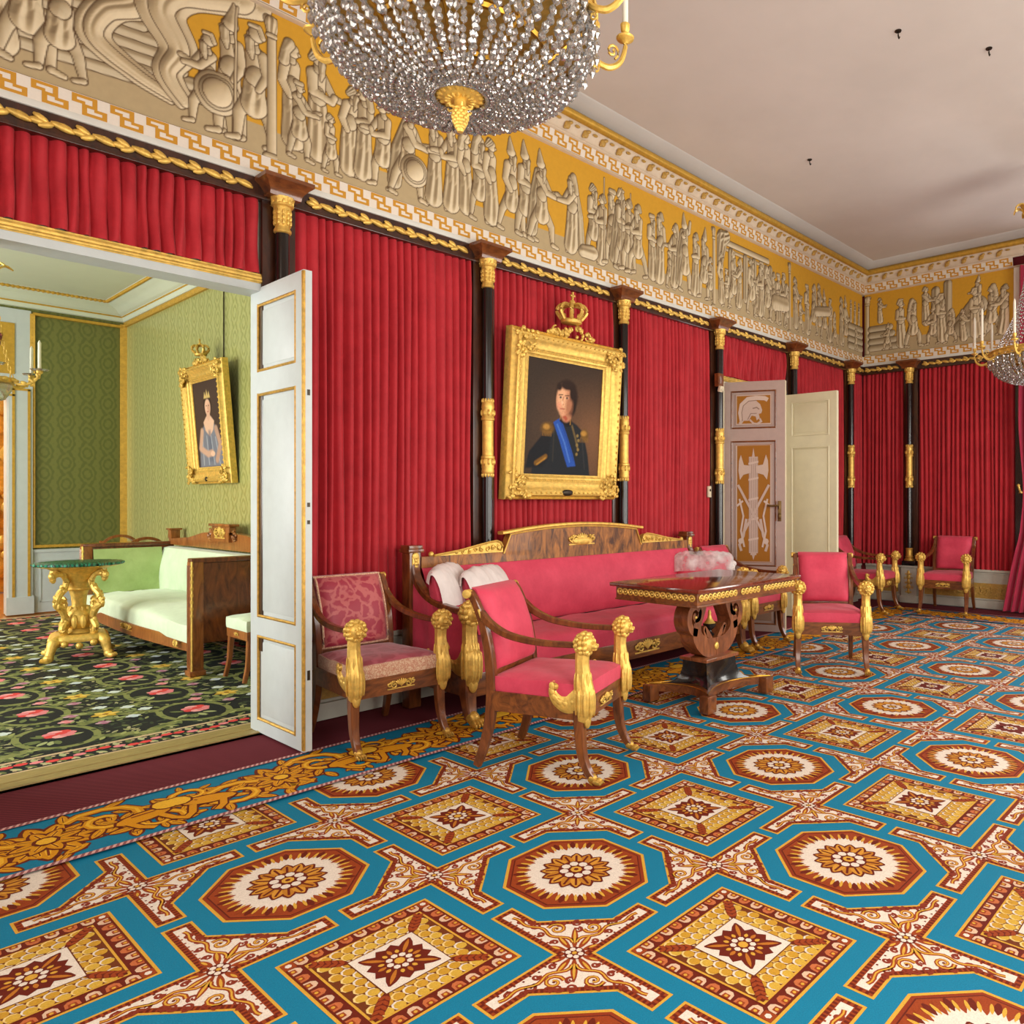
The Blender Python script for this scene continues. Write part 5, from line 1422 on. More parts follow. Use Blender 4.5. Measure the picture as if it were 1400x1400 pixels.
def dpaint2():
    w, h = .50, .80
    p = Paint(-w / 2, w / 2, 0, h, .006, L(62, 48, 42))
    p.ellipse((0, .6), (.3, .3), L(74, 56, 48), 1.5, .8)
    p.poly([(-.22, 0), (-.20, .22), (-.13, .36), (-.06, .42), (.06, .42), (.13, .36), (.2, .2), (.23, 0)], L(118, 120, 130), .02)
    p.poly([(-.1, .42), (-.07, .34), (0, .28), (.07, .34), (.1, .42), (.03, .48), (-.03, .48)], L(220, 178, 150), .012)
    p.ellipse((0, .57), (.075, .1), L(48, 34, 28), .3); p.ellipse((0, .555), (.052, .075), L(222, 178, 150), .2); p.ellipse((.02, .54), (.025, .05), L(190, 138, 112), .8, .6)
    p.ellipse((0, .48), (.03, .05), L(214, 168, 140), .3); p.poly([(-.06, .64), (-.04, .70), (-.02, .66), (0, .72), (.02, .66), (.04, .70), (.06, .64)], L(206, 176, 110), .01)
    for ex in (-.02, .02): p.ellipse((ex, .57), (.009, .005), L(50, 34, 28), .6)
    p.line([(-.012, .515), (.014, .515)], .008, L(176, 84, 76), .006); p.line([(0, .565), (.004, .54)], .005, L(180, 130, 104), .005)
    p.poly([(-.02, .34), (.02, .34), (.04, .05), (-.04, .05)], L(90, 96, 112), .03, .7)
    for k in range(9): p.line([(-.18 + .04 * k, .3 - .01 * abs(k - 4)), (-.2 + .05 * k, .02)], .008, L(200, 202, 206) if k % 2 else L(104, 106, 118), .01, .7)
    p.line([(-.14, .34), (-.19, .18), (-.06, .12), (.02, .13)], .06, L(196, 156, 132), .02); p.ellipse((.03, .12), (.04, .025), L(222, 180, 152), .4); p.line([(.12, .35), (.18, .2), (.1, .06)], .06, L(180, 142, 120), .02)
    return p, w, h
pp2, w2, h2 = dpaint2()
pg = picture('framed_portrait', 'smaller gold framed portrait of a crowned lady on the green silk wall', 1.02, 1.19, .17, .10, None)
pg.location = (GX - .012, 3.83, 1.475); pg.rotation_euler = (radians(4.5), 0, -pi / 2)
pp2.build('canvas', M['canvas'], lambda X, Y, hh: (X * .68 / w2, np.full_like(X, -.03), .17 + Y * .85 / h2), parent=pg)
mb = MB(); mb.ell((0, -.098, .05), (.03, .01, .024), 12, 8); mb.build('name_plate', M['iron'], pg)
mb = MB(); mb.tube([(.0, 0, 0), (0, 0, .93)], .006, 6); o = mb.build('picture_cord', M['iron']); o.location = (GX - .014, 3.66, 2.57); tag(o, 'thin dark cord holding the crowned lady portrait on the green wall', 'cord')

# ------------------------------------------------------------------ rose curtain of the end window
def curtain():
    vs = []; fs = []; nu, nv = 60, 40
    for j in range(nv):
        v = j / (nv - 1); z = 4.0 * v + .02
        # drawn aside at the tie-back (z about 1.35) and spreading below
        tie = math.exp(-((z - 1.42) / .55) ** 2)
        y0 = -1.97 + (.10 * max(0, (1.1 - z)) / 1.1 if z < 1.1 else 0) * 1.0
        wid = .52 - .30 * tie
        yl = -1.935 - .10 * tie * .6 + .17 * max(0, .9 - z)
        for i in range(nu):
            u = i / (nu - 1)
            vs.append((XB - .10 - .05 * (1 - tie * .5) * sin(u * 38 + 1.5 * sin(v * 5)) - .08 * max(0, .9 - z), yl - wid * u, z))
    for j in range(nv - 1):
        for i in range(nu - 1): fs.append((j * nu + i, j * nu + i + 1, (j + 1) * nu + i + 1, (j + 1) * nu + i))
    mb = MB(); mb.add(vs, fs); return mb.build('window_curtain', M['curtain'], recalc=False, ang=80)
tag(curtain(), 'long rose red curtain draped at the window on the end wall', 'curtain')
mb = MB(); mb.tube(bez([(XB + .04, -1.95, 1.40), (XB - .06, -1.955, 1.40), (XB - .14, -1.965, 1.42), (XB - .15, -1.955, 1.47)], 5), .012, 8); mb.lathe([(.03, 0), (.034, .01), (.02, .02)], 12, (XB + .0, -1.95, 1.39)); mb.ell((XB - .15, -1.955, 1.48), .018, 8, 6)
tag(mb.build('curtain_hook', M['gold']), 'gilt curtain hook beside the end window', 'hook')
mb = MB(); wbox(mb, XB - .012, XB + .06, -1.975, -1.885, .47, 2.98); tag(mb.build('trim_27', M['ebony'], smooth=False), kind='structure')

# hooks left in the ceiling
import_hooks = [((4.292, -2.77), 'small dark hook in the ceiling nearest the right edge'), ((3.699, -2.374), 'small dark hook in the ceiling left of another hook'), ((5.019, -1.021), 'small dark hook in the ceiling toward the far corner')]
for (x, y), lb in import_hooks:
    mb = MB(); mb.lathe([(.02, -.006), (.022, 0), (.02, .002)], 12, (x, y, ZC - .001)); mb.tube(bez([(x, y, ZC - .005), (x, y, ZC - .03), (x + .012, y, ZC - .045), (x + .022, y, ZC - .032)], 4), .005, 6)
    tag(mb.build('ceiling_hook', M['iron']), lb, 'hook', 'hooks in the ceiling')
# ------------------------------------------------------------------ carved parts shared by the suite
def lion_head(mb, c, r, seed=0):
    rnd = random.Random(seed); c = Vector(c)
    mb.ell(c, (r * .86, r * .86, r * .9), 12, 9)
    for ring_, (yy, rr, n) in enumerate(((-.25, .86, 11), (.15, .92, 12), (.5, .74, 10), (.8, .4, 6))):
        for q in range(n):
            a = 2 * pi * (q + .5 * (ring_ % 2)) / n
            mb.ell(c + Vector((rr * r * cos(a), yy * r, rr * r * sin(a))), (r * .27, r * .30, r * .27), 6, 5, Rz(rnd.random() * 2))
    mb.ell(c + Vector((0, -r * .78, -r * .14)), (r * .42, r * .42, r * .34), 10, 7)      # muzzle
    mb.ell(c + Vector((0, -r * 1.14, -r * .02)), (r * .18, r * .12, r * .12), 7, 5)       # nose
    mb.ell(c + Vector((0, -r * .82, -r * .44)), (r * .28, r * .30, r * .14), 8, 5)        # jaw
    mb.ell(c + Vector((0, -r * .72, r * .3)), (r * .2, r * .3, r * .3), 8, 6)
    for s in (-1, 1):
        mb.ell(c + Vector((s * r * .34, -r * .74, r * .2)), (r * .13, r * .10, r * .10), 6, 5)
        mb.ell(c + Vector((s * r * .2, -r * 1.0, -r * .16)), (r * .2, r * .2, r * .18), 7, 5)
        mb.ell(c + Vector((s * r * .72, -r * .2, r * .62)), (r * .2, r * .14, r * .24), 6, 5)
def fluted(n, k, amp):
    return [((1 + amp * cos(k * a)) * cos(a), (1 + amp * cos(k * a)) * sin(a)) for a in [2 * pi * i / n for i in range(n)]]
def monopod(mb, x, y, z0, z1, s, seed=0, wing=1):
    """gilt lion's head on a swelling acanthus neck; wing curls back along the seat rail"""
    pts = bez([(x, y, z1 - .03 * s), (x, y + .004 * s, z1 - .09 * s), (x, y - .002, z1 - .16 * s), (x, y - .012 * s, z0 + .12 * s), (x, y - .010 * s, z0 + .05 * s), (x, y, z0)], 5)
    rad = lerplist([(.031 * s, .033 * s), (.030 * s, .031 * s), (.033 * s, .036 * s), (.040 * s, .046 * s), (.038 * s, .044 * s), (.026 * s, .028 * s)], len(pts))
    mb.sweep(pts, fluted(30, 7, .07), sc=rad, up=(0, 1, 0))
    for q in range(9):
        a = 2 * pi * q / 9
        mb.ell((x + .040 * s * cos(a), y - .01 * s + .042 * s * sin(a), z0 + .085 * s), (.009 * s, .009 * s, .062 * s), 6, 6)
        mb.ell((x + .034 * s * cos(a), y + .036 * s * sin(a), z1 - .18 * s), (.008 * s, .008 * s, .05 * s), 6, 5)
    mb.ell((x, y - .022 * s, z0 + .01 * s), (.024 * s, .018 * s, .045 * s), 8, 7)
    lion_head(mb, (x, y - .012 * s, z1), .052 * s, seed)
    if wing:
        w = bez([(x, y - .005 * s, z0 + .115 * s), (x, y + .06 * s, z0 + .072 * s), (x, y + .115 * s, z0 + .076 * s), (x, y + .150 * s, z0 + .112 * s), (x, y + .150 * s, z0 + .150 * s), (x, y + .128 * s, z0 + .152 * s)], 5)
        mb.sweep(w, circ(10), sc=lerplist([(.022 * s, .072 * s), (.020 * s, .050 * s), (.018 * s, .034 * s), (.016 * s, .024 * s), (.013 * s, .016 * s), (.008 * s, .008 * s)], len(w)))
        for q in range(6):
            p = w[4 + q * 3]
            for sg in (-1, 1): mb.ell(p + Vector((sg * .013 * s, 0, .006)), (.009 * s, .024 * s, .015 * s), 6, 5, Rx(.3 * q))
        mb.ell((x, y + .136 * s, z0 + .148 * s), (.017 * s, .016 * s, .016 * s), 8, 6)
def paw(mb, x, y, s, out=-1):
    mb.ell((x, y, .030 * s), (.026 * s, .030 * s, .028 * s), 8, 6)
    for q in (-1.5, -.5, .5, 1.5):
        mb.ell((x + q * .0135 * s, y + out * .028 * s, .016 * s), (.009 * s, .026 * s, .015 * s), 7, 5, Rz(-q * .15 * out))
        mb.ell((x + q * .0145 * s, y + out * .05 * s, .010 * s), (.005 * s, .009 * s, .009 * s), 5, 4)
def mount(mb, c, w, h, seed=0, out=-1):
    """small pierced gilt mount of palmette and scrolls, in the x-z plane"""
    x, y, z = c
    for q in range(-3, 4): mb.ell((x + q * w * .045, y, z + h * .12), (w * .03, .006, h * .42 * (1 - .09 * abs(q))), 6, 5, Ry(q * .28))
    for sg in (-1, 1):
        mb.tube([(p[0], y, p[1]) for p in spiral(x + sg * w * .24, z - h * .06, h * .36, 1.3, -sg, 1.5)], h * .085, 5)
        mb.tube([(p[0], y, p[1]) for p in spiral(x + sg * w * .40, z + h * .05, h * .26, 1.2, sg, 1.2)], h * .075, 5)
        for q in range(3): mb.ell((x + sg * w * (.3 + .07 * q), y, z + h * (.28 - .1 * q)), (w * .035, .005, h * .12), 6, 4, Ry(-sg * .8))
    mb.box((x, y + .004, z - h * .40), (w * .92, .006, h * .10))
def cushion(mb, corners, z0, z1, crown_=.02, n=14, puff=.006, seed=0, wr=.004):
    """flat squab over a trapezium (front-left, front-right, back-right, back-left)"""
    fl, fr, br, bl = [Vector((c[0], c[1], 0)) for c in corners]
    cen = (fl + fr + br + bl) / 4
    def P(u, v): return (fl * (1 - u) + fr * u) * (1 - v) + (bl * (1 - u) + br * u) * v
    vs = []; m = n + 1
    for j in range(m):
        for i in range(m):
            u, v = i / n, j / n; p = P(u, v); e = (1 - abs(2 * u - 1) ** 4) * (1 - abs(2 * v - 1) ** 4)
            edge = i in (0, n) or j in (0, n)
            zz = z1 - .012 + crown_ * e + wr * mnoise.noise(Vector((p.x * 9 + seed, p.y * 9, seed))) * 2
            q = p if not edge else cen + (p - cen) * .995
            vs.append((q.x, q.y, zz - (.005 if edge else 0)))
    fs = [(j * m + i, j * m + i + 1, (j + 1) * m + i + 1, (j + 1) * m + i) for j in range(n) for i in range(n)]
    ringi = [i for i in range(m)] + [j * m + n for j in range(1, m)] + [n * m + i for i in range(n - 1, -1, -1)] + [j * m for j in range(n - 1, 0, -1)]
    base = len(vs); k = len(ringi)
    for lev, (t, o) in enumerate(((.75, 1.0 + puff), (.5, 1.0 + puff * 1.3), (.2, 1.0 + puff * .8), (0, .992))):
        for a in ringi:
            p = Vector(vs[a]); zz = z0 + (p.z - z0) * t
            q = cen + (Vector((p.x, p.y, 0)) - cen) * o
            vs.append((q.x, q.y, zz))
    prev = ringi
    for lev in range(4):
        cur = [base + lev * k + i for i in range(k)]
        fs += [(prev[i], cur[i], cur[(i + 1) % k], prev[(i + 1) % k]) for i in range(k)]
        prev = cur
    fs.append(tuple(prev))
    mb.add(vs, fs)

# ------------------------------------------------------------------ the armchair
def stile_pts(s): return [(s * .226, .310, .008), (s * .222, .275, .10), (s * .217, .243, .24), (s * .215, .235, .38), (s * .217, .245, .54), (s * .22, .275, .69), (s * .222, .318, .80), (s * .222, .350, .848)]
def armchair(label, style):
    t = thing('armchair', label, 'armchair', group='gilded lion armchairs of the red suite')
    wd = M['mahogany']; up = M['pink'] if style == 'plain' else M['damask_red']
    for s in (-1, 1):
        mb = MB()
        fp = bez([(s * .248, -.245, .33), (s * .25, -.247, .24), (s * .252, -.258, .13), (s * .254, -.285, .06), (s * .255, -.310, .028)], 5)
        mb.sweep(fp, rrect(1, 1, .12), sc=lerplist([.052, .048, .041, .035, .034], len(fp)), up=(0, 1, 0))
        lg = mb.build('front_leg', wd, t, ang=30)
        mb = MB(); paw(mb, s * .255, -.309, .85); mb.build('gilt_paw', M['gold_dark'], lg)
        mb = MB(); sp = bez(stile_pts(s), 5)
        mb.sweep(sp, rrect(1, 1, .12), sc=lerplist([(.030, .036), (.034, .044), (.036, .050), (.036, .052), (.036, .048), (.036, .042), (.036, .036), (.036, .034)], len(sp)), up=(0, 1, 0))
        st = mb.build('rear_leg', wd, t, ang=30)
        mb = MB(); mb.push(Matrix.Translation((s * .235, .356, .845)) @ Matrix.Rotation(pi / 2, 4, 'Y')); mb.lathe([(.012, -.02), (.022, -.018), (.022, .012), (.014, .018)], 14); mb.pop(); mb.build('gilt_knob', M['gold'], st)
        mb = MB(); mb.box((s * .2235, .284, .745), (.040, .012, .060), .003, Rx(-.38)); mb.build('gilt_plaque', M['gold'], st)
        mb = MB(); ap = bez([(s * .224, .290, .752), (s * .232, .235, .705), (s * .243, .15, .664), (s * .252, .05, .643), (s * .255, -.07, .632), (s * .253, -.215, .632)], 6)
        mb.sweep(ap, rrect(1, 1, .15), sc=lerplist([(.036, .040), (.036, .036), (.036, .032), (.036, .030), (.034, .028), (.032, .026)], len(ap))); mb.build('arm', wd, t, ang=30)
        mb = MB(); monopod(mb, s * .252, -.262, .285, .640, 1.0, seed=int(s + 3)); mb.build('lion_support', M['gold'], t)
    mb = MB(); mb.prism([(-.265, -.275), (.265, -.275), (.232, .25), (-.232, .25)], (0, 0, .285), (1, 0, 0), (0, 1, 0), (0, 0, .095)); ra = mb.build('seat_rail', M['mahogany_x'], t, smooth=False)
    mb = MB(); mount(mb, (0, -.281, .332), .17, .055); mb.build('gilt_mount', M['gold'], ra)
    mb = MB(); cushion(mb, [(-.268, -.275), (.268, -.275), (.225, .23), (-.225, .23)], .378, .466, .016, seed=1); sc = mb.build('seat_cushion', up if style == 'plain' else M['damask_cream'], t, ang=60)
    if style != 'plain':
        mb = MB(); cushion(mb, [(-.262, -.268), (.262, -.268), (.22, .225), (-.22, .225)], .450, .468, .022, seed=1); mb.build('seat_cover', M['damask_seat'], sc, ang=60)
    # back: padded panel following the stiles, top roll over the rail
    def prof(v):
        P = bez([(0, .240, .475), (0, .250, .56), (0, .278, .69), (0, .318, .79), (0, .352, .868)], 8)
        q = v * (len(P) - 1); i = min(int(q), len(P) - 2); return P[i].lerp(P[i + 1], q - i)
    mb = MB(); nu, nv = 13, 17
    def front(u, v):
        p = prof(v); x = (u - .5) * .400
        e = (1 - abs(2 * u - 1) ** 8) * (1 - abs(2 * v - 1) ** 10)
        w = .006 * mnoise.noise(Vector((u * 4, v * 4, 3)))
        return (x, p.y - .018 - .046 * e + w, p.z)
    def back(u, v):
        p = prof(v); x = (u - .5) * .392
        e = (1 - abs(2 * u - 1) ** 6) * (1 - abs(2 * v - 1) ** 8)
        return (x, p.y + .008 + .018 * e, p.z + .004)
    b0 = len(mb.v); mb.grid(front, nu, nv); b1 = len(mb.v); mb.grid(back, nu, nv)
    rim = [i for i in range(nu)] + [j * nu + nu - 1 for j in range(1, nv)] + [(nv - 1) * nu + i for i in range(nu - 2, -1, -1)] + [j * nu for j in range(nv - 2, 0, -1)]
    mb.f += [(rim[i], rim[(i + 1) % len(rim)], b1 + rim[(i + 1) % len(rim)], b1 + rim[i]) for i in range(len(rim))]
    mb.build('backrest', up, t, ang=60)
    mb = MB(); mb.tube([(-.235, .356, .845), (.235, .356, .845)], .020, 12); mb.build('top_rail', M['mahogany_x'], t)
    mb = MB(); mb.box((0, .240, .462), (.43, .03, .05), .004); mb.build('back_rail', M['mahogany_x'], t)
    if style != 'plain':
        mb = MB()
        def edge(pts): mb.tube(pts, .007, 6)
        for u in (.02, .98): edge([Vector(front(u, v / 10)) for v in range(11)])
        for v in (.02, .985): edge([Vector(front(u / 8, v)) for u in range(9)])
        mb.build('braid', M['damask_cream'], t)
    return t
def turn(root, x, y, rz): root.location = (x, y, 0); root.rotation_euler = (0, 0, rz); return root
# faded one by the open door
turn(armchair('faded crimson damask armchair with cream braided seat, beside the open white door', 'damask'), 1.045, -.47, radians(-2))
ch = armchair('rose armchair with gilt lion arms at the near end of the table', 'plain')
turn(ch, 1.425, -1.52, radians(22))
dup(ch, (4.32, -1.55, 0), radians(-56), 'rose armchair at the far end of the table, turned toward the viewer')
dup(ch, (4.78, -.46, 0), 0, 'rose armchair standing against the wall between sofa and painted door')
dup(ch, (7.47, -.46, 0), radians(3), 'rose armchair against the long wall near the corner, half hidden by another')
dup(ch, (7.975, -1.26, 0), radians(-84), 'lone rose armchair facing into the room from the end wall')

# ------------------------------------------------------------------ the sofa
sf = thing('sofa', 'long rose upholstered sofa with gilt lion arms below the officer portrait', 'sofa', (2.93, 0, 0))
hw = 1.43
for s in (-1, 1):
    mb = MB(); mb.box((s * hw, -.115, .49), (.085, .085, .98), .006); mb.box((s * hw, -.115, .985), (.112, .112, .022), .004); mb.box((s * hw, -.115, 1.005), (.10, .10, .03), .006)
    po = mb.build('back_post', M['mahogany'], sf)
    mb = MB(); mb.box((s * hw, -.161, .905), (.05, .008, .085), .003); mb.ell((s * hw, -.163, .95), (.025, .008, .028), 10, 6)
    for q in range(4): mb.ell((s * hw, -.168, .885 + .02 * q), (.018 - .003 * q, .006, .014), 6, 4)
    mb.build('gilt_palmette', M['gold'], po)
    mb = MB()
    ap = bez([(s * hw, -.14, .895), (s * hw, -.17, .82), (s * (hw + .005), -.25, .745), (s * (hw + .012), -.36, .695), (s * (hw + .015), -.50, .665), (s * (hw + .01), -.66, .655)], 6)
    mb.sweep(ap, rrect(1, 1, .15), sc=lerplist([(.055, .055), (.055, .05), (.055, .045), (.052, .04), (.05, .036), (.045, .034)], len(ap))); mb.build('arm', M['mahogany'], sf, ang=30)
    mb = MB(); monopod(mb, s * (hw - .0), -.72, .235, .650, 1.32, seed=9 + s); mb.build('lion_support', M['gold'], sf)
    mb = MB()
    fp = bez([(s * (hw - .0), -.70, .27), (s * hw, -.70, .18), (s * hw, -.712, .10), (s * hw, -.735, .03)], 5)
    mb.sweep(fp, rrect(1, 1, .12), sc=lerplist([.085, .078, .066, .056], len(fp)), up=(0, 1, 0)); fl = mb.build('front_leg', M['mahogany'], sf, ang=30)
    mb = MB(); paw(mb, s * hw, -.745, 1.5); mb.build('gilt_paw', M['gold_dark'], fl)
    # upholstered side below the arm
    mb = MB()
    def side(u, v, s=s):
        y = -.13 - .54 * u
        top = .86 - .19 * min(1, u * 1.7) ** .7
        z = .30 + (top - .30) * v
        return (s * (hw - .012 - .03 * sin(pi * v)) + .004 * mnoise.noise(Vector((u * 7, v * 3, s))) + .007 * sin(u * 21 + v * 2) * (1 - v) * .6, y, z)
    def side2(u, v, s=s):
        p = side(u, v); return (s * (hw + .012 + .008 * sin(u * 17 + 2 * v)), p[1], p[2])
    mb.grid(side, 16, 10); mb.grid(side2, 16, 10); mb.build('side_panel', M['pink'], sf, ang=80, recalc=False)
mb = MB(); mb.box((0, -.70, .222), (2 * hw - .06, .05, .135), .004); mb.box((0, -.12, .25), (2 * hw, .05, .2))
for s in (-1, 1): mb.box((s * (hw - .02), -.40, .222), (.05, .6, .135))
ra = mb.build('seat_rail', M['mahogany_x'], sf)
for x, w in ((.155, .30), (-.95, .26), (1.15, .26)):
    mb = MB(); mount(mb, (x, -.731, .232), w, .10); mb.build('gilt_mount', M['gold'], ra)
mb = MB(); cushion(mb, [(-hw + .06, -.725), (hw - .06, -.725), (hw - .06, -.17), (-hw + .06, -.17)], .285, .425, .045, n=26, puff=.004, seed=4, wr=.006); mb.build('seat_cushion', M['pink'], sf, ang=60)
# back: upholstered bolster panel and show-wood crest
mb = MB()
def bk(u, v):
    x = (u - .5) * (2 * hw - .09); z = .44 + .455 * v
    return (x, -.15 - .055 * sin(pi * min(1, v * 1.05)) ** .6 - .05 * (1 - v) + .004 * mnoise.noise(Vector((x * 2, v * 3, 1))), z)
mb.grid(bk, 30, 14); mb.grid(lambda u, v: ((u - .5) * (2 * hw - .09), -.09, .44 + .455 * v), 30, 2); mb.build('backrest', M['pink'], sf, ang=70, recalc=False)
def crest(x):
    ax = abs(x)
    if ax < .735: return 1.118 - .050 * (ax / .735) ** 2
    return .945
mb = MB()
xs = [-hw + .04, -.7351] + [-.735 + 1.47 * i / 24 for i in range(25)] + [.7351, hw - .04]
poly = [(x, crest(x)) for x in xs]
mb.prism([(-hw + .04, .875)] + [(hw - .04, .875)] + poly[::-1], (0, -.165, 0), (1, 0, 0), (0, 0, 1), (0, .05, 0)); cr = mb.build('crest_rail', M['flame'], sf, ang=30)
mb = MB()
mb.sweep([(-.75 + 1.5 * i / 24, -.150, crest(max(-.734, min(.734, -.75 + 1.5 * i / 24))) + .008) for i in range(25)], rrect(.062, .022, .006)); mb.tube([(-.735 + 1.47 * i / 24, -.170, crest(-.735 + 1.47 * i / 24) - .012) for i in range(25)], .006, 6)
for s in (-1, 1):
    # long gilt dolphin-like console filling the step
    P = [(s * a, b) for a, b in ((1.30, .945), (.745, .945), (.745, .985), (.765, 1.012), (.80, 1.022), (.86, 1.016), (.96, .998), (1.10, .972), (1.24, .958))]
    mb.prism(P, (0, -.172, 0), (1, 0, 0), (0, 0, 1), (0, .045, 0))
    mb.tube([(s * a, -.174, b) for a, b in ((1.30, .95), (1.1, .974), (.96, 1.0), (.86, 1.018), (.80, 1.024), (.766, 1.012), (.75, .985), (.765, .962), (.79, .965), (.80, .985), (.786, .995))], .008, 6)
    for q in range(7): mb.tube([(p[0], -.176, p[1]) for p in spiral(s * (.83 + .05 * q), .978 - .003 * q, .022 - .002 * q, 1.1, s * (1 if q % 2 else -1), q)], .005, 5)
    mb.ell((s * 1.31, -.15, .958), (.018, .018, .018), 8, 6)
mb.build('gilt_edging', M['gold'], cr)
mb = MB(); mount(mb, (.03, -.172, 1.005), .30, .095); mb.ell((.03, -.172, .99), (.12, .01, .03), 10, 6); mb.build('gilt_mount', M['gold'], cr)

# ------------------------------------------------------------------ cushions in gauze covers
def pillow(label, loc, rot, w, h, d, seed, gz='gauze', a0=-.08, a1=.42):
    t = thing('cushion', label, 'cushion', loc, 0, 'gauze covered cushions on the sofa'); t.rotation_euler = rot
    def shape(k, off):
        mb = MB()
        def S(u, v, sg):
            x = (u - .5) * 2; z = (v - .5) * 2
            e = max(0, (1 - abs(x) ** 3)) ** .5 * max(0, (1 - abs(z) ** 3)) ** .5
            cx = x * (1 - .10 * (1 - abs(z)) ** 1 * 0 - .06 * abs(x) * (1 - abs(z))); cz = z * (1 - .06 * (1 - abs(x)))
            wv = .010 * mnoise.noise(Vector((x * 2.6 + seed, z * 2.6, sg)))
            return (cx * w / 2 * k, sg * (d / 2 * e * k + (wv + off) * (.3 + .7 * e)), h / 2 + cz * h / 2 * k)
        mb.grid(lambda u, v: S(u, v, -1), 18, 16); mb.grid(lambda u, v: S(u, v, 1), 18, 16)
        return mb
    c = shape(1, 0).build('cushion_body', M['pink'], t, ang=80, recalc=False)
    mb = MB()
    def wrap(u, v):
        a = a0 * pi + 2.0 * pi * u * a1 * (1 - .25 * sin(pi * v) * (a0 > 0))
        e = (1 - abs(2 * v - 1) ** 3) ** .5
        x = (v - .5) * w * 1.05
        rr = 1 + .05 * sin(v * 60 + 3 * u) * .4 + .05 * mnoise.noise(Vector((v * 8, u * 5, seed)))
        return (x, -cos(a) * (d * .58) * (.35 + .65 * e) * rr, h * .52 + sin(a) * h * .56 * (.75 + .25 * e) * rr)
    mb.grid(wrap, 26, 30); 
    mb.build('gauze_cover', M[gz], t, ang=80, recalc=False)
    mb = MB()
    for q in range(5): mb.ell((w * .5 + .012 * cos(q * 1.3), -.02 + .02 * sin(q * 2.1), h * (.45 + .08 * q)), (.035, .03, .03), 8, 6)
    mb.build('gauze_knot', M['gauze'], t)
    return t
pillow('gauze covered cushion leaning in the near corner of the sofa, the rear one', (1.68, -.34, .50), (radians(-12), 0, radians(36)), .46, .38, .17, 2)
pillow('gauze covered cushion in front of another at the near end of the sofa', (1.93, -.42, .47), (radians(-16), 0, radians(26)), .50, .39, .17, 5)
pillow('gauze covered cushion propped at the far end of the sofa', (4.19, -.44, .47), (radians(-14), 0, radians(-52)), .50, .37, .17, 8, 'sheer', .02, .38)

# ------------------------------------------------------------------ the table
tb = thing('centre_table', 'mahogany table on a lyre pedestal with gilt chain frieze', 'table', (2.93, -1.40, 0))
TX, TY = 1.20, .70; ZT = .785
mb = MB(); mb.box((0, 0, ZT - .012), (TX, TY, .024), .005); mb.build('tabletop', M['mahogany_red'], tb)
mb = MB(); mb.box((0, 0, ZT - .066), (TX - .06, TY - .06, .085), .003); mb.box((0, 0, ZT - .105), (TX - .05, TY - .05, .010), .003); ap = mb.build('apron', M['mahogany_x'], tb, smooth=False)
def chain(axis, fixed, l, lo=-9, hi=9):
    mb = MB()
    n = int(l / .043)
    for i in range(n):
        q = -l / 2 + l * (i + .5) / n
        if not lo < q < hi: continue
        pos = (q, fixed, ZT - .055) if axis == 'x' else (fixed, q, ZT - .055)
        Rm = Matrix.Rotation(0 if axis == 'x' else pi / 2, 4, 'Z')
        mb.push(Matrix.Translation(pos) @ Rm)
        mb.tube([(.019 * cos(a), 0, .017 * sin(a)) for a in [2 * pi * k / 10 for k in range(10)]], .0055, 5, closed=True, up=(0, 1, 0)); mb.ell((0, 0, 0), (.008, .006, .008), 6, 5)
        mb.pop()
    mb.build('gilt_chain', M['gold'], ap)
for sg in (-1, 1): [chain('x', sg * (TY / 2 - .028), TX - .09, a_, b_) for a_, b_ in ((-9, -.165), (-.13, .13), (.165, 9))]; chain('y', sg * (TX / 2 - .028), TY - .09)
# lyre: outline of one side, mirrored
def lyre_half(s):
    out = bez([(0, .27), (.10, .285), (.20, .345), (.26, .44), (.245, .53), (.19, .60), (.185, .645), (.215, .67)], 6) if False else None
    return out
mb = MB()
def ribbon2(pts, ws, y0, y1):
    P = bez([(a, b, 0) for a, b in pts], 7); W = lerplist(ws, len(P)); Lf, Rt = [], []
    for i, p in enumerate(P):
        t = P[min(i + 1, len(P) - 1)] - P[max(i - 1, 0)]; t.normalize(); n = Vector((-t.y, t.x, 0))
        Lf.append(p + n * W[i] / 2); Rt.append(p - n * W[i] / 2)
    k = len(P); vs = []
    for q in range(k): vs += [(Lf[q].x, y0, Lf[q].y), (Rt[q].x, y0, Rt[q].y), (Rt[q].x, y1, Rt[q].y), (Lf[q].x, y1, Lf[q].y)]
    fs = [(4 * q + a, 4 * q + (a + 1) % 4, 4 * q + 4 + (a + 1) % 4, 4 * q + 4 + a) for q in range(k - 1) for a in range(4)] + [(3, 2, 1, 0), (4 * k - 4, 4 * k - 3, 4 * k - 2, 4 * k - 1)]
    mb.add(vs, fs)
for s in (-1, 1):
    ribbon2([(s * .0, .338), (s * .11, .350), (s * .195, .415), (s * .208, .49), (s * .170, .56), (s * .138, .62), (s * .135, .69)], [.12, .12, .10, .080, .066, .058, .066], -.055, .055)
    ribbon2([(s * .205, .455), (s * .262, .475), (s * .292, .535), (s * .275, .60), (s * .225, .622), (s * .182, .592), (s * .186, .548), (s * .222, .535), (s * .243, .560), (s * .228, .580)], [.05, .05, .046, .042, .038, .034, .03, .026, .022, .02], -.055, .055)
    ribbon2([(s * .250, .625), (s * .225, .66), (s * .215, .69)], [.03, .035, .05], -.055, .055)
    ribbon2([(s * .03, .385), (s * .075, .43), (s * .115, .47), (s * .095, .40)], [.02, .04, .03, .02], -.045, .045)
mb.box((0, 0, .672), (.42, .115, .012))
ly = mb.build('lyre_support', M['rosewood'], tb, ang=30)
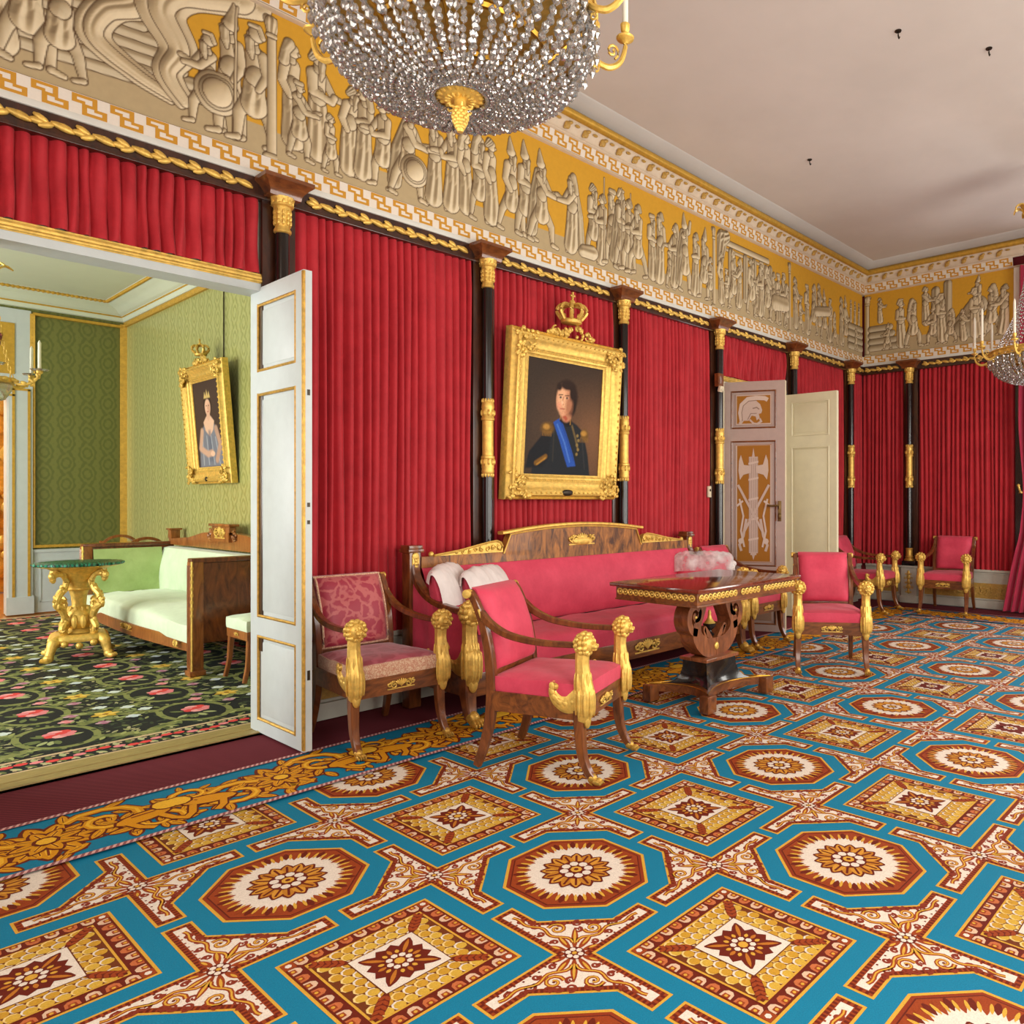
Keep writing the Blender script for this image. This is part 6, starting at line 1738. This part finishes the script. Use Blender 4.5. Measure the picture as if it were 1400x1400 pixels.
for bp, br in (((0, -.058, .345), (.022, .010, .026)), ((-.226, -.056, .556), (.011, .008, .011)), ((.226, -.056, .556), (.011, .008, .011))):
    mb = MB(); mb.ell(bp, br, 10, 8); mb.build('gilt_boss', M['gold'], ly)
mb = MB(); mb.lathe([(.012, .40), (.03, .405), (.034, .415), (.018, .43), (.014, .44), (.03, .455), (.045, .475), (.046, .485), (.03, .492)], 18); ur = mb.build('urn', M['ebony'], tb)
mb = MB(); mb.lathe([(.04, .488), (.03, .50), (.016, .52), (.010, .545), (.013, .555), (.006, .575)], 16); mb.build('urn_cover', M['gold'], ur)
# pedestal and concave-sided base
def conc(w, d, z, inset, n=8):
    P = []
    C = [(-w / 2, -d / 2), (w / 2, -d / 2), (w / 2, d / 2), (-w / 2, d / 2)]
    for k in range(4):
        a, b = Vector(C[k]), Vector(C[(k + 1) % 4]); nrm = Vector((-(b - a).y, (b - a).x)).normalized()
        for i in range(n):
            t = i / n; p = a.lerp(b, t) + nrm * inset * 4 * t * (1 - t); P.append((p.x, p.y, z))
    return P
def loft(mb, rings):
    k = len(rings[0]); vs = [p for r_ in rings for p in r_]
    fs = [(j * k + i, j * k + (i + 1) % k, (j + 1) * k + (i + 1) % k, (j + 1) * k + i) for j in range(len(rings) - 1) for i in range(k)]
    fs += [tuple(range(k))[::-1], tuple((len(rings) - 1) * k + i for i in range(k))]
    mb.add(vs, fs)
mb = MB(); loft(mb, [conc(.52, .34, .105, .085), conc(.42, .27, .125, .06), conc(.36, .22, .16, .04), conc(.335, .195, .21, .02), conc(.33, .19, .262, .004)]); pe = mb.build('pedestal', M['ebony'], tb, ang=40)
mb = MB(); mb.box((0, 0, .272), (.37, .22, .022), .004); mb.build('pedestal_cap', M['rosewood'], pe)
mb = MB(); loft(mb, [conc(.72, .50, .06, .125), conc(.72, .50, .110, .125)]); pl = mb.build('base_plinth', M['mahogany_x'], tb, ang=40)
mb = MB(); R_ = conc(.715, .495, .113, .122, 12); mb.tube(R_, .0035, 6, closed=True); mb.build('gilt_line', M['brass'], pl)
for sx in (-1, 1):
    for sy in (-1, 1):
        mb = MB(); mb.box((sx * .335, sy * .228, .055), (.095, .07, .11), .012); mb.box((sx * .335, sy * .228, .012), (.08, .06, .024), .006); mb.build('foot', M['mahogany'], tb)
# ------------------------------------------------------------------ crystal chandeliers
def bead(mb, c, r, l, d=None):
    """faceted drop, six sided, long along z"""
    n = 6; x, y, z = c
    vs = [(x, y, z + l)] + [(x + r * cos(2 * pi * i / n), y + r * sin(2 * pi * i / n), z + l * .25) for i in range(n)] + [(x + r * cos(2 * pi * (i + .5) / n), y + r * sin(2 * pi * (i + .5) / n), z - l * .25) for i in range(n)] + [(x, y, z - l)]
    fs = [(0, 1 + i, 1 + (i + 1) % n) for i in range(n)] + [(1 + i, 1 + n + i, 1 + (i + 1) % n) for i in range(n)] + [(1 + (i + 1) % n, 1 + n + i, 1 + n + (i + 1) % n) for i in range(n)] + [(1 + n + i, 1 + 2 * n, 1 + n + (i + 1) % n) for i in range(n)]
    mb.add(vs, fs)
RA = .455; DP = .235
def bowl(t):
    """profile from rim (t=0) to pole (t=1)"""
    a = t * pi / 2; return (.07 + (RA - .07) * cos(a) ** .72, -DP * sin(a) ** .85)
def chandelier(label, loc):
    t = thing('chandelier', label, 'chandelier', loc, 0, 'crystal basket chandeliers')
    # one hanging chain of drops, then copies turned round the hoop
    protos = []
    P = [bowl(k / 400) for k in range(401)]
    for var in range(3):
        mb = MB(); s = 0; nxt = .006 + .008 * var; rnd = random.Random(var)
        for k in range(1, 401):
            s += math.hypot(P[k][0] - P[k - 1][0], P[k][1] - P[k - 1][1])
            if s >= nxt and P[k][0] > .085:
                r = .0150 * (.45 + .55 * min(1, P[k][0] / RA) ** .8) * rnd.uniform(.82, 1.12)
                dx, dz = P[k][0] - P[k - 1][0], P[k][1] - P[k - 1][1]
                mb.push(Matrix.Translation((P[k][0] + rnd.uniform(-.006, .006), rnd.uniform(-.003, .003), P[k][1])) @ Matrix.Rotation(math.atan2(dx, dz), 4, 'Y') @ Matrix.Rotation(k, 4, 'Z')); bead(mb, (0, 0, 0), r * .82, r * 1.12); mb.pop()
                nxt = s + r * 1.75
        protos.append(mb.build('crystal_chain', M['crystal'], t, smooth=False, recalc=False))
    n = 99
    for q in range(3): protos[q].rotation_euler = (0, 0, 2 * pi * q / n)
    for q in range(3, n):
        c = protos[q % 3].copy(); COL.objects.link(c); c.parent = t; c.rotation_euler = (0, 0, 2 * pi * (q + .3 * sin(q * 2.7)) / n)
    # tall chains from hoop to crown: one part, as a bead curtain
    mb = MB(); m = 40
    for q in range(m):
        a = 2 * pi * q / m
        for k in range(34):
            v = k / 33; r = (RA * .96 - .13) * (1 - v) ** 2.6 + .13; z = .03 + 1.02 * v
            rr = .011 * (1 - .35 * v)
            bead(mb, (r * cos(a), r * sin(a), z), rr * .8, rr * 1.2)
    o = mb.build('crystal_tent', M['crystal'], t, smooth=False, recalc=False); o['kind'] = 'stuff'
    # swags of larger drops on the hoop
    mb = MB()
    for q in range(36):
        a = 2 * pi * q / 36
        for k, z in enumerate((-.035, -.075)): bead(mb, ((RA + .016) * cos(a), (RA + .016) * sin(a), z), .012, .022)
    o = mb.build('crystal_fringe', M['crystal'], t, smooth=False, recalc=False); o['kind'] = 'stuff'
    mb = MB()
    def hoop(r, z0, z1, th=.008):
        mb.lathe([(r - th, z0), (r, z0), (r + .004, (z0 + z1) / 2), (r, z1), (r - th, z1)], 48)
    hoop(RA + .008, -.012, .03); mb.tube([((RA + .012) * cos(a), (RA + .012) * sin(a), .034) for a in [2 * pi * k / 48 for k in range(48)]], .008, 6, closed=True)
    mb.tube([((RA + .012) * cos(a), (RA + .012) * sin(a), -.014) for a in [2 * pi * k / 48 for k in range(48)]], .006, 6, closed=True)
    for q in range(32):
        a = 2 * pi * q / 32
        mb.ell(((RA + .014) * cos(a), (RA + .014) * sin(a), .01), (.012, .012, .016), 6, 5)
    mb.build('gilt_hoop', M['gold'], t)
    mb = MB()
    for r, z in ((.30, -.10), (.19, -.185)): mb.tube([(r * cos(a), r * sin(a), z) for a in [2 * pi * k / 36 for k in range(36)]], .012, 6, closed=True)
    for q in range(8):
        a = 2 * pi * q / 8; mb.tube([(.08 * cos(a), .08 * sin(a), -.215), (.3 * cos(a), .3 * sin(a), -.11), (.44 * cos(a), .44 * sin(a), .0)], .006, 5)
    mb.tube([(0, 0, -.21), (0, 0, 1.3)], .011, 8); mb.build('inner_frame', M['brass'], t)
    # pierced gilt boss with a pine-cone finial
    mb = MB()
    mb.lathe([(.030, -.245), (.05, -.242), (.078, -.232), (.088, -.222), (.090, -.212), (.080, -.205), (.05, -.205)], 32, flute=(16, .02))
    for q in range(16):
        a = 2 * pi * q / 16; mb.ell((.068 * cos(a), .068 * sin(a), -.234), (.014, .009, .006), 6, 5, Rz(a)); mb.ell((.042 * cos(a), .042 * sin(a), -.244), (.012, .006, .005), 6, 5, Rz(a)); mb.ell((.088 * cos(a), .088 * sin(a), -.217), (.009, .009, .009), 6, 5)
    mb.lathe([(.022, -.275), (.026, -.27), (.02, -.262), (.020, -.245), (.032, -.24)], 20)
    for k in range(7):
        z = -.282 - .0085 * k; r = (.026, .029, .028, .024, .019, .013, .006)[k]
        for q in range(9): mb.ell((r * .8 * cos(q * .7 + k * .35), r * .8 * sin(q * .7 + k * .35), z), (.009, .009, .008), 6, 5)
    for q in range(6): mb.tube([(.02 * cos(q * 1.05), .02 * sin(q * 1.05), -.27), (.04 * cos(q * 1.05), .04 * sin(q * 1.05), -.272), (.045 * cos(q * 1.05), .045 * sin(q * 1.05), -.264)], .004, 5)
    mb.lathe([(.010, -.34), (.022, -.31), (.024, -.285), (.018, -.27)], 16); mb.build('pine_cone_boss', M['gold'], t)
    # crown at the top
    mb = MB(); mb.lathe([(.125, 1.02), (.145, 1.03), (.15, 1.06), (.14, 1.12), (.15, 1.14), (.13, 1.15)], 32, flute=(16, .015))
    for q in range(10):
        a = 2 * pi * q / 10
        pts = bez([(.135 * cos(a), .135 * sin(a), 1.12), (.145 * cos(a), .145 * sin(a), 1.22), (.185 * cos(a), .185 * sin(a), 1.30), (.235 * cos(a), .235 * sin(a), 1.30), (.25 * cos(a), .25 * sin(a), 1.265)], 4)
        mb.sweep(pts, rect(1, 1), sc=lerplist([(.05, .010), (.07, .010), (.07, .01), (.04, .01), (.012, .008)], len(pts)))
    mb.tube([(0, 0, 1.1), (0, 0, 1.75)], .012, 6); mb.build('leaf_crown', M['gold'], t)
    mb = MB()
    for q in range(28):
        a = 2 * pi * q / 28
        for k in range(5): bead(mb, (.15 * cos(a), .15 * sin(a), 1.02 - .03 * k), .010, .015)
    o = mb.build('crown_drops', M['crystal'], t, smooth=False, recalc=False); o['kind'] = 'stuff'
    # eight arms, each with its cup and candle
    for q in range(10):
        a = 2 * pi * q / 10 + .12
        mb = MB(); Mx = Matrix.Rotation(a, 4, 'Z'); mb.push(Mx)
        r0 = RA + .01
        mb.tube(bez([(r0, 0, -.005), (r0 + .02, 0, -.03), (r0 + .07, 0, -.045), (r0 + .115, 0, -.02), (r0 + .135, 0, .03), (r0 + .135, 0, .06)], 5), lerplist([.008, .010, .011, .010, .009, .008], 26), 7)
        mb.tube([(p[0], 0, p[1]) for p in spiral(r0 + .085, .012, .026, 1.4, 1, -1.2)], .005, 6); mb.tube([(p[0], 0, p[1]) for p in spiral(r0 + .02, -.055, .016, 1.3, -1, 1.5)], .004, 5)
        mb.lathe([(.006, .045), (.012, .05), (.032, .06), (.034, .066), (.012, .07), (.010, .082), (.016, .088), (.018, .11), (.015, .112)], 14, (r0 + .135, 0, 0))
        arm_ = mb.build('candle_arm', M['gold'], t)
        mb = MB(); mb.push(Mx); mb.lathe([(.0115, .10), (.0115, .36), (.009, .38), (.002, .395)], 10, (r0 + .135, 0, 0)); mb.build('candle', M['candle'], arm_)
    return t
c1 = chandelier('huge crystal basket chandelier overhead, cut off by the top of the picture', (.195, -2.43, 2.75))
c1.scale = (.88, .88, .98)
dup(c1, (6.42, -2.62, 2.63), .35, 'distant crystal chandelier with candles before the end wall', scale=(.95, .95, 1.05))
# ------------------------------------------------------------------ furniture of the green room
# gilt pedestal table with malachite top
t = thing('pedestal_table', 'carved gilt pedestal table with scalloped malachite top', 'table', (.56, 3.37, 0), radians(-12.4))
t.scale = (.80, .80, 1)
mb = MB(); n = 96
def rim(r, z): return [((r + .010 * cos(24 * 2 * pi * i / n)) * cos(2 * pi * i / n), (r + .010 * cos(24 * 2 * pi * i / n)) * sin(2 * pi * i / n), z) for i in range(n)]
def loft2(mb, R):
    k = len(R[0]); mb.add([p for r_ in R for p in r_], [(j * k + i, j * k + (i + 1) % k, (j + 1) * k + (i + 1) % k, (j + 1) * k + i) for j in range(len(R) - 1) for i in range(k)] + [tuple(range(k))[::-1], tuple((len(R) - 1) * k + i for i in range(k))])
loft2(mb, [rim(.375, .765), rim(.388, .772), rim(.388, .785), rim(.375, .79)]); mb.build('tabletop', M['malachite'], t)
mb = MB(); mb.lathe([(.12, .56), (.085, .575), (.095, .60), (.12, .64), (.18, .70), (.27, .745), (.36, .760), (.365, .768), (.2, .77)], 40, flute=(20, .015))
mb.lathe([(.10, .20), (.13, .205), (.10, .225), (.085, .24), (.115, .27), (.125, .31), (.118, .36), (.09, .40), (.075, .41), (.06, .43), (.066, .50), (.085, .555), (.10, .56), (.10, .575)], 32, flute=(12, .03))
for q in range(10):
    a = q * pi / 5; mb.ell((.12 * cos(a), .12 * sin(a), .30), (.03, .03, .06), 7, 6); mb.ell((.085 * cos(a), .085 * sin(a), .395), (.016, .016, .03), 6, 5)
mb.build('baluster', M['gold'], t)
for q in range(4):
    a = q * pi / 2 + pi / 4
    mb = MB(); mb.push(Matrix.Rotation(a, 4, 'Z'))
    sp = bez([(.16, 0, .19), (.20, 0, .25), (.16, 0, .32), (.20, 0, .41), (.265, 0, .45), (.235, 0, .52), (.17, 0, .575), (.15, 0, .64), (.20, 0, .70), (.29, 0, .70), (.31, 0, .665), (.285, 0, .65)], 5)
    mb.tube(sp, lerplist([.03, .032, .028, .034, .026, .028, .024, .026, .026, .028, .026, .02], len(sp)), 8)
    for k in range(9):
        p = sp[4 + 5 * k]; mb.ell(p + Vector((.018 * (1 if k % 2 else -1), 0, .012)), (.03, .02, .022), 7, 5, Ry(k * .7)); mb.ell(p + Vector((0, .02 * (1 if k % 2 else -1), 0)), (.018, .018, .03), 6, 5, Ry(k))
    mb.tube([(p_[0], 0, p_[1]) for p_ in spiral(.185, .44, .055, 1.2, 1, -.4)], .016, 7); mb.tube([(p_[0], 0, p_[1]) for p_ in spiral(.16, .25, .04, 1.2, -1, .4)], .012, 7)
    mb.ell((.275, 0, .48), (.035, .02, .02), 7, 5, Ry(-.6)); mb.ell((.315, 0, .69), (.03, .028, .03), 8, 6)
    mb.build('scroll_bracket', M['gold'], t)
mb = MB()
vs = []
for z, k in ((.145, 1.0), (.165, 1.03), (.185, 1.0), (.20, .9)):
    R_ = []
    for i in range(48):
        a = 2 * pi * i / 48; R_.append((.255 * k * (1 + .10 * cos(4 * (a - pi / 4))) * cos(a), .255 * k * (1 + .10 * cos(4 * (a - pi / 4))) * sin(a), z))
    vs.append(R_)
loft2(mb, vs)
for q in range(4):
    a = q * pi / 2
    for u in (-.12, 0, .12): mb.ell((.235 * cos(a) - u * sin(a), .235 * sin(a) + u * cos(a), .135 - .02 * (u == 0)), (.035, .035, .028), 7, 5)
mb.build('base', M['gold'], t)
for q in range(4):
    a = q * pi / 2 + pi / 4; mb = MB(); mb.push(Matrix.Rotation(a, 4, 'Z'))
    sp = bez([(.24, 0, .16), (.30, 0, .14), (.325, 0, .09), (.345, 0, .045)], 5); mb.tube(sp, lerplist([.05, .05, .04, .036], len(sp)), 10)
    for k in (-1.5, -.5, .5, 1.5): mb.ell((.385, k * .02, .022), (.04, .013, .022), 7, 5)
    mb.ell((.35, 0, .035), (.05, .045, .035), 9, 7); mb.build('paw_foot', M['gold'], t)

# pale green sofa along the silk wall: built along +x = away from the viewer (world +y)
g = thing('green_sofa', 'mahogany sofa with pale green cushions along the green silk wall', 'sofa', (GX - .06, 1.84, 0), pi / 2)
# local x -> world +y ; local y -> world -x (front of sofa)
LS = 2.95; DPH = .86
def arm_panel(x):
    mb = MB(); mb.box((x, DPH / 2, .535), (.06, DPH - .10, .60), .004); mb.box((x, DPH / 2, .855), (.085, DPH, .035), .006)
    o = mb.build('arm_panel', M['mahogany'], g)
    mb = MB(); mb.box((x, DPH - .04, .43), (.085, .085, .83), .004); mb.box((x, DPH - .04, .02), (.11, .11, .04), .006)
    for k in (-.018, .018): mb.tube([(x + k - .0, DPH + .004, .06), (x + k, DPH + .004, .82)], .009, 6)
    p = mb.build('front_post', M['mahogany_light'], g)
    mb = MB(); mb.tube([(x - .046, DPH + .0, .02), (x - .046, DPH, .85)], .008, 6)
    for q in range(8): mb.ell((x - .046, DPH, .45 + .05 * q), (.008, .012, .02), 6, 5)
    mb.build('gilt_edge', M['gold'], p)
    mb = MB(); mb.box((x, .04, .14), (.07, .07, .28), .004); mb.build('rear_leg', M['mahogany'], g)
arm_panel(0.03); arm_panel(LS - .03)
mb = MB()
def rl(u, v): 
    x = .06 + (LS - .12) * u; return (x, DPH - .04 + .03 * sin(pi * u), .175 + .09 * v - .02 * sin(pi * u))
P = [Vector(rl(i / 20, .5)) for i in range(21)]; mb.sweep(P, rect(.04, .10)); mb.box((LS / 2, .05, .22), (LS - .1, .04, .12)); r_ = mb.build('seat_rail', M['mahogany_light'], g, ang=30)
mb = MB()
mb.push(Matrix.Rotation(pi, 4, 'Z'))
for x, w in ((LS / 2, .32), (.28, .1)): mount(mb, (-x, -(DPH + .015), .215), w, .06)
mb.pop(); mb.build('gilt_mount', M['gold'], r_)
mb = MB(); cushion(mb, [(.065, .10), (LS - .065, .10), (LS - .065, DPH + .0), (.065, DPH + .0)], .235, .385, .05, n=20, puff=.006, seed=6, wr=.008); mb.build('seat_cushion', M['green_up'], g, ang=60)
mb = MB()
def bc(u, v): return (.07 + (LS - .14) * u, .20 - .05 * v + .03 * sin(pi * v), .38 + .43 * v)
mb.grid(bc, 24, 8); mb.grid(lambda u, v: (.07 + (LS - .14) * u, .20 - .05 - .16 * v + .0, .81 + .012 * sin(pi * v)), 24, 4); mb.grid(lambda u, v: (.07, .20 - .05 * v - .16 * u, .38 + .43 * v), 4, 6); mb.build('back_cushion', M['green_up'], g, ang=60, recalc=False)
mb = MB()
def sc_(u, v):
    y = .18 + (DPH - .26) * u; return (LS - .07 - .035 - .02 * sin(pi * v) + .008 * mnoise.noise(Vector((u * 6, v * 4, 2))) + .010 * sin(8 * u + 5 * v) * (1 - v), y, .38 + .44 * v)
mb.grid(sc_, 16, 10); mb.build('side_cushion', M['green_back'], g, ang=80, recalc=False)
# crested back
cp = [(.03, .84), (.03, .90), (.25, .91), (.60, .93), (.95, .985), (1.22, 1.00), (1.28, .985), (1.67, .985), (1.73, 1.0), (2.0, .985), (2.35, .93), (2.70, .91), (2.92, .90), (2.92, .84)]
mb = MB(); mb.prism(cp, (0, .09, 0), (1, 0, 0), (0, 0, 1), (0, -.06, 0)); mb.box((LS / 2, .085, 1.02), (.42, .06, .075), .003); mb.box((LS / 2, .085, 1.072), (.50, .09, .025), .006); mb.box((LS / 2, .085, .96), (.42, .07, .09))
for x in (.06, LS - .06): mb.box((x, .05, .95), (.09, .09, .10), .004); mb.box((x, .05, 1.0), (.12, .12, .02), .004)
for s in (-1, 1): mb.tube([(p_[0], .098, p_[1]) for p_ in spiral(LS / 2 + s * .29, .975, .055, 1.6, s, 1.5)], .012, 6)
cr_ = mb.build('crest', M['mahogany_light'], g, ang=30)
mb = MB(); mb.push(Matrix.Rotation(pi, 4, 'Z')); mount(mb, (-LS / 2, -.122, 1.0), .26, .12); mb.pop(); mb.build('gilt_mount', M['gold'], cr_)
for y in (.72,):
    mb = MB(); fp = bez([(LS - .06, DPH - .08, .2), (LS - .06, DPH - .06, .1), (LS - .06, DPH - .02, .008)], 5); mb.sweep(fp, rect(.04, .04), up=(0, 1, 0)); mb.build('front_leg', M['mahogany_dark'], g)

# green side chair half hidden by the open door leaf
def side_chair(label, loc, rz):
    t = thing('side_chair', label, 'chair', loc, rz, 'green side chairs')
    for s in (-1, 1):
        mb = MB(); fp = bez([(s * .19, -.19, .36), (s * .192, -.20, .24), (s * .195, -.21, .12), (s * .20, -.235, .008)], 5); mb.sweep(fp, rrect(1, 1, .15), sc=lerplist([.042, .038, .032, .028], len(fp)), up=(0, 1, 0)); mb.build('leg', M['mahogany_light'], t, ang=30)
        mb = MB(); fp = bez([(s * .18, .26, .008), (s * .175, .21, .2), (s * .175, .19, .38), (s * .178, .215, .6), (s * .18, .27, .84)], 5); mb.sweep(fp, rrect(1, 1, .15), sc=.034 and [.034] * len(fp), up=(0, 1, 0)); mb.build('leg', M['mahogany_light'], t, ang=30)
    mb = MB(); mb.prism([(-.215, -.22), (.215, -.22), (.19, .21), (-.19, .21)], (0, 0, .305), (1, 0, 0), (0, 1, 0), (0, 0, .065)); ra = mb.build('seat_rail', M['mahogany_light'], t, smooth=False)
    mb = MB(); mount(mb, (0, -.224, .337), .09, .03); mb.build('gilt_mount', M['gold'], ra)
    mb = MB(); cushion(mb, [(-.218, -.225), (.218, -.225), (.19, .20), (-.19, .20)], .368, .462, .018, seed=3); mb.build('seat_cushion', M['green_up'], t, ang=60)
    mb = MB(); mb.sweep(bez([(-.18, .268, .80), (-.1, .285, .87), (0, .292, .895), (.1, .285, .87), (.18, .268, .80)], 5), rect(.05, .03), up=(0, 0, 1)); mb.sweep([(-.175, .215, .6), (0, .232, .61), (.175, .215, .6)], rect(.04, .02)); mb.build('back_rail', M['mahogany_light'], t)
    return t
sc1 = side_chair('green seated side chair half hidden by the open white door', (1.285, 1.455, 0), -pi / 2)
dup(sc1, (1.55, 6.30, 0), pi, 'side chair with arched back beyond the green sofa, by the gilt corner strip')
dup(sc1, (1.56, 5.42, 0), pi, 'side chair with arched back beyond the green sofa, close to the silk wall')

sc1.scale = (.84, 1, 1)
# gilt chandelier with candles, cut by the picture's edge
c = thing('gilt_chandelier', 'gilt chandelier with candles and glass drip pans in the green room', 'chandelier', (-.03, 3.3, 2.22))
mb = MB(); mb.lathe([(.02, -.16), (.10, -.13), (.14, -.06), (.145, -.02), (.13, -.005)], 24); mb.build('glass_bowl', M['crystal'], c)
mb = MB(); mb.lathe([(.13, -.01), (.155, .0), (.155, .03), (.135, .04)], 28); mb.lathe([(.01, -.20), (.02, -.19), (.012, -.17), (.03, -.16)], 12)
for q in range(12): mb.ell((.15 * cos(q * .5236), .15 * sin(q * .5236), .02), (.03, .03, .022), 7, 5)
mb.build('gilt_ring', M['gold'], c)
for q in range(6):
    a = q * pi / 3 + .1; mb = MB(); mb.push(Matrix.Rotation(a - .66, 4, 'Z'))
    ap = bez([(.14, 0, .02), (.20, 0, -.01), (.27, 0, .0), (.32, 0, .05), (.33, 0, .08)], 5); mb.tube(ap, .010, 7)
    for k in range(4): mb.ell(ap[3 + 4 * k] + Vector((0, 0, .012)), (.028, .016, .014), 6, 5, Ry(k * .4))
    mb.lathe([(.01, .075), (.022, .085), (.024, .105), (.014, .12)], 12, (.33, 0, 0)); ar = mb.build('candle_arm', M['gold'], c)
    mb = MB(); mb.push(Matrix.Rotation(a - .66, 4, 'Z')); mb.lathe([(.012, .098), (.05, .10), (.062, .112), (.05, .106), (.012, .106)], 18, (.33, 0, 0)); mb.build('drip_pan', M['crystal'], ar)
    mb = MB(); mb.push(Matrix.Rotation(a - .66, 4, 'Z')); mb.lathe([(.012, .10), (.0115, .32), (.003, .34)], 10, (.33, 0, 0)); mb.build('candle', M['candle'], ar)
for q in range(3):
    a = q * 2.094 + .1; mb = MB(); p0, p1 = Vector((.15 * cos(a - .66), .15 * sin(a - .66), .03)), Vector((.04 * cos(a - .66), .04 * sin(a - .66), .80)); n = 24
    for k in range(n):
        m_ = p0.lerp(p1, (k + .5) / n) + Vector((cos(a - .66), sin(a - .66), 0)) * -.02 * sin(pi * k / n)
        mb.push(Matrix.Translation(m_) @ Matrix.Rotation(a + k % 2 * 1.57, 4, 'Z')); mb.tube([(.010 * cos(b), 0, .022 * sin(b)) for b in [2 * pi * i / 8 for i in range(8)]], .004, 5, closed=True, up=(0, 1, 0)); mb.pop()
    mb.build('chain', M['gold'], c)
mb = MB()
for q in range(6):
    a = q * pi / 3; pts = bez([(.03 * cos(a), .03 * sin(a), .80), (.05 * cos(a), .05 * sin(a), .87), (.10 * cos(a), .10 * sin(a), .915), (.15 * cos(a), .15 * sin(a), .89)], 4); mb.sweep(pts, rect(1, 1), sc=lerplist([(.03, .012), (.05, .012), (.045, .01), (.012, .008)], len(pts)))
mb.tube([(0, 0, .8), (0, 0, 1.5)], .008, 6); mb.build('leaf_crown', M['gold'], c)
mb = MB(); rnd = random.Random(4)
for q in range(14): mb.ell((.06 * rnd.uniform(-1, 1), .06 * rnd.uniform(-1, 1), .34 + .07 * rnd.uniform(-1, 1)), .032, 7, 5)
mb.build('porcelain_flowers', simple('porcelain_flowers', L(150, 60, 80), rough=.3, var=.9, vscale=28), c)
mb = MB(); mb.lathe([(.02, .05), (.05, .08), (.06, .16), (.035, .24), (.05, .29), (.02, .31)], 18); mb.build('stem', M['crystal'], c)
# ------------------------------------------------------------------ light, camera
def area(name, loc, rot, sx, sy, power, col=(1, 1, 1), spread=180):
    l = bpy.data.lights.new(name, 'AREA'); l.shape = 'RECTANGLE'; l.size = sx; l.size_y = sy; l.energy = power; l.color = col
    l.spread = radians(spread)
    o = bpy.data.objects.new(name, l); COL.objects.link(o); o.location = loc; o.rotation_euler = rot
    return o
for k, (a, b) in enumerate(WINX):
    area('window_daylight', ((a + b) / 2, YR + .03, 1.75), (radians(90), 0, 0), b - a - .1, 2.4, 92, (1.0, .962, .885))
area('back_window_daylight', (XB - .02, sum(BW) / 2, 2.1), (radians(90), 0, radians(90)), .85, 3.0, 60, (.95, .97, 1))
area('front_wall_fill', (XF + .06, -2.6, 2.0), (radians(90), 0, radians(-90)), 2.6, 2.6, 72, (1.0, .962, .885))  # added fill lamp behind the camera; the front wall has no window
for a, c in ((1.0, 2.6), (3.6, 5.2)):
    area('green_room_daylight', (GL + .03, (a + c) / 2, 1.75), (radians(90), 0, radians(-90)), 1.5, 2.4, 175, (1.0, 1.0, .95))
area('gilded_room_fill', (-.9, 8.4, 3.4), (0, 0, 0), 2, 2, 130, (1, .85, .6))  # warm overhead lamp added for the glow; this closed room has no window
area('passage_fill', (5.8, 1.2, 2.9), (0, 0, 0), 1, 1, 20, (1, .95, .85))  # added overhead lamp; the closed passage has no window of its own
w = bpy.data.worlds.new('daylight'); scene.world = w; w.use_nodes = True
nt = w.node_tree; bg = nt.nodes['Background']; sk = N(nt, 'ShaderNodeTexSky'); sk.sky_type = 'HOSEK_WILKIE'
nt.links.new(sk.outputs[0], bg.inputs['Color']); bg.inputs['Strength'].default_value = .8
cam = bpy.data.cameras.new('camera'); co = bpy.data.objects.new('camera', cam); COL.objects.link(co)
YAW = .7075
co.location = (-1.187, -4.3416, 1.3002)
co.rotation_euler = (radians(90), 0, YAW - pi / 2)
cam.sensor_fit = 'HORIZONTAL'; cam.sensor_width = 36.0
cam.lens = 36.0 * 1035.2 / 1400
cam.shift_x = -(879.6 - 700) / 1400
cam.shift_y = (684.8 - 700) / 1400
cam.clip_start = .02; cam.clip_end = 100
scene.camera = co
scene.view_settings.view_transform = 'Standard'
scene.view_settings.look = 'None'
scene.view_settings.exposure = 0.0
scene.cycles.max_bounces = 8; scene.cycles.diffuse_bounces = 4; scene.cycles.glossy_bounces = 4; scene.cycles.transmission_bounces = 6; scene.cycles.transparent_max_bounces = 10
scene.cycles.caustics_reflective = False; scene.cycles.caustics_refractive = False
scene.cycles.sample_clamp_indirect = 4.0
